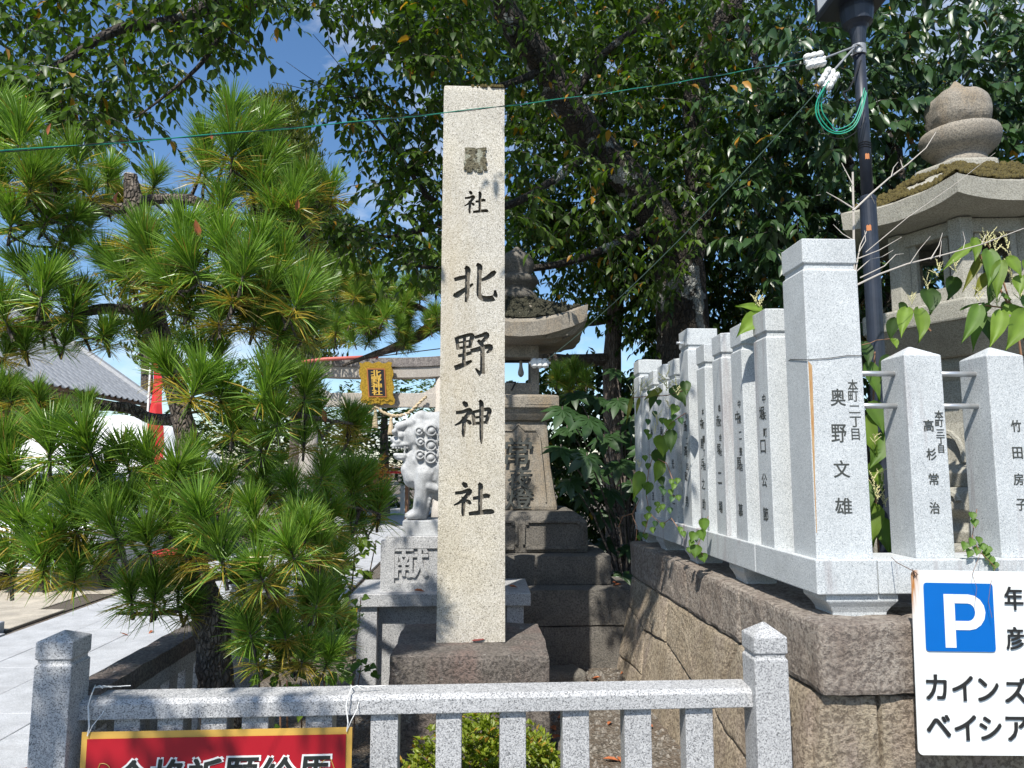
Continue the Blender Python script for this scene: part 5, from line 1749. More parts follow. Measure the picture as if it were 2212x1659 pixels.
# white rail and little lanterns far off
wf = thing('rail_fence', 'low white railing far behind the torii', 'fence', (-4, 24, 0))
for z in (.55, .95):
    MB().box(P(470, 1040, 24).x, P(880, 1040, 24).x, 23.96, 24.04, z, z + .10).obj('rail', G['white'], wf)
for k in range(9):
    x = P(470 + k * 50, 1040, 24).x
    MB().box(x - .06, x + .06, 23.9, 24.1, -.03, 1.12).obj('post', G['white'], wf)
for px, t, s, lab in ((575, 21, 1.0, 'small distant stone lantern left of the torii column'), (462, 20, .9, 'small distant stone lantern half hidden by the big pine'), (690, 22.5, 1.1, 'small distant stone lantern right of the torii column')):
    c0 = P(px, 1060, t)
    l_ = thing('stone_lantern', lab, 'lantern', (c0.x, c0.y, -.03))
    for nm, secs in (('base', [(-.03, .35), (.2, .35), (.25, .25)]), ('shaft', [(.249, .15), (.9, .14)]), ('platform', [(.899, .18), (1.02, .32), (1.1, .32)]), ('firebox', [(1.099, .2), (1.4, .2)]), ('roof', [(1.399, .2), (1.42, .45), (1.48, .44), (1.68, .12)]), ('finial', [(1.679, .08), (1.75, .12), (1.85, .09), (1.93, .01)])):
        MB().ngon(c0.x, c0.y, [(a_ * s, r_ * s) for a_, r_ in secs], 8, .2).obj(nm, G['lantern_pale'], l_)
# ================================================================== THE BIG PINE
def tuft_mesh(seed, n=260, shoot=.13, nl=.145, yellow=.12, up=True):
    r = np.random.default_rng(seed)
    f = r.random(n) ** .8
    az = r.random(n) * 2 * math.pi
    old = f < .32
    ang = np.where(old, r.uniform(1.15, 2.05, n), r.uniform(.30, .95, n) + (1 - f) * .25)
    ln = nl * r.uniform(.75, 1.1, n)
    d = np.stack([np.sin(ang) * np.cos(az), np.sin(ang) * np.sin(az), np.cos(ang)], 1)
    b = np.stack([.006 * np.cos(az), .006 * np.sin(az), f * shoot], 1)
    s = np.cross(d, r.normal(size=(n, 3))); s /= np.linalg.norm(s, axis=1, keepdims=True)
    w = .0021
    m_ = b + d * (ln * .55)[:, None]
    t_ = b + d * ln[:, None] + np.array([0, 0, -.012]) * (ln / nl)[:, None] * np.where(old, 1.3, .2)[:, None]
    V = np.stack([b - s * w * .8, b + s * w * .8, m_ + s * w, m_ - s * w, t_ + s * w * .25, t_ - s * w * .25], 1).reshape(-1, 3)
    faces = np.array([[0, 1, 2, 3], [3, 2, 4, 5]])
    F = (faces[None] + (np.arange(n) * 6)[:, None, None]).reshape(-1, 4)
    col = np.where(r.random((n, 1)) < .5, [[.135, .255, .030]], [[.20, .32, .045]]) * r.uniform(.75, 1.25, (n, 1))
    yl = old & (r.random(n) < yellow * 3)
    col[yl] = np.array([.46, .34, .05]) * r.uniform(.6, 1.15, (yl.sum(), 1))
    yl2 = r.random(n) < .03
    col[yl2] = np.array([.36, .24, .05]) * .9
    k = 5
    sv, sf = [], []
    for i, (z, rr_) in enumerate(((-.05, .008), (shoot * .5, .0065), (shoot, .0035))):
        for j in range(k): sv.append((rr_ * math.cos(6.283 * j / k), rr_ * math.sin(6.283 * j / k), z))
    for i in range(2):
        for j in range(k): sf.append((i * k + j, i * k + (j + 1) % k, (i + 1) * k + (j + 1) % k, (i + 1) * k + j))
    nv = len(V)
    me = bpy.data.meshes.new('needle_tuft')
    me.from_pydata([tuple(p) for p in V] + sv, [], [tuple(q) for q in F] + [tuple(i + nv for i in q) for q in sf])
    me.polygons.foreach_set('material_index', [0] * len(F) + [1] * len(sf))
    at = me.color_attributes.new('tone', 'FLOAT_COLOR', 'POINT')
    C = np.ones((nv + len(sv), 4), np.float32); C[:nv, :3] = np.repeat(col, 6, axis=0); C[nv:, :3] = (.2, .12, .06)
    at.data.foreach_set('color', C.ravel())
    me.materials.append(G['needle']); me.materials.append(G['pine_bark'])
    return me
TUFTS = [tuft_mesh(100 + i, 360, .15, .150, (.04, .08, .18, .30, .06, .14, .22, .36)[i % 8]) for i in range(10)]

PT = 3.55
big = thing('pine_tree', 'garden pine with bright needle tufts on trained branches behind the front fence', 'pine tree', tuple(P(470, 1500, PT)))
big.location.z = -.02; WLOC[big.name] = big.location.copy()
wd = MB()
trunk_pts = []
for x, y, r_ in ((492, 1640, .105), (478, 1560, .092), (468, 1480, .082), (462, 1400, .078), (455, 1330, .085), (432, 1270, .066), (415, 1180, .060), (402, 1090, .056), (410, 1000, .054), (395, 900, .05), (370, 800, .052), (350, 740, .050), (330, 650, .046), (305, 550, .044), (297, 500, .042), (290, 440, .045), (284, 400, .036), (282, 378, .031)):
    trunk_pts.append((*P(x, y, PT), r_))
limb(wd, trunk_pts, 14, 4, .16)
wd.obj('trunk', G['pine_bark'], big, smooth=False)
MB().ngon(*P(282, 378, PT)[:2], [(P(282, 378, PT).z - .004, .031), (P(282, 378, PT).z + .003, .029)], 12).obj('cut_end', G['twig'], big)
BR = []       # branches as pixel polylines with depth
def br(*pts):
    BR.append([(*P(x, y, t), r_) for x, y, t, r_ in pts])
br((290, 440, PT, .030), (345, 430, 3.5, .026), (410, 432, 3.42, .026), (460, 452, 3.36, .026), (482, 478, 3.34, .022), (560, 480, 3.4, .014), (650, 450, 3.5, .007))
br((290, 450, PT, .030), (235, 452, 3.5, .026), (190, 458, 3.45, .024), (100, 480, 3.4, .016), (0, 500, 3.4, .013), (-90, 500, 3.4, .008))
br((315, 570, PT, .034), (360, 590, 3.35, .026), (450, 600, 3.2, .02), (560, 620, 3.2, .014), (640, 640, 3.3, .007))
br((320, 600, PT, .03), (280, 600, 3.4, .015), (240, 560, 3.3, .007))
br((345, 690, PT, .036), (290, 672, 3.5, .026), (215, 668, 3.45, .026), (130, 690, 3.4, .020), (40, 720, 3.35, .014), (-60, 730, 3.3, .008))
br((360, 770, PT, .034), (430, 830, 3.4, .026), (540, 870, 3.3, .02), (660, 900, 3.4, .014), (760, 915, 3.9, .007))
br((395, 905, PT, .032), (330, 905, 3.6, .028), (270, 880, 3.55, .026), (190, 880, 3.4, .016), (90, 880, 3.3, .012), (-20, 880, 3.3, .007))
br((405, 990, PT, .03), (340, 1040, 3.25, .02), (220, 1050, 3.15, .016), (100, 1060, 3.15, .013), (-20, 1050, 3.2, .008))
br((402, 1090, PT, .032), (396, 1092, 3.35, .026), (430, 1086, 3.25, .024), (478, 1125, 3.2, .020), (540, 1160, 3.2, .014), (640, 1190, 3.25, .008))
br((405, 1085, PT, .028), (520, 1068, 3.6, .02), (620, 1072, 3.65, .017), (720, 1085, 3.9, .012), (820, 1110, 4.2, .006))
br((402, 1110, PT, .03), (330, 1150, 3.25, .02), (220, 1180, 3.1, .015), (100, 1190, 3.05, .012), (-20, 1190, 3.1, .007))
br((430, 1260, PT, .028), (400, 1310, 3.5, .018), (340, 1325, 3.45, .012), (250, 1325, 3.4, .006))
br((440, 1250, PT, .028), (480, 1245, 3.25, .018), (560, 1240, 3.3, .012), (710, 1258, 3.9, .006))
br((470, 1300, PT, .024), (520, 1322, 3.5, .016), (570, 1345, 3.45, .016), (602, 1368, 3.42, .014), (660, 1390, 3.6, .010), (725, 1370, 3.95, .005))
bw = MB()
dense = []
for b_ in BR:
    sp = limb(bw, b_, 9, 4, .14)
    dense += [Vector(q[:3]) for q in sp]
TB = [  # shoots: base pixel, depth, scale, lean (x = to the right, y = to the viewer)
 (40, 340, 3.2, 1.25), (-10, 300, 3.3, 1.2), (110, 400, 3.2, 1.0), (60, 430, 3.15, 1.0), (5, 440, 3.2, 1.1), (175, 372, 3.4, 1.0), (232, 408, 3.6, .9), (265, 440, 3.75, .8), (330, 420, 3.8, .9), (140, 455, 3.3, 1.0), (90, 500, 3.25, .9), (20, 510, 3.2, 1.0), (-30, 400, 3.2, 1.1), (200, 440, 3.35, .8),
 (500, 368, 3.25, 1.25), (496, 300, 3.3, 1.15), (440, 400, 3.35, 1.0), (540, 385, 3.35, 1.0), (565, 440, 3.3, 1.0), (625, 462, 3.3, 1.05), (680, 430, 3.45, 1.0), (655, 500, 3.35, .9), (590, 490, 3.3, .9), (600, 380, 3.5, .9), (480, 470, 3.25, .9), (440, 340, 3.4, .9), (395, 470, 3.7, .7), (690, 470, 3.5, .8),
 (335, 580, 3.15, 1.15), (285, 550, 3.2, 1.05), (392, 560, 3.1, 1.15), (430, 610, 3.05, 1.1), (505, 590, 3.1, 1.15), (560, 580, 3.15, 1.1), (620, 600, 3.2, 1.1), (500, 665, 3.05, 1.1), (565, 650, 3.1, 1.05), (625, 690, 3.1, 1.15), (655, 640, 3.25, 1.0), (345, 650, 3.15, 1.0), (450, 540, 3.2, 1.0), (545, 725, 3.15, .95), (600, 745, 3.2, .9), (465, 715, 3.15, .95), (400, 680, 3.2, .9), (520, 620, 3.0, 1.0), (250, 600, 3.3, .9), (590, 700, 3.3, .9), (680, 690, 3.4, .9),
 (85, 668, 3.2, 1.15), (20, 715, 3.2, 1.15), (130, 625, 3.35, .95), (-25, 660, 3.2, 1.15), (155, 700, 3.3, .9), (60, 620, 3.35, 1.0), (135, 762, 3.35, .72), (235, 758, 3.4, .72), (300, 735, 3.45, .72), (190, 745, 3.45, .7), (60, 775, 3.3, .8), (0, 790, 3.3, .9), (-30, 740, 3.3, 1.0), (180, 660, 3.4, .7),
 (405, 880, 3.1, 1.2), (380, 835, 3.25, 1.05), (440, 800, 3.3, .95), (560, 880, 3.1, 1.2), (470, 800, 3.35, .9), (655, 880, 3.2, 1.0), (700, 905, 3.6, .85), (750, 930, 3.9, .85), (690, 935, 3.6, 1.0), (745, 965, 3.95, 1.05), (600, 940, 3.15, 1.0), (500, 955, 3.2, .9), (565, 990, 3.25, .9), (475, 880, 3.2, 1.0), (610, 860, 3.3, .9), (520, 920, 3.3, .9), (770, 945, 4.0, .9), (655, 980, 3.4, .8),
 (92, 884, 3.25, .68), (24, 886, 3.25, .8), (190, 902, 3.4, .66), (140, 915, 3.3, .6), (-20, 900, 3.25, 1.0), (60, 930, 3.3, .9),
 (108, 1010, 3.05, 1.2), (205, 1005, 3.05, 1.2), (5, 1020, 3.1, 1.15), (160, 1040, 3.1, .9), (285, 1030, 3.1, 1.0), (335, 1030, 3.15, 1.05), (372, 1060, 3.1, 1.05), (50, 1050, 3.1, 1.0), (-30, 1030, 3.1, 1.1), (240, 1060, 3.15, .8), (400, 1020, 3.3, .9), (330, 1080, 3.2, .8), (440, 1070, 3.3, .9),
 (500, 1080, 3.5, 1.0), (580, 1090, 3.5, .9), (640, 1090, 3.45, .95), (700, 1110, 3.8, 1.1), (765, 1085, 4.1, 1.35), (795, 1065, 4.2, 1.1), (815, 1130, 4.25, 1.2), (705, 1155, 3.8, 1.15), (760, 1150, 4.1, 1.15), (625, 1180, 3.25, 1.0), (560, 1140, 3.25, .95), (690, 1050, 3.5, .9), (560, 1050, 3.5, .9), (790, 1150, 4.25, 1.05), (660, 1140, 3.4, .9),
 (168, 1172, 3.0, 1.15), (105, 1195, 3.0, 1.05), (40, 1180, 3.05, 1.15), (262, 1188, 3.0, 1.15), (180, 1120, 3.15, 1.0), (300, 1140, 3.1, 1.05), (442, 1160, 3.0, 1.15), (365, 1150, 3.05, 1.0), (95, 1255, 3.0, 1.05), (25, 1270, 3.05, 1.1), (160, 1270, 3.05, .95), (220, 1110, 3.2, .95), (325, 1200, 3.05, .95), (-25, 1230, 3.05, 1.1), (60, 1120, 3.15, 1.0), (210, 1230, 3.1, .9), (-20, 1150, 3.1, 1.0), (400, 1200, 3.1, .9), (130, 1230, 3.05, .9),
 (486, 1245, 2.98, 1.25), (430, 1225, 3.1, 1.0), (575, 1272, 3.05, 1.0), (560, 1205, 3.2, .95), (645, 1225, 3.1, 1.0), (655, 1190, 3.2, .95), (720, 1255, 3.9, 1.15), (700, 1285, 3.8, 1.05), (600, 1305, 3.2, .85), (530, 1290, 3.15, .8), (690, 1220, 3.25, .9), (740, 1230, 4.1, 1.0),
 (330, 1322, 3.35, 1.1), (385, 1300, 3.4, 1.0), (285, 1318, 3.35, 1.0), (400, 1340, 3.45, .8), (350, 1290, 3.5, .8),
 (545, 1395, 3.2, 1.05), (620, 1400, 3.3, 1.0), (690, 1385, 3.7, 1.2), (725, 1340, 3.9, 1.1), (730, 1405, 4.0, 1.0), (560, 1450, 3.25, .85), (645, 1450, 3.3, .9), (700, 1450, 3.35, .85), (520, 1400, 3.3, .7), (590, 1350, 3.4, .7), (660, 1330, 3.4, .8), (600, 1450, 3.35, .8), (680, 1330, 3.3, .9)]
kt = random.Random(5)
for i, (x, y, t, s) in enumerate(TB):
    b0 = P(x, y, t)
    o = bpy.data.objects.new('needle_tuft', TUFTS[kt.randrange(10)])
    COL.objects.link(o); o.parent = big
    lean = Vector((kt.uniform(-.45, .45), kt.uniform(-.55, .15), 1.0)).normalized()
    if y in (340, 300, 368) and s > 1.1: lean = Vector((.05, -.1, 1)).normalized()
    q = lean.to_track_quat('Z', 'Y').to_matrix().to_4x4() @ Matrix.Rotation(kt.random() * 6.28, 4, 'Z')
    o.matrix_local = Matrix.Translation(b0 - WLOC[big.name]) @ q @ Matrix.Scale(s * .92, 4)
    nb = min(dense, key=lambda d: (d - b0).length + .25 * abs(d.y - b0.y))
    md_ = (nb + b0) / 2 + Vector((0, 0, -.03))
    if (nb - b0).length < .9:
        bw.tube([nb, md_, b0 - lean * .03, b0 + lean * .02], [.010, .008, .0065, .006], 5, 0, False)
    # side shoots fill the pad
    for k in range(1):
        o2 = bpy.data.objects.new('needle_tuft', TUFTS[kt.randrange(10)])
        if i < 54:
            COL.objects.link(o2); o2.parent = big
            off = Vector((kt.uniform(-.13, .13), kt.uniform(.02, .22), kt.uniform(-.10, .02)))
            l2 = (lean + Vector((off.x * 4, .2, -.1))).normalized()
            q2 = l2.to_track_quat('Z', 'Y').to_matrix().to_4x4() @ Matrix.Rotation(kt.random() * 6.28, 4, 'Z')
            o2.matrix_local = Matrix.Translation(b0 + off - WLOC[big.name]) @ q2 @ Matrix.Scale(s * kt.uniform(.62, .85), 4)
            bw.tube([b0 + off, b0 + off * .5 + Vector((0, 0, -.02)), b0], [.006, .006, .006], 4, 0, False)
        else:
            bpy.data.objects.remove(o2)
bw.obj('branch', G['pine_bark'], big, smooth=False)
# curled dead leaves caught in the pine
def dry_leaf(p, L, d, label, m, name='fallen_leaf', group=None):
    me = leaf_mesh('leaf', [p], [d], [(kt.uniform(-.4, .4), -.7, .6)], L, L * .42, [(.4, .14, .05)], droop=kt.uniform(-.3, .3), fold=kt.uniform(.2, .5))
    return setp(link(name, me, None, m), label, 'leaf', group)
for x, y, t, l_, lab in ((103, 292, 3.1, .055, 'orange dead leaf caught in the pine tuft at the upper left corner'), (432, 512, 3.0, .075, 'curled orange dead leaf caught on the pine below its sawn off top'), (703, 912, 3.5, .07, 'red brown dead leaf caught in the pine tuft left of the gold plaque'), (640, 455, 3.2, .055, 'brown dead leaf in the right end of the upper pine branch'), (252, 440, 3.3, .06, 'brown dead leaf beside the sawn off top of the pine'), (458, 302, 3.1, .03, 'tiny orange dead leaf in the topmost tall pine tuft')):
    dry_leaf(P(x, y, t), l_, (kt.uniform(-.5, .5), -.2, .9), lab, G['dry'], 'dead_leaf')

# ================================================================== SECOND PINE, BEHIND
p2 = thing('pine_tree', 'rough barked pine behind the square lantern with a long branch reaching left', 'pine tree', (1.75, 9.6, 0))
T2 = 9.6
tr = MB()
limb(tr, [(*P(x, y, T2), r_) for x, y, r_ in ((1335, 1330, .16), (1330, 1150, .135), (1325, 950, .125), (1322, 780, .12), (1330, 650, .11), (1318, 520, .10), (1300, 300, .08), (1290, 100, .06))], 12, 4, .12)
tr.obj('trunk', G['grey_bark'], p2)
bb = MB()
limb(bb, [(*P(x, y, t), r_) for x, y, t, r_ in ((1322, 775, T2, .09), (1260, 778, 9.55, .085), (1180, 772, 9.5, .08), (1080, 720, 9.4, .085), (960, 700, 9.2, .085), (900, 728, 9.1, .075), (850, 752, 9.0, .055), (800, 768, 9.0, .035), (740, 790, 9.0, .018))], 10, 4, .12)
limb(bb, [(*P(x, y, t), r_) for x, y, t, r_ in ((1322, 690, T2, .05), (1260, 700, 9.5, .035), (1210, 680, 9.4, .015))], 7, 3, .1)
limb(bb, [(*P(x, y, t), r_) for x, y, t, r_ in ((960, 700, 9.2, .05), (900, 660, 9.0, .035), (820, 640, 9.0, .02), (740, 610, 9.0, .01))], 7, 3, .1)
bb.obj('branch', G['pine_bark'], p2)
for i in range(120):
    cx_, cy_, rx, ry = kt.choice([(745, 620, 50, 50), (800, 640, 60, 40), (870, 650, 60, 45), (760, 725, 70, 32), (840, 730, 60, 40), (900, 690, 45, 60), (720, 590, 30, 30), (920, 590, 40, 60), (1225, 830, 45, 25)])
    an, rd = kt.random() * 6.28, kt.random() ** .5
    b0 = P(cx_ + rx * rd * math.cos(an), cy_ + ry * rd * math.sin(an), 9.0 + kt.uniform(-.5, .5))
    o = bpy.data.objects.new('needle_tuft', TUFTS[kt.choice([0, 4, 1, 5])]); COL.objects.link(o); o.parent = p2
    lean = Vector((kt.uniform(-.5, .5), kt.uniform(-.5, .3), 1)).normalized()
    o.matrix_local = Matrix.Translation(b0 - WLOC[p2.name]) @ lean.to_track_quat('Z', 'Y').to_matrix().to_4x4() @ Matrix.Rotation(kt.random() * 6.28, 4, 'Z') @ Matrix.Scale(kt.uniform(.95, 1.35), 4)

# ================================================================== CHERRY TREE OVERHEAD
ch_ = thing('cherry_tree', 'old cherry tree with lichened dark limbs spreading its leaves over the pillar', 'tree', (2.3, 8.6, 0))
tk = MB()
limb(tk, [(*P(x, y, t), r_) for x, y, t, r_ in ((1500, 1330, 8.7, .42), (1490, 1100, 8.7, .36), (1478, 850, 8.7, .34), (1472, 650, 8.6, .32), (1462, 540, 8.5, .30))], 18, 5, .10)
tk.obj('trunk', G['cherry_bark'], ch_)
lm_ = MB()
limb(lm_, [(*P(x, y, t), r_) for x, y, t, r_ in ((1468, 570, 8.5, .24), (1425, 480, 8.3, .22), (1370, 400, 8.1, .21), (1290, 315, 7.9, .19), (1225, 230, 7.6, .185), (1180, 150, 7.4, .165), (1120, 70, 7.1, .15), (1040, -40, 6.8, .13), (860, -170, 6.2, .10), (640, -120, 5.8, .075), (420, 30, 5.5, .05), (260, 62, 5.4, .038), (150, 125, 5.3, .026), (70, 170, 5.2, .015))], 14, 4, .10)
lm_.obj('limb', G['cherry_bark'], ch_)
l2 = MB()
limb(l2, [(*P(x, y, t), r_) for x, y, t, r_ in ((1472, 600, 8.5, .22), (1502, 480, 8.6, .18), (1508, 330, 8.6, .165), (1500, 220, 8.5, .155), (1530, 110, 8.3, .14), (1580, 10, 8.1, .12), (1640, -120, 8, .1))], 14, 4, .10)
l2.obj('limb', G['cherry_bark'], ch_)
l3 = MB()
for pts in ([(640, -120, 5.8, .06), (575, -10, 5.6, .042), (500, 24, 5.5, .034), (440, 62, 5.45, .026), (410, 50, 5.4, .015)],
            [(500, 24, 5.5, .022), (450, 118, 5.4, .018), (385, 184, 5.35, .013), (292, 256, 5.3, .006)],
            [(1290, 315, 7.9, .06), (1150, 420, 7.4, .045), (1000, 470, 6.9, .04), (950, 442, 6.6, .035), (912, 411, 6.4, .028), (868, 342, 6.3, .020), (830, 297, 6.2, .014), (770, 210, 6.2, .008), (740, 150, 6.2, .004), (676, 74, 6.2, .0025)],
            [(1000, 470, 6.9, .03), (900, 500, 6.4, .022), (820, 510, 6.3, .014), (730, 470, 6.2, .008), (650, 420, 6.2, .004)],
            [(1425, 480, 8.3, .06), (1250, 560, 7.6, .045), (1050, 590, 7.0, .03), (940, 580, 6.6, .02), (820, 560, 6.4, .008)],
            [(770, 210, 6.2, .006), (700, 205, 6.2, .004), (640, 188, 6.2, .003), (588, 178, 6.2, .002)], [(750, 190, 6.2, .005), (690, 180, 6.2, .0035), (618, 133, 6.2, .002)], [(775, 190, 6.2, .004), (760, 140, 6.2, .003), (742, 98, 6.2, .002)],
            [(1225, 230, 7.6, .05), (1300, 120, 7.4, .04), (1400, 40, 7.2, .03), (1480, -60, 7, .02)],
            [(1180, 150, 7.4, .05), (1060, 190, 6.9, .03), (960, 160, 6.4, .02), (850, 110, 6.2, .012), (800, 60, 6.1, .006)],
            [(1590, 0, 8.1, .05), (1640, 170, 7.8, .035), (1620, 330, 7.6, .02)], [(1502, 480, 8.6, .07), (1600, 420, 8.4, .05), (1680, 300, 8.2, .035), (1720, 100, 8, .03)]):
    limb(l3, [(*P(x, y, t), r_) for x, y, t, r_ in pts], 7, 4, .08)
l3.obj('branch', G['cherry_bark'], ch_)
LA, LB_ = (.030, .064, .011), (.085, .140, .020)
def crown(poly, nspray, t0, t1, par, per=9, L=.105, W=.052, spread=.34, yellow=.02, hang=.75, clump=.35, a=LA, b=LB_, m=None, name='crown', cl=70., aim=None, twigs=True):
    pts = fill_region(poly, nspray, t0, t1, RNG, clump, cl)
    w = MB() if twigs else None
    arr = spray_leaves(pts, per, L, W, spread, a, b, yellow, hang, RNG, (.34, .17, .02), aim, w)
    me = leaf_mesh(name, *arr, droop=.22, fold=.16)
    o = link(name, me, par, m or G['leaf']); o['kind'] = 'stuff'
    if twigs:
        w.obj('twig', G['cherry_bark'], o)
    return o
# left part of the canopy
crown([(-80, -80), (60, -80), (300, -80), (400, -10), (470, 60), (430, 170), (385, 195), (340, 235), (295, 285), (262, 318), (215, 320), (180, 262), (110, 250), (50, 215), (-80, 190)], 270, 5.2, 6.4, ch_, clump=.40, cl=50)
crown([(-80, 120), (110, 140), (200, 200), (230, 300), (120, 250), (40, 225), (-80, 200)], 70, 4.8, 5.6, ch_, clump=.1)
crown([(280, -80), (800, -80), (780, 45), (735, 30), (690, 40), (640, 22), (545, 30), (505, 95), (440, 120), (380, 60)], 170, 5.0, 6.3, ch_, clump=.25, cl=60)
# middle, left of the pillar top
crown([(755, -60), (1010, -60), (1010, 190), (905, 120), (830, 130), (800, 80), (765, 30)], 200, 5.4, 7.0, ch_, clump=.25)
crown([(705, 165), (775, 130), (880, 190), (960, 215), (960, 320), (900, 330), (850, 300), (790, 330), (740, 275), (690, 235)], 115, 5.9, 6.7, ch_, clump=.22, cl=45, L=.095)
crown([(800, 320), (870, 310), (955, 330), (955, 640), (900, 600), (860, 560), (780, 540), (720, 520), (700, 470), (740, 440), (800, 480), (850, 440), (810, 390)], 165, 5.9, 6.9, ch_, clump=.25, cl=45, L=.095)
crown([(600, 400), (720, 410), (800, 450), (800, 560), (720, 540), (650, 480)], 60, 6.0, 6.6, ch_, clump=.3, cl=45, L=.09)
crown([(590, 175), (700, 190), (690, 75), (760, 120), (780, 220), (700, 230)], 14, 6.15, 6.25, ch_, per=4, L=.08, spread=.2, clump=.0, twigs=False)
# the deep shaded middle
crown([(930, -80), (1500, -80), (1640, -80), (1650, 300), (1560, 500), (1430, 640), (1250, 560), (1100, 480), (1090, 180), (940, 180)], 1700, 8.2, 10.6, ch_, per=11, clump=.06, cl=110, spread=.5, L=.135, W=.068)
crown([(930, -80), (1500, -80), (1640, -80), (1650, 300), (1560, 500), (1430, 640), (1250, 560), (1100, 480), (1090, 180), (940, 180)], 330, 5.9, 7.8, ch_, per=9, clump=.42, cl=75, spread=.38, L=.11)
crown([(1095, 420), (1290, 430), (1420, 600), (1420, 760), (1330, 700), (1180, 640), (1095, 640)], 380, 8.6, 10.2, ch_, per=10, clump=.36, cl=60)
crown([(1380, 560), (1640, 420), (1720, 600), (1660, 900), (1400, 860)], 520, 9.0, 10.4, ch_, per=11, clump=.03, L=.13, W=.065, a=(.018, .040, .008), b=(.05, .085, .014))  # leaf colours darkened to paint in the deep shade
# unseen crown above the picture, put in to block sun from the leaves below
pts = np.stack([RNG.uniform(-1.8, 5.5, 2100), RNG.uniform(4.2, 10.5, 2100), RNG.uniform(6.9, 9.2, 2100)], 1)
pts = pts[~((pts[:, 1] < 6.2) & (pts[:, 0] > 1.6))]
pts = pts[pts[:, 2] > 1.9 + .86 * np.minimum(pts[:, 1], 7)]
me = leaf_mesh('crown', *spray_leaves(pts, 10, .12, .06, .45, LA, LB_, .02, .7, RNG), droop=.22, fold=.16, detail=False)
o = link('crown', me, ch_, G['leaf']); o['kind'] = 'stuff'
pts = np.stack([RNG.uniform(-2.0, .30, 2500), RNG.uniform(2.4, 4.15, 2500), RNG.uniform(4.75, 5.5, 2500)], 1)  # unseen sprays placed to shade the lantern while sparing the pillar
sc_ = -.05 - .445 * (4.245 - pts[:, 1])
ok_ = pts[:, 2] > 1.75 + .72 * pts[:, 1]
pr_, pl_ = pts[ok_ & (pts[:, 0] > sc_ + .40)][:170], pts[ok_ & (pts[:, 0] < sc_ - .45)][:22]
pu_ = np.stack([RNG.uniform(-.99, -.84, 7), RNG.uniform(2.75, 3.0, 7), RNG.uniform(4.95, 5.3, 7)], 1)  # sprays added to throw leaf shadows on the upper pillar
pts = np.concatenate([pr_, pl_, pu_])
w = MB()
me = leaf_mesh('crown', *spray_leaves(pts, 9, .105, .052, .3, LA, LB_, .02, .7, RNG, (.34, .17, .02), None, w), droop=.22, fold=.16)
o = link('crown', me, ch_, G['leaf']); o['kind'] = 'stuff'
limb(w, [(-.3, 6.0, 6.9, .05), (-.6, 4.8, 6.2, .035), (-1.0, 3.6, 5.4, .02), (-1.4, 2.8, 5.0, .008)], 7, 4, .08)
w.obj('branch', G['cherry_bark'], o)
# unseen bough above the view, added to shade the front fence's left end
pts = np.stack([RNG.uniform(-3.7, -1.95, 90), RNG.uniform(-.75, .65, 90), RNG.uniform(4.2, 5.0, 90)], 1)
w = MB()
me = leaf_mesh('crown', *spray_leaves(pts, 10, .11, .056, .36, LA, LB_, .02, .7, RNG, (.34, .17, .02), None, w), droop=.22, fold=.16)
o = link('crown', me, ch_, G['leaf']); o['kind'] = 'stuff'
limb(w, [(-.9, 5.3, 6.9, .07), (-2.0, 3.2, 6.6, .06), (-2.6, 1.4, 5.8, .04), (-2.8, .2, 4.9, .02), (-2.9, -.6, 4.6, .008)], 7, 4, .08)
w.obj('branch', G['cherry_bark'], o)

# ================================================================== EVERGREEN AT THE RIGHT
ev = thing('evergreen_tree', 'dense evergreen with glossy dark leaves behind the lamp post and six sided lantern', 'tree', (4.2, 7.2, CZ1))
tk = MB()
limb(tk, [(4.2, 7.3, .9, .16), (4.15, 7.2, 2.2, .14), (4.3, 7.0, 3.5, .12), (4.2, 6.8, 5.0, .08)], 10, 4, .1)
limb(tk, [(4.2, 7.2, 2.4, .09), (3.3, 6.9, 3.4, .06), (2.6, 6.5, 4.1, .03)], 7, 4, .1)
limb(tk, [(4.3, 7.0, 3.6, .09), (3.6, 6.6, 4.6, .05), (2.9, 6.2, 5.2, .03)], 7, 4, .1)
tk.obj('trunk', G['cherry_bark'], ev)
EA, EB = (.022, .055, .018), (.055, .105, .032)
kw = dict(per=8, L=.150, W=.066, spread=.24, hang=.85, m=G['glossy'], a=EA, b=EB, yellow=.012)
aimv = np.array([-.25, -.55, 0])
crown([(1560, 60), (1720, -60), (2280, -80), (2300, 760), (2050, 700), (1860, 760), (1700, 620), (1560, 540), (1540, 400), (1640, 250)], 620, 5.8, 7.6, ev, clump=.34, cl=50, aim=aimv, **kw)
crown([(1700, -60), (2290, -80), (2300, 430), (2160, 380), (2000, 260), (1930, 420), (1840, 420), (1720, 250)], 210, 5.2, 5.9, ev, clump=.46, cl=42, aim=aimv, **kw)
crown([(1540, 190), (1700, 120), (1760, 300), (1850, 420), (1840, 480), (1700, 470), (1560, 420)], 110, 5.6, 6.4, ev, clump=.42, cl=40, aim=aimv, **kw)
crown([(1640, 470), (1850, 480), (1860, 780), (1660, 640)], 130, 5.5, 6.6, ev, clump=.2, aim=aimv, **kw)

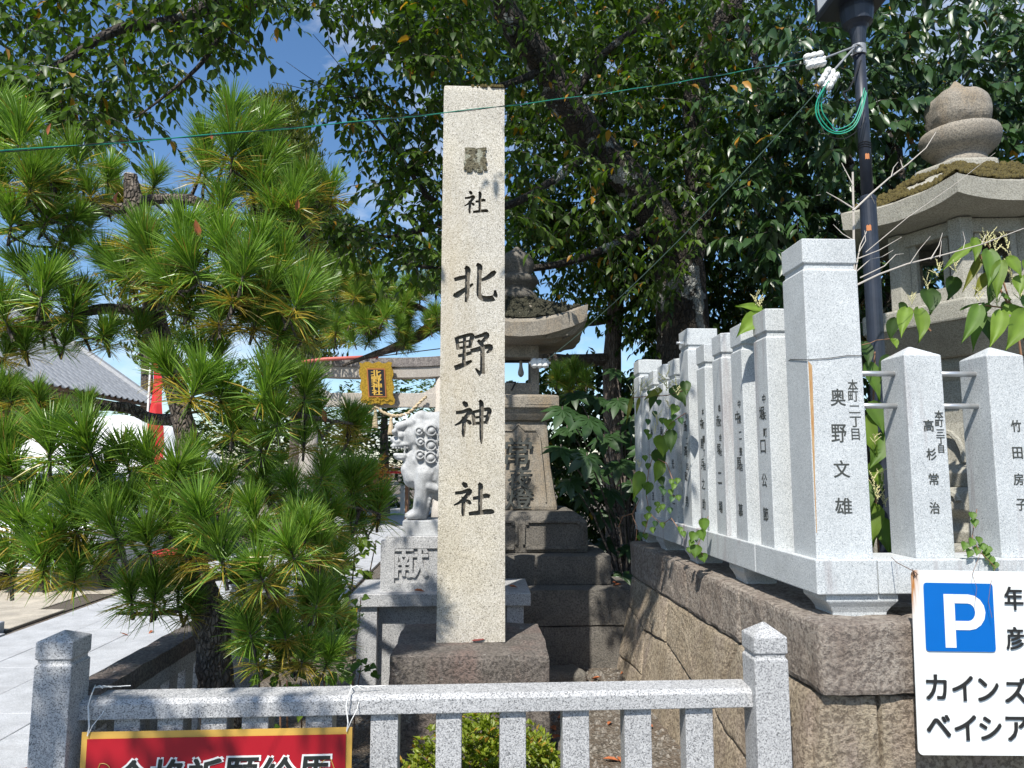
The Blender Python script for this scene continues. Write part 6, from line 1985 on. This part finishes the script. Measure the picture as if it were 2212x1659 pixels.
# dark wood behind, one mass
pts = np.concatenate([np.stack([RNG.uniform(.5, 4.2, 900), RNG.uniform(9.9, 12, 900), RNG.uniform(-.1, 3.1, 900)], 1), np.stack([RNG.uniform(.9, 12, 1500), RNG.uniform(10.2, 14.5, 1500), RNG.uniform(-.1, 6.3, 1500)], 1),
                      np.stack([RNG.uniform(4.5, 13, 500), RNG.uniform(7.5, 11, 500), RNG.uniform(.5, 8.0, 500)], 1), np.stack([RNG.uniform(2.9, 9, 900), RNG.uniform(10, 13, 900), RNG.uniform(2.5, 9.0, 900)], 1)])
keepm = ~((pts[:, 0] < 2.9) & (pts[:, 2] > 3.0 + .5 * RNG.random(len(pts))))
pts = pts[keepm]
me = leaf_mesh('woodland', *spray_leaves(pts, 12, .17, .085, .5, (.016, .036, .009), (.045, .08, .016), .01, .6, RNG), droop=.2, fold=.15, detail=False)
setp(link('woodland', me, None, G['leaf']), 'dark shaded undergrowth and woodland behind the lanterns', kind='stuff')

# ================================================================== TREES AND BUSHES FAR BEHIND
def far_tree(name, label, cat, poly, n, t0, t1, L, W, a, b, base, trunk=None, group=None, clump=.1, cl=40, up=0.7, per=7, spread=.4, yellow=.02, m=None):
    o = thing(name, label, cat, base, group)
    pts = fill_region(poly, n, t0, t1, RNG, clump, cl)
    arr = spray_leaves(pts, per, L, W, spread, a, b, yellow, -up, RNG)
    me = leaf_mesh('crown', *arr, droop=-.05, fold=.15, detail=False)
    c = link('crown', me, o, m or G['leaf']); c['kind'] = 'stuff'
    if trunk:
        tb = MB(); limb(tb, trunk, 9, 4, .1); tb.obj('trunk', G['grey_bark'], o)
    return o
CY = 22.
b0 = P(640, 1100, CY)
far_tree('cypress_tree', 'tall rounded cypress rising above the garden pine into the sky', 'tree', [(545, 230), (575, 208), (625, 205), (650, 235), (672, 300), (690, 350), (700, 470), (640, 520), (540, 480), (530, 300)], 2600, CY - 1.0, CY + 1.4, .20, .055, (.05, .075, .012), (.13, .15, .028), (b0.x, CY, 0), [(b0.x, CY, -.1, .3), (b0.x, CY, 5, .25), (b0.x - .3, CY, 11, .1)], clump=.02, up=1.2)
far_tree('cypress_tree', 'darker bushy cypress below the tall rounded one left of the pillar', 'tree', [(560, 470), (700, 440), (790, 520), (800, 620), (760, 700), (720, 790), (600, 800), (560, 650)], 1700, 17.0, 19.0, .20, .06, (.035, .06, .012), (.10, .12, .025), (P(670, 1100, 18).x, 18, 0), [(P(670, 1100, 18).x, 18, -.1, .25), (P(670, 600, 18).x, 18, 6.5, .15)], clump=.08, up=1.0)
far_tree('cypress_tree', 'cypress half hidden behind the garden pine above the tiled roof', 'tree', [(235, 540), (330, 520), (420, 600), (420, 820), (300, 800), (250, 700)], 480, 20, 22, .26, .07, (.05, .075, .012), (.13, .14, .03), (P(320, 1100, 21).x, 21, 0), [(P(320, 1100, 21).x, 21, -.1, .25), (P(320, 600, 21).x, 21, 6.5, .12)], clump=.05, up=1.0)
far_tree('broadleaf_tree', 'green broadleaf tree behind the torii tie beam', 'tree', [(690, 870), (780, 820), (960, 800), (960, 1000), (880, 1050), (700, 1060)], 620, 21.5, 24, .20, .10, (.035, .065, .014), (.09, .14, .028), (P(830, 1100, 23).x, 23, 0), [(P(830, 1100, 23).x, 23, -.1, .2), (P(830, 900, 23).x, 23, 3.4, .1)], clump=.2, up=.1)
far_tree('broadleaf_tree', 'dark broadleaf tree left of the torii behind the garden pine', 'tree', [(420, 820), (560, 760), (690, 820), (690, 1000), (600, 1040), (430, 1030)], 620, 22.5, 26, .22, .11, (.025, .05, .012), (.07, .11, .02), (P(540, 1100, 24).x, 24, 0), [(P(540, 1100, 24).x, 24, -.1, .2), (P(540, 900, 24).x, 24, 3.6, .1)], clump=.15, up=.1)
far_tree('maple_bush', 'small bush turning orange left of the guardian lion', 'bush', [(800, 995), (840, 985), (848, 1020), (810, 1040)], 46, 18.5, 19.2, .12, .07, (.16, .10, .02), (.30, .12, .03), (P(825, 1060, 19).x, 19, 0), clump=0, up=.1, per=8, spread=.3)
me = leaf_mesh('hedge', *spray_leaves(np.stack([RNG.uniform(-20, 2, 1300), RNG.uniform(26, 31, 1300), RNG.uniform(0, 3.6, 1300)], 1), 10, .34, .16, .7, (.020, .040, .010), (.06, .09, .02), .01, .2, RNG), droop=.1, fold=.15, detail=False)
setp(link('woodland', me, None, G['leaf']), 'far belt of trees closing the view behind the torii', kind='stuff')

# ================================================================== FATSIA BESIDE THE LANTERN
fa = thing('fatsia_shrub', 'dark shrub with big palm shaped leaves between the square lantern and the balustrade', 'shrub', (1.45, 6.9, 0))
fst = MB()
def palmate(c0, nrm, out, r_, tone):
    nrm = Vector(nrm).normalized(); out = (Vector(out) - nrm * Vector(out).dot(nrm)).normalized()
    sd = nrm.cross(out)
    C, D, NN, LL, WW = [], [], [], [], []
    for k in range(8):
        an = R(-142 + 284 / 7 * k)
        d = out * math.cos(an) + sd * math.sin(an) - nrm * .18
        C.append(tuple(c0)); D.append(tuple(d)); NN.append(tuple(nrm)); f = 1 - .34 * abs(an) / 2.5
        LL.append(r_ * f); WW.append(r_ * .40 * f)
    return leaf_mesh('leaf', C, D, NN, LL, WW, np.tile(np.array(tone), (8, 1)) * RNG.uniform(.85, 1.15, (8, 1)), droop=.16, fold=.10)
for x, y, t, r_ in ((1215, 885, 6.25, .27), (1272, 905, 6.2, .28), (1335, 865, 6.7, .25), (1212, 968, 6.1, .26), (1268, 985, 6.05, .27), (1338, 1000, 6.4, .27), (1392, 968, 6.5, .25), (1232, 1040, 6.2, .20), (1368, 905, 6.9, .25), (1305, 945, 6.5, .26), (1318, 1060, 6.7, .24), (1365, 1045, 6.9, .22), (1225, 925, 6.6, .22), (1290, 860, 7.1, .24), (1240, 850, 6.8, .22), (1395, 860, 7.2, .22), (1260, 1070, 6.9, .22), (1350, 940, 7.1, .26), (1310, 1110, 7.0, .22), (1375, 1100, 7.1, .22), (1330, 800, 7.6, .2), (1385, 810, 7.6, .2), (1290, 1020, 7.0, .24), (1360, 1180, 6.9, .2), (1310, 1170, 7.1, .2), (1345, 1245, 6.6, .2)):
    c0 = P(x, y, t)
    me = palmate(c0, (kt.uniform(-.3, .2), kt.uniform(-.75, -.35), .75), (kt.uniform(-.5, .5), -.6, -.6), r_, (.030, .068, .020))
    o = link('leaf', me, fa, G['glossy'])
    rt_ = Vector((1.45 + .2 * (c0.x - 1.45), 7.0, max(.1, c0.z - .9)))
    fst.tube([rt_, rt_.lerp(c0, .5) + Vector((0, .05, .12)), c0 + Vector((0, .02, .03)), c0], [.012, .008, .005, .004], 5, 0, False)
for k in range(5):
    fst.tube([(1.35 + .08 * k, 7.0 + .05 * (k % 3), -.03), (1.40 + .05 * k, 7.0, .8), (1.30 + .1 * k, 6.95, 1.6)], [.022, .018, .01], 6)
fst.obj('stem', G['grey_bark'], fa)

# ================================================================== KNOTWEED, VINES, TWIGS ON THE RIGHT
kn = thing('knotweed', 'tall weed with big heart shaped leaves and cream flower spikes at the six sided lantern', 'plant', (2.9, 4.2, CZ1))
vw = MB()
def kleaf(par, x0, y0, x1, y1, wpx, t0, t1, tone, nrm=None, name='leaf', m=None):
    a_, b_ = P(x0, y0, t0), P(x1, y1, t1)
    L = (b_ - a_).length
    w = wpx * t0 / FPX
    nn = nrm or (kt.uniform(-.35, .2), -.8, .55)
    d = (b_ - a_).normalized()
    # rounded base, drawn-out tip
    C = [tuple(a_)]
    me = knot_mesh(a_, d, Vector(nn), L, w, tone)
    return link(name, me, par, m or G['knot'])
def knot_mesh(c0, d, nn, L, w, tone):
    s = d.cross(nn).normalized(); u = s.cross(d).normalized()
    prof = [(-.03, .12), (.05, .36), (.18, .50), (.36, .50), (.56, .38), (.74, .21), (.88, .08), (1.0, 0)]
    vs, fs = [], []
    wig = kt.uniform(-.06, .06)
    for (f, h) in prof:
        bend = -.20 * L * f * f
        cen = c0 + d * L * f + u * bend + s * wig * L * math.sin(f * 3)
        for e in (-1, -.5, 0, .5, 1):
            vs.append(cen + s * w * h * e + u * w * (.16 * abs(e) + (.03 * math.sin(f * 26) if abs(e) == .5 else 0)))
    for i in range(len(prof) - 1):
        for j in range(4):
            fs.append((i * 5 + j, i * 5 + j + 1, (i + 1) * 5 + j + 1, (i + 1) * 5 + j))
    me = bpy.data.meshes.new('leaf'); me.from_pydata([tuple(p) for p in vs], [], fs)
    at = me.color_attributes.new('tone', 'FLOAT_COLOR', 'POINT')
    C = np.ones((len(vs), 4), np.float32)
    for i in range(len(vs)):
        j = i % 5
        f = 1.18 if j == 2 else 1.0
        C[i, :3] = np.array(tone) * f * (1 + .06 * (-1) ** (i // 5))
    at.data.foreach_set('color', C.ravel())
    me.polygons.foreach_set('use_smooth', [True] * len(fs))
    return me
def spike(par, x, y, t, s=1.0, lean=0.0):
    c0 = P(x, y, t); mb = MB()
    for k in range(6):
        a_ = c0 + Vector((lean * .01 * k * s, 0, .011 * k * s))
        d = Vector((kt.uniform(-1, 1), kt.uniform(-.6, .6), kt.uniform(.7, 1.4))).normalized()
        ln = kt.uniform(.035, .06) * s
        mb.tube([a_, a_ + d * ln], .0012, 3)
        for j in range(7):
            q = a_ + d * ln * (j + 1) / 7 + Vector((kt.uniform(-.003, .003), kt.uniform(-.003, .003), kt.uniform(-.003, .003)))
            r_ = .0038 * (1 - .07 * j) * s
            mb.ngon(q.x, q.y, [(q.z - r_, r_ * .4), (q.z, r_), (q.z + r_, r_ * .4)], 5)
    return mb.obj('flower_spike', G['flower'], par)
YG = (.15, .24, .030); MG = (.10, .185, .028); DG = (.045, .09, .018); OG = (.16, .17, .02)  # DG is dark green that also paints in shade on some leaves
def zk(zx, zy): return 1865.2 + zx * .3457, 493.8 + zy * .3457
for x0, y0, x1, y1, w, t0, t1, c_ in ((690, 100, 500, 235, 66, 4.0, 3.95, YG), (690, 62, 712, 195, 82, 3.95, 3.9, YG), (740, 170, 630, 380, 55, 4.0, 3.95, OG), (780, 140, 800, 345, 118, 3.9, 3.8, MG), (860, 205, 850, 430, 92, 3.85, 3.8, YG), (795, 285, 700, 400, 80, 3.95, 3.9, OG), (900, 180, 1000, 295, 90, 3.85, 3.8, YG), (720, 485, 625, 690, 98, 3.9, 3.8, MG), (745, 520, 700, 745, 80, 4.0, 3.9, MG), (860, 520, 790, 720, 100, 3.9, 3.8, YG), (1010, 525, 910, 738, 150, 3.8, 3.7, YG), (270, 500, 245, 660, 92, 3.8, 3.7, YG), (345, 505, 370, 692, 114, 3.8, 3.7, YG), (400, 385, 430, 530, 140, 4.1, 4.05, DG), (560, 305, 540, 445, 120, 4.1, 4.1, DG), (610, 512, 725, 450, 50, 4.1, 4.0, DG), (875, 520, 1010, 490, 100, 3.95, 3.9, YG), (860, 420, 930, 440, 60, 3.9, 3.9, MG), (985, 300, 985, 410, 90, 3.85, 3.8, YG), (820, 330, 790, 480, 100, 4.1, 4.1, DG), (760, 560, 800, 700, 90, 4.15, 4.1, DG), (900, 460, 870, 560, 80, 4.1, 4.1, DG), (1010, 200, 1060, 330, 90, 3.9, 3.85, YG), (1000, 420, 1080, 560, 100, 3.9, 3.85, MG), (760, 470, 770, 520, 60, 4, 3.95, MG), (200, 560, 170, 700, 80, 4.3, 4.3, DG), (190, 690, 215, 745, 55, 3.8, 3.75, YG), (60, 420, 40, 560, 90, 4.4, 4.4, DG), (220, 470, 300, 590, 90, 4.3, 4.3, DG)):
    kleaf(kn, *zk(x0, y0), *zk(x1, y1), w * .3457, t0, t1, c_)
for x, y, s in ((790, 120, 1.2), (830, 150, 1.2), (900, 140, 1.3), (725, 450, 1.0), (300, 480, .9), (470, 300, 1.1), (580, 280, 1.0), (400, 380, .9), (985, 460, 1.2), (930, 350, 1.2), (940, 250, 1.1), (760, 110, 1.0), (840, 490, .9)):
    spike(kn, *zk(x, y), 3.92, s)
for pts in ([(1000, 900), (960, 600), (880, 350), (820, 160), (760, 80)], [(1010, 700), (920, 500), (760, 480)], [(420, 640), (350, 560), (300, 500)], [(960, 560), (700, 120)]):
    vw.tube([P(*zk(*p), 3.97) for p in pts], [.007, .006, .005, .004, .003][:len(pts)], 5)
vw.obj('stem', G['stem'], kn)

kb2 = thing('knotweed', 'broad leaved weed growing between the lamp post and the tallest corner post', 'plant', (2.0, 3.7, CZ1))
for x0, y0, x1, y1, w, c_ in ((1872, 785, 1908, 860, 40, MG), (1880, 870, 1912, 935, 44, MG), (1868, 900, 1900, 985, 40, YG), (1905, 940, 1880, 1010, 44, MG), (1882, 1000, 1912, 1060, 36, YG), (1878, 1090, 1890, 1180, 58, YG), (1900, 1120, 1925, 1200, 40, MG), (1872, 1040, 1880, 1110, 40, MG), (1920, 770, 1905, 820, 30, DG), (1866, 740, 1880, 790, 30, DG)):
    kleaf(kb2, x0, y0, x1, y1, w, 3.62, 3.56, c_)
for x, y, s in ((1890, 1060, 1.1), (1895, 1085, 1.1), (1905, 1040, .8), (1912, 1095, .9), (1890, 960, .7)):
    spike(kb2, x, y, 3.55, s)
q = MB(); q.tube([P(1900, 1230, 3.62), P(1890, 1050, 3.62), P(1886, 900, 3.62), P(1890, 760, 3.65)], .005, 5)
q.tube([P(1862, 745, 3.3), P(1880, 741, 3.45), P(1893, 735, 3.6), P(1922, 732, 3.75)], .0022, 4)
q.obj('stem', G['stem'], kb2)

vn = thing('vine', 'leafy vine with cream flowers trailing over the far end of the balustrade', 'vine', (1.3, 5.1, BZ1))
def zv(zx, zy): return 1234.3 + zx * .4898, 795.5 + zy * .4898
for x0, y0, x1, y1, w, c_ in ((440, 88, 508, 160, 80, DG), (395, 95, 322, 128, 40, OG), (268, 128, 240, 242, 20, OG), (300, 132, 288, 205, 16, OG), (425, 228, 432, 280, 60, YG), (400, 300, 405, 392, 84, YG), (440, 275, 438, 372, 56, DG), (392, 415, 368, 502, 56, YG), (308, 460, 268, 574, 60, YG), (375, 360, 415, 440, 70, DG), (460, 165, 440, 205, 44, MG), (345, 505, 330, 560, 40, MG), (500, 60, 510, 120, 50, DG), (370, 100, 350, 185, 40, DG), (395, 480, 405, 520, 34, DG)):
    a_ = zv(x0, y0); b_ = zv(x1, y1)
    t_ = 5.05 - (a_[0] - 1370) * .006
    kleaf(vn, *a_, *b_, w * .4898, t_, t_ - .05, c_)
for x, y in ((385, 150), (365, 200), (455, 215), (480, 230), (335, 235), (345, 300), (345, 110), (330, 280), (400, 230), (322, 395), (340, 430), (435, 545), (455, 520), (447, 575), (470, 570), (385, 625), (375, 600), (400, 610), (340, 620), (435, 625), (320, 685), (345, 650), (325, 740), (370, 685), (400, 690), (357, 712), (280, 580), (330, 655), (405, 545), (470, 495), (445, 500), (310, 735), (300, 745), (480, 710), (490, 730), (545, 750), (540, 810), (520, 800), (550, 790), (395, 530), (320, 520)):
    a_ = zv(x, y)
    t_ = 5.05 - (a_[0] - 1370) * .0063
    kleaf(vn, a_[0], a_[1] - 5, a_[0] + kt.uniform(-5, 5), a_[1] + 9, 13, t_, t_ - .02, MG if kt.random() < .6 else (.06, .13, .05))
for x, y, s in ((268, 128, 1.0), (305, 120, 1.3), (335, 100, 1.0), (385, 125, .9), (418, 100, 1.6), (465, 120, 1.3), (380, 250, 1.1), (345, 175, .9), (295, 440, .8), (430, 180, .8), (370, 290, .8)):
    a_ = zv(x, y); spike(vn, *a_, 5.05 - (a_[0] - 1370) * .006 - .05, s)
q = MB()
for pts in ([(510, 95), (420, 120), (330, 125), (265, 130)], [(500, 200), (440, 240), (380, 330), (340, 450), (330, 560), (345, 640)], [(300, 580), (270, 640), (225, 655), (208, 700)], [(265, 640), (290, 700), (285, 760)], [(345, 380), (420, 420), (450, 500), (440, 560), (470, 570)], [(345, 640), (400, 690), (440, 660), (490, 730)], [(345, 640), (330, 700), (310, 745)]):
    q.tube([P(*zv(*p), 5.05 - (zv(*p)[0] - 1370) * .006) for p in pts], .003, 4)
q.obj('stem', G['stem'], vn)
v2 = thing('vine', 'short sprig of vine hanging over the side beam of the balustrade', 'vine', (1.38, 4.2, BZ1))
for x0, y0, x1, y1, w in ((1520, 1120, 1522, 1152, 24), (1512, 1145, 1520, 1170, 22), (1500, 1150, 1494, 1172, 22), (1505, 1178, 1500, 1206, 26), (1515, 1196, 1522, 1216, 22), (1496, 1168, 1488, 1180, 14)):
    kleaf(v2, x0, y0, x1, y1, w, 4.18, 4.16, MG)
q = MB(); q.tube([P(1530, 1115, 4.3), P(1520, 1140, 4.2), P(1508, 1180, 4.18), P(1518, 1200, 4.17)], .002, 4); q.obj('stem', G['stem'], v2)
v3 = thing('knotweed', 'two pale green nibbled leaves poking out between the side posts', 'plant', (1.5, 3.75, 2.2))
kleaf(v3, 1644, 668, 1592, 655, 26, 3.62, 3.6, YG); kleaf(v3, 1648, 682, 1594, 722, 44, 3.6, 3.55, YG); spike(v3, 1640, 672, 3.62, 1.0); spike(v3, 1634, 658, 3.62, .8)
q = MB(); q.tube([P(1650, 720, 3.85), P(1646, 680, 3.65), P(1640, 655, 3.62)], .003, 5); q.obj('stem', G['stem'], v3)
v4 = thing('vine', 'small vine climbing over the front beam above the parking sign', 'vine', (2.0, 3.02, BZ1))
for x, y in ((2085, 1180), (2100, 1172), (2110, 1190), (2095, 1195), (2120, 1182), (2130, 1200), (2142, 1210), (2150, 1222), (2112, 1168), (2135, 1188), (2104, 1130), (2100, 1115)):
    kleaf(v4, x, y - 8, x + kt.uniform(-6, 6), y + 10, 17, 2.99, 2.97, MG)
q = MB(); q.tube([P(2110, 1100, 3.1), P(2100, 1160, 3.0), P(2115, 1190, 2.98), P(2150, 1225, 2.97)], .0018, 4)
q.tube([P(2150, 1225, 2.97), P(2140, 1260, 2.80), P(2135, 1300, 2.80), P(2143, 1335, 2.80)], .001, 3)
q.tube([P(2120, 1190, 2.97), P(2100, 1240, 2.80), P(2110, 1270, 2.80), P(2106, 1300, 2.80)], .001, 3)
q.obj('stem', G['stem'], v4)
# bare dead branch
tw = MB()
def stick(pts, t, r0, r1):
    n = len(pts)
    tw.tube([P(x, y, t + .02 * i) for i, (x, y) in enumerate(pts)], [r0 + (r1 - r0) * i / (n - 1) for i in range(n)], 6)
stick([(1846, 1240), (1846, 900), (1845, 640), (1844, 480), (1842, 372)], 3.35, .0075, .005)
stick([(1843, 455), (1880, 420), (1920, 385), (1960, 355), (2000, 320), (2022, 285)], 3.35, .005, .0018)
stick([(1843, 450), (1815, 432), (1785, 415)], 3.35, .004, .0015)
stick([(1843, 400), (1830, 375), (1818, 352)], 3.35, .003, .0012)
stick([(1846, 600), (1852, 565), (1858, 530), (1872, 500)], 3.35, .004, .0018)
stick([(1846, 618), (1900, 592), (1960, 570), (2040, 550), (2120, 528), (2215, 492)], 3.35, .005, .002)
stick([(1850, 560), (1900, 540), (1948, 512)], 3.35, .003, .001); stick([(1855, 545), (1870, 520), (1868, 498)], 3.36, .0025, .001)
stick([(1858, 600), (1910, 575), (1935, 550), (1952, 548)], 3.36, .003, .001); stick([(2010, 560), (2028, 530), (2036, 503)], 3.38, .003, .001)
stick([(2030, 556), (2034, 520)], 3.38, .002, .001); stick([(1965, 570), (1985, 540), (2010, 510)], 3.38, .0022, .0008); stick([(2120, 528), (2130, 505)], 3.4, .0022, .001); stick([(2080, 540), (2085, 520), (2080, 500)], 3.4, .0018, .0008)
stick([(1925, 382), (1930, 362), (1940, 350)], 3.36, .0025, .001); stick([(1950, 362), (1945, 345)], 3.37, .002, .001); stick([(1880, 420), (1890, 440)], 3.36, .002, .001)
stick([(1845, 520), (1820, 505), (1800, 485)], 3.35, .003, .001); stick([(1846, 590), (1880, 560), (1905, 555), (1930, 540)], 3.36, .0025, .001)
stick([(1870, 545), (1960, 470), (2060, 400), (2150, 330)], 3.4, .002, .0008)
setp(tw.obj('dead_branch', G['twig']), 'bare grey dead branch standing up beside the tallest corner post', 'branch')

# ================================================================== LOW PLANTS, LEAVES ON THE GROUND
az = thing('azalea_bush', 'low clipped bush with small yellow green leaves seen through the fence slats', 'bush', (.02, 3.42, 0))
n = 2600
u = rand_dirs(n); u[:, 2] = np.abs(u[:, 2])
rad = RNG.random(n) ** .25
pts = u * np.array([.44, .32, .47]) * rad[:, None] * (1 + .12 * np.sin(u[:, :1] * 9) * np.cos(u[:, 1:2] * 7)) + np.array([.02, 3.42, -.02])
me = leaf_mesh('foliage', *spray_leaves(pts, 5, .032, .017, .03, (.12, .17, .014), (.26, .31, .035), .06, -.8, RNG, (.35, .2, .03)), droop=.1, fold=.2, detail=False)
o = link('foliage', me, az, G['leaf']); o['kind'] = 'stuff'
q = MB()
for k in range(14):
    an = k * .9; q.tube([(.02, 3.42, -.03), (.02 + .12 * math.cos(an), 3.42 + .09 * math.sin(an), .15), (.02 + .3 * math.cos(an), 3.42 + .2 * math.sin(an), .32)], [.008, .006, .003], 5)
q.obj('stem', G['grey_bark'], az)
wd_ = thing('weed', 'leafy weeds growing behind the fence at the foot of the garden pine', 'weed', (-1.0, 3.4, 0))
for k in range(46):
    x, y, t = kt.choice([(560, 1460, 3.4), (600, 1475, 3.3), (640, 1470, 3.5), (700, 1465, 3.6), (740, 1455, 3.9), (770, 1440, 4.2), (620, 1560, 3.2), (500, 1590, 3.2), (720, 1480, 3.4)])
    x += kt.uniform(-40, 40); y += kt.uniform(-25, 15)
    kleaf(wd_, x, y, x + kt.uniform(-25, 25), y + kt.uniform(-12, 22), kt.uniform(12, 20), t, t - .05, MG if kt.random() < .6 else YG, (kt.uniform(-.3, .3), -.4, .8))
q = MB()
for x, t in ((560, 3.4), (605, 3.3), (650, 3.5), (700, 3.6), (760, 4.1), (620, 3.2)):
    b_ = P(x, 1470, t); q.tube([(b_.x, b_.y, -.03), (b_.x + .02, b_.y, .2), tuple(b_)], .004, 5)
q.obj('stem', G['stem'], wd_)
vi = thing('vine', 'yellowing vine between the garden pine and the lion pedestal', 'vine', (-1.05, 4.6, 0))
for x, y in ((792, 1445), (805, 1452), (780, 1450), (770, 1430), (785, 1425), (760, 1460), (740, 1462), (800, 1440), (815, 1460), (750, 1440), (780, 1330), (770, 1350), (775, 1310), (785, 1290), (765, 1295)):
    kleaf(vi, x, y, x + kt.uniform(-8, 16), y + kt.uniform(0, 16), 15, 4.6, 4.55, YG if kt.random() < .5 else MG)
q = MB(); q.tube([P(770, 1500, 4.6), P(780, 1440, 4.6), P(800, 1442, 4.6)], .003, 4); q.tube([P(765, 1500, 4.6), P(760, 1440, 4.6), P(775, 1350, 4.6), P(780, 1290, 4.6)], .003, 4); q.obj('stem', G['stem'], vi)
iv = thing('shrub', 'bright leafy shrub behind the left end of the lion pedestal', 'shrub', (-1.3, 6.4, 0))
pts = np.stack([RNG.uniform(-1.75, -1.0, 90), RNG.uniform(6.1, 6.7, 90), RNG.uniform(.1, 1.05, 90)], 1)
me = leaf_mesh('foliage', *spray_leaves(pts, 6, .10, .07, .2, (.06, .11, .02), (.14, .21, .03), .05, .4, RNG), droop=.2, fold=.15)
o = link('foliage', me, iv, G['leaf']); o['kind'] = 'stuff'
q = MB()
for k in range(5): q.tube([(-1.35 + .1 * k, 6.4, -.03), (-1.35 + .12 * k, 6.38, .5), (-1.45 + .18 * k, 6.4, .95)], [.01, .008, .004], 5)
q.obj('stem', G['grey_bark'], iv)
# small rubble against the lantern base and beside the plinth
for (x, y, sx, sy, sz, lab) in ((.62, 5.62, .34, .26, .10, 'rounded boulder in the gravel before the square lantern'), (.47, 4.1, .10, .22, .13, 'upright stone slab leaning beside the dark plinth'), (1.10, 4.9, .07, .06, .04, 'small pale stone lying at the foot of the retaining wall'), (.95, 3.7, .06, .05, .035, 'pale pebble in the gravel near the right fence post')):
    me = rough_box((sx, sy, sz), .012, 10, 8, x * 9, min(sx, sy, sz) * .45)
    place(me, (x, y, -.04), .3); setp(link('rock', me, None, G['lantern_base'] if sx > .08 else G['lantern_pale']), lab, 'rock')
dl = []
for k in range(46):
    if k < 34: x, y = kt.uniform(.42, 1.18), kt.uniform(3.2, 5.8)
    else: x, y = kt.uniform(-4.3, -1.8), kt.uniform(3.0, 8)
    z = -.022 if k < 34 else .004
    me = leaf_mesh('leaf', [(x, y, z)], [(math.cos(k * 2.4), math.sin(k * 2.4), .1)], [(kt.uniform(-.3, .3), kt.uniform(-.3, .3), 1)], kt.uniform(.055, .10), kt.uniform(.03, .05), [(.4, .14, .04)], droop=kt.uniform(-.3, .2), fold=.3)
    setp(link('fallen_leaf', me, None, G['dry']), 'dry orange leaf on the gravel beside the retaining wall' if k < 34 else 'dry brown leaf on the pale granite slabs of the approach', 'leaf', 'fallen leaves on the gravel' if k < 34 else 'fallen leaves on the approach')
for x, y, z, lab in ((P(1000, 1260, 5.25).x, 5.27, zs1 + .005, 'brown leaf on the pedestal slab right of the raised character'), (P(918, 1262, 5.25).x, 5.26, zs1 + .005, 'curled brown leaf on the pedestal slab under the raised character'), (P(1120, 1265, 5.3).x, 5.4, zs1 + .005, 'dry leaf on the right end of the pedestal slab'), (P(1330, 1255, 5.9).x, 6.05, .60, 'big yellow leaf lying on the right corner of the lantern base'), (P(1345, 1250, 5.9).x, 6.1, .61, 'brown edged leaf lying on the right corner of the lantern base')):
    me = leaf_mesh('leaf', [(x, y, z)], [(kt.uniform(-1, 1), -.4, .1)], [(.1, -.2, 1)], .09, .04, [(.4, .2, .05)], droop=-.1, fold=.3)
    setp(link('fallen_leaf', me, None, G['dry']), lab, 'leaf')
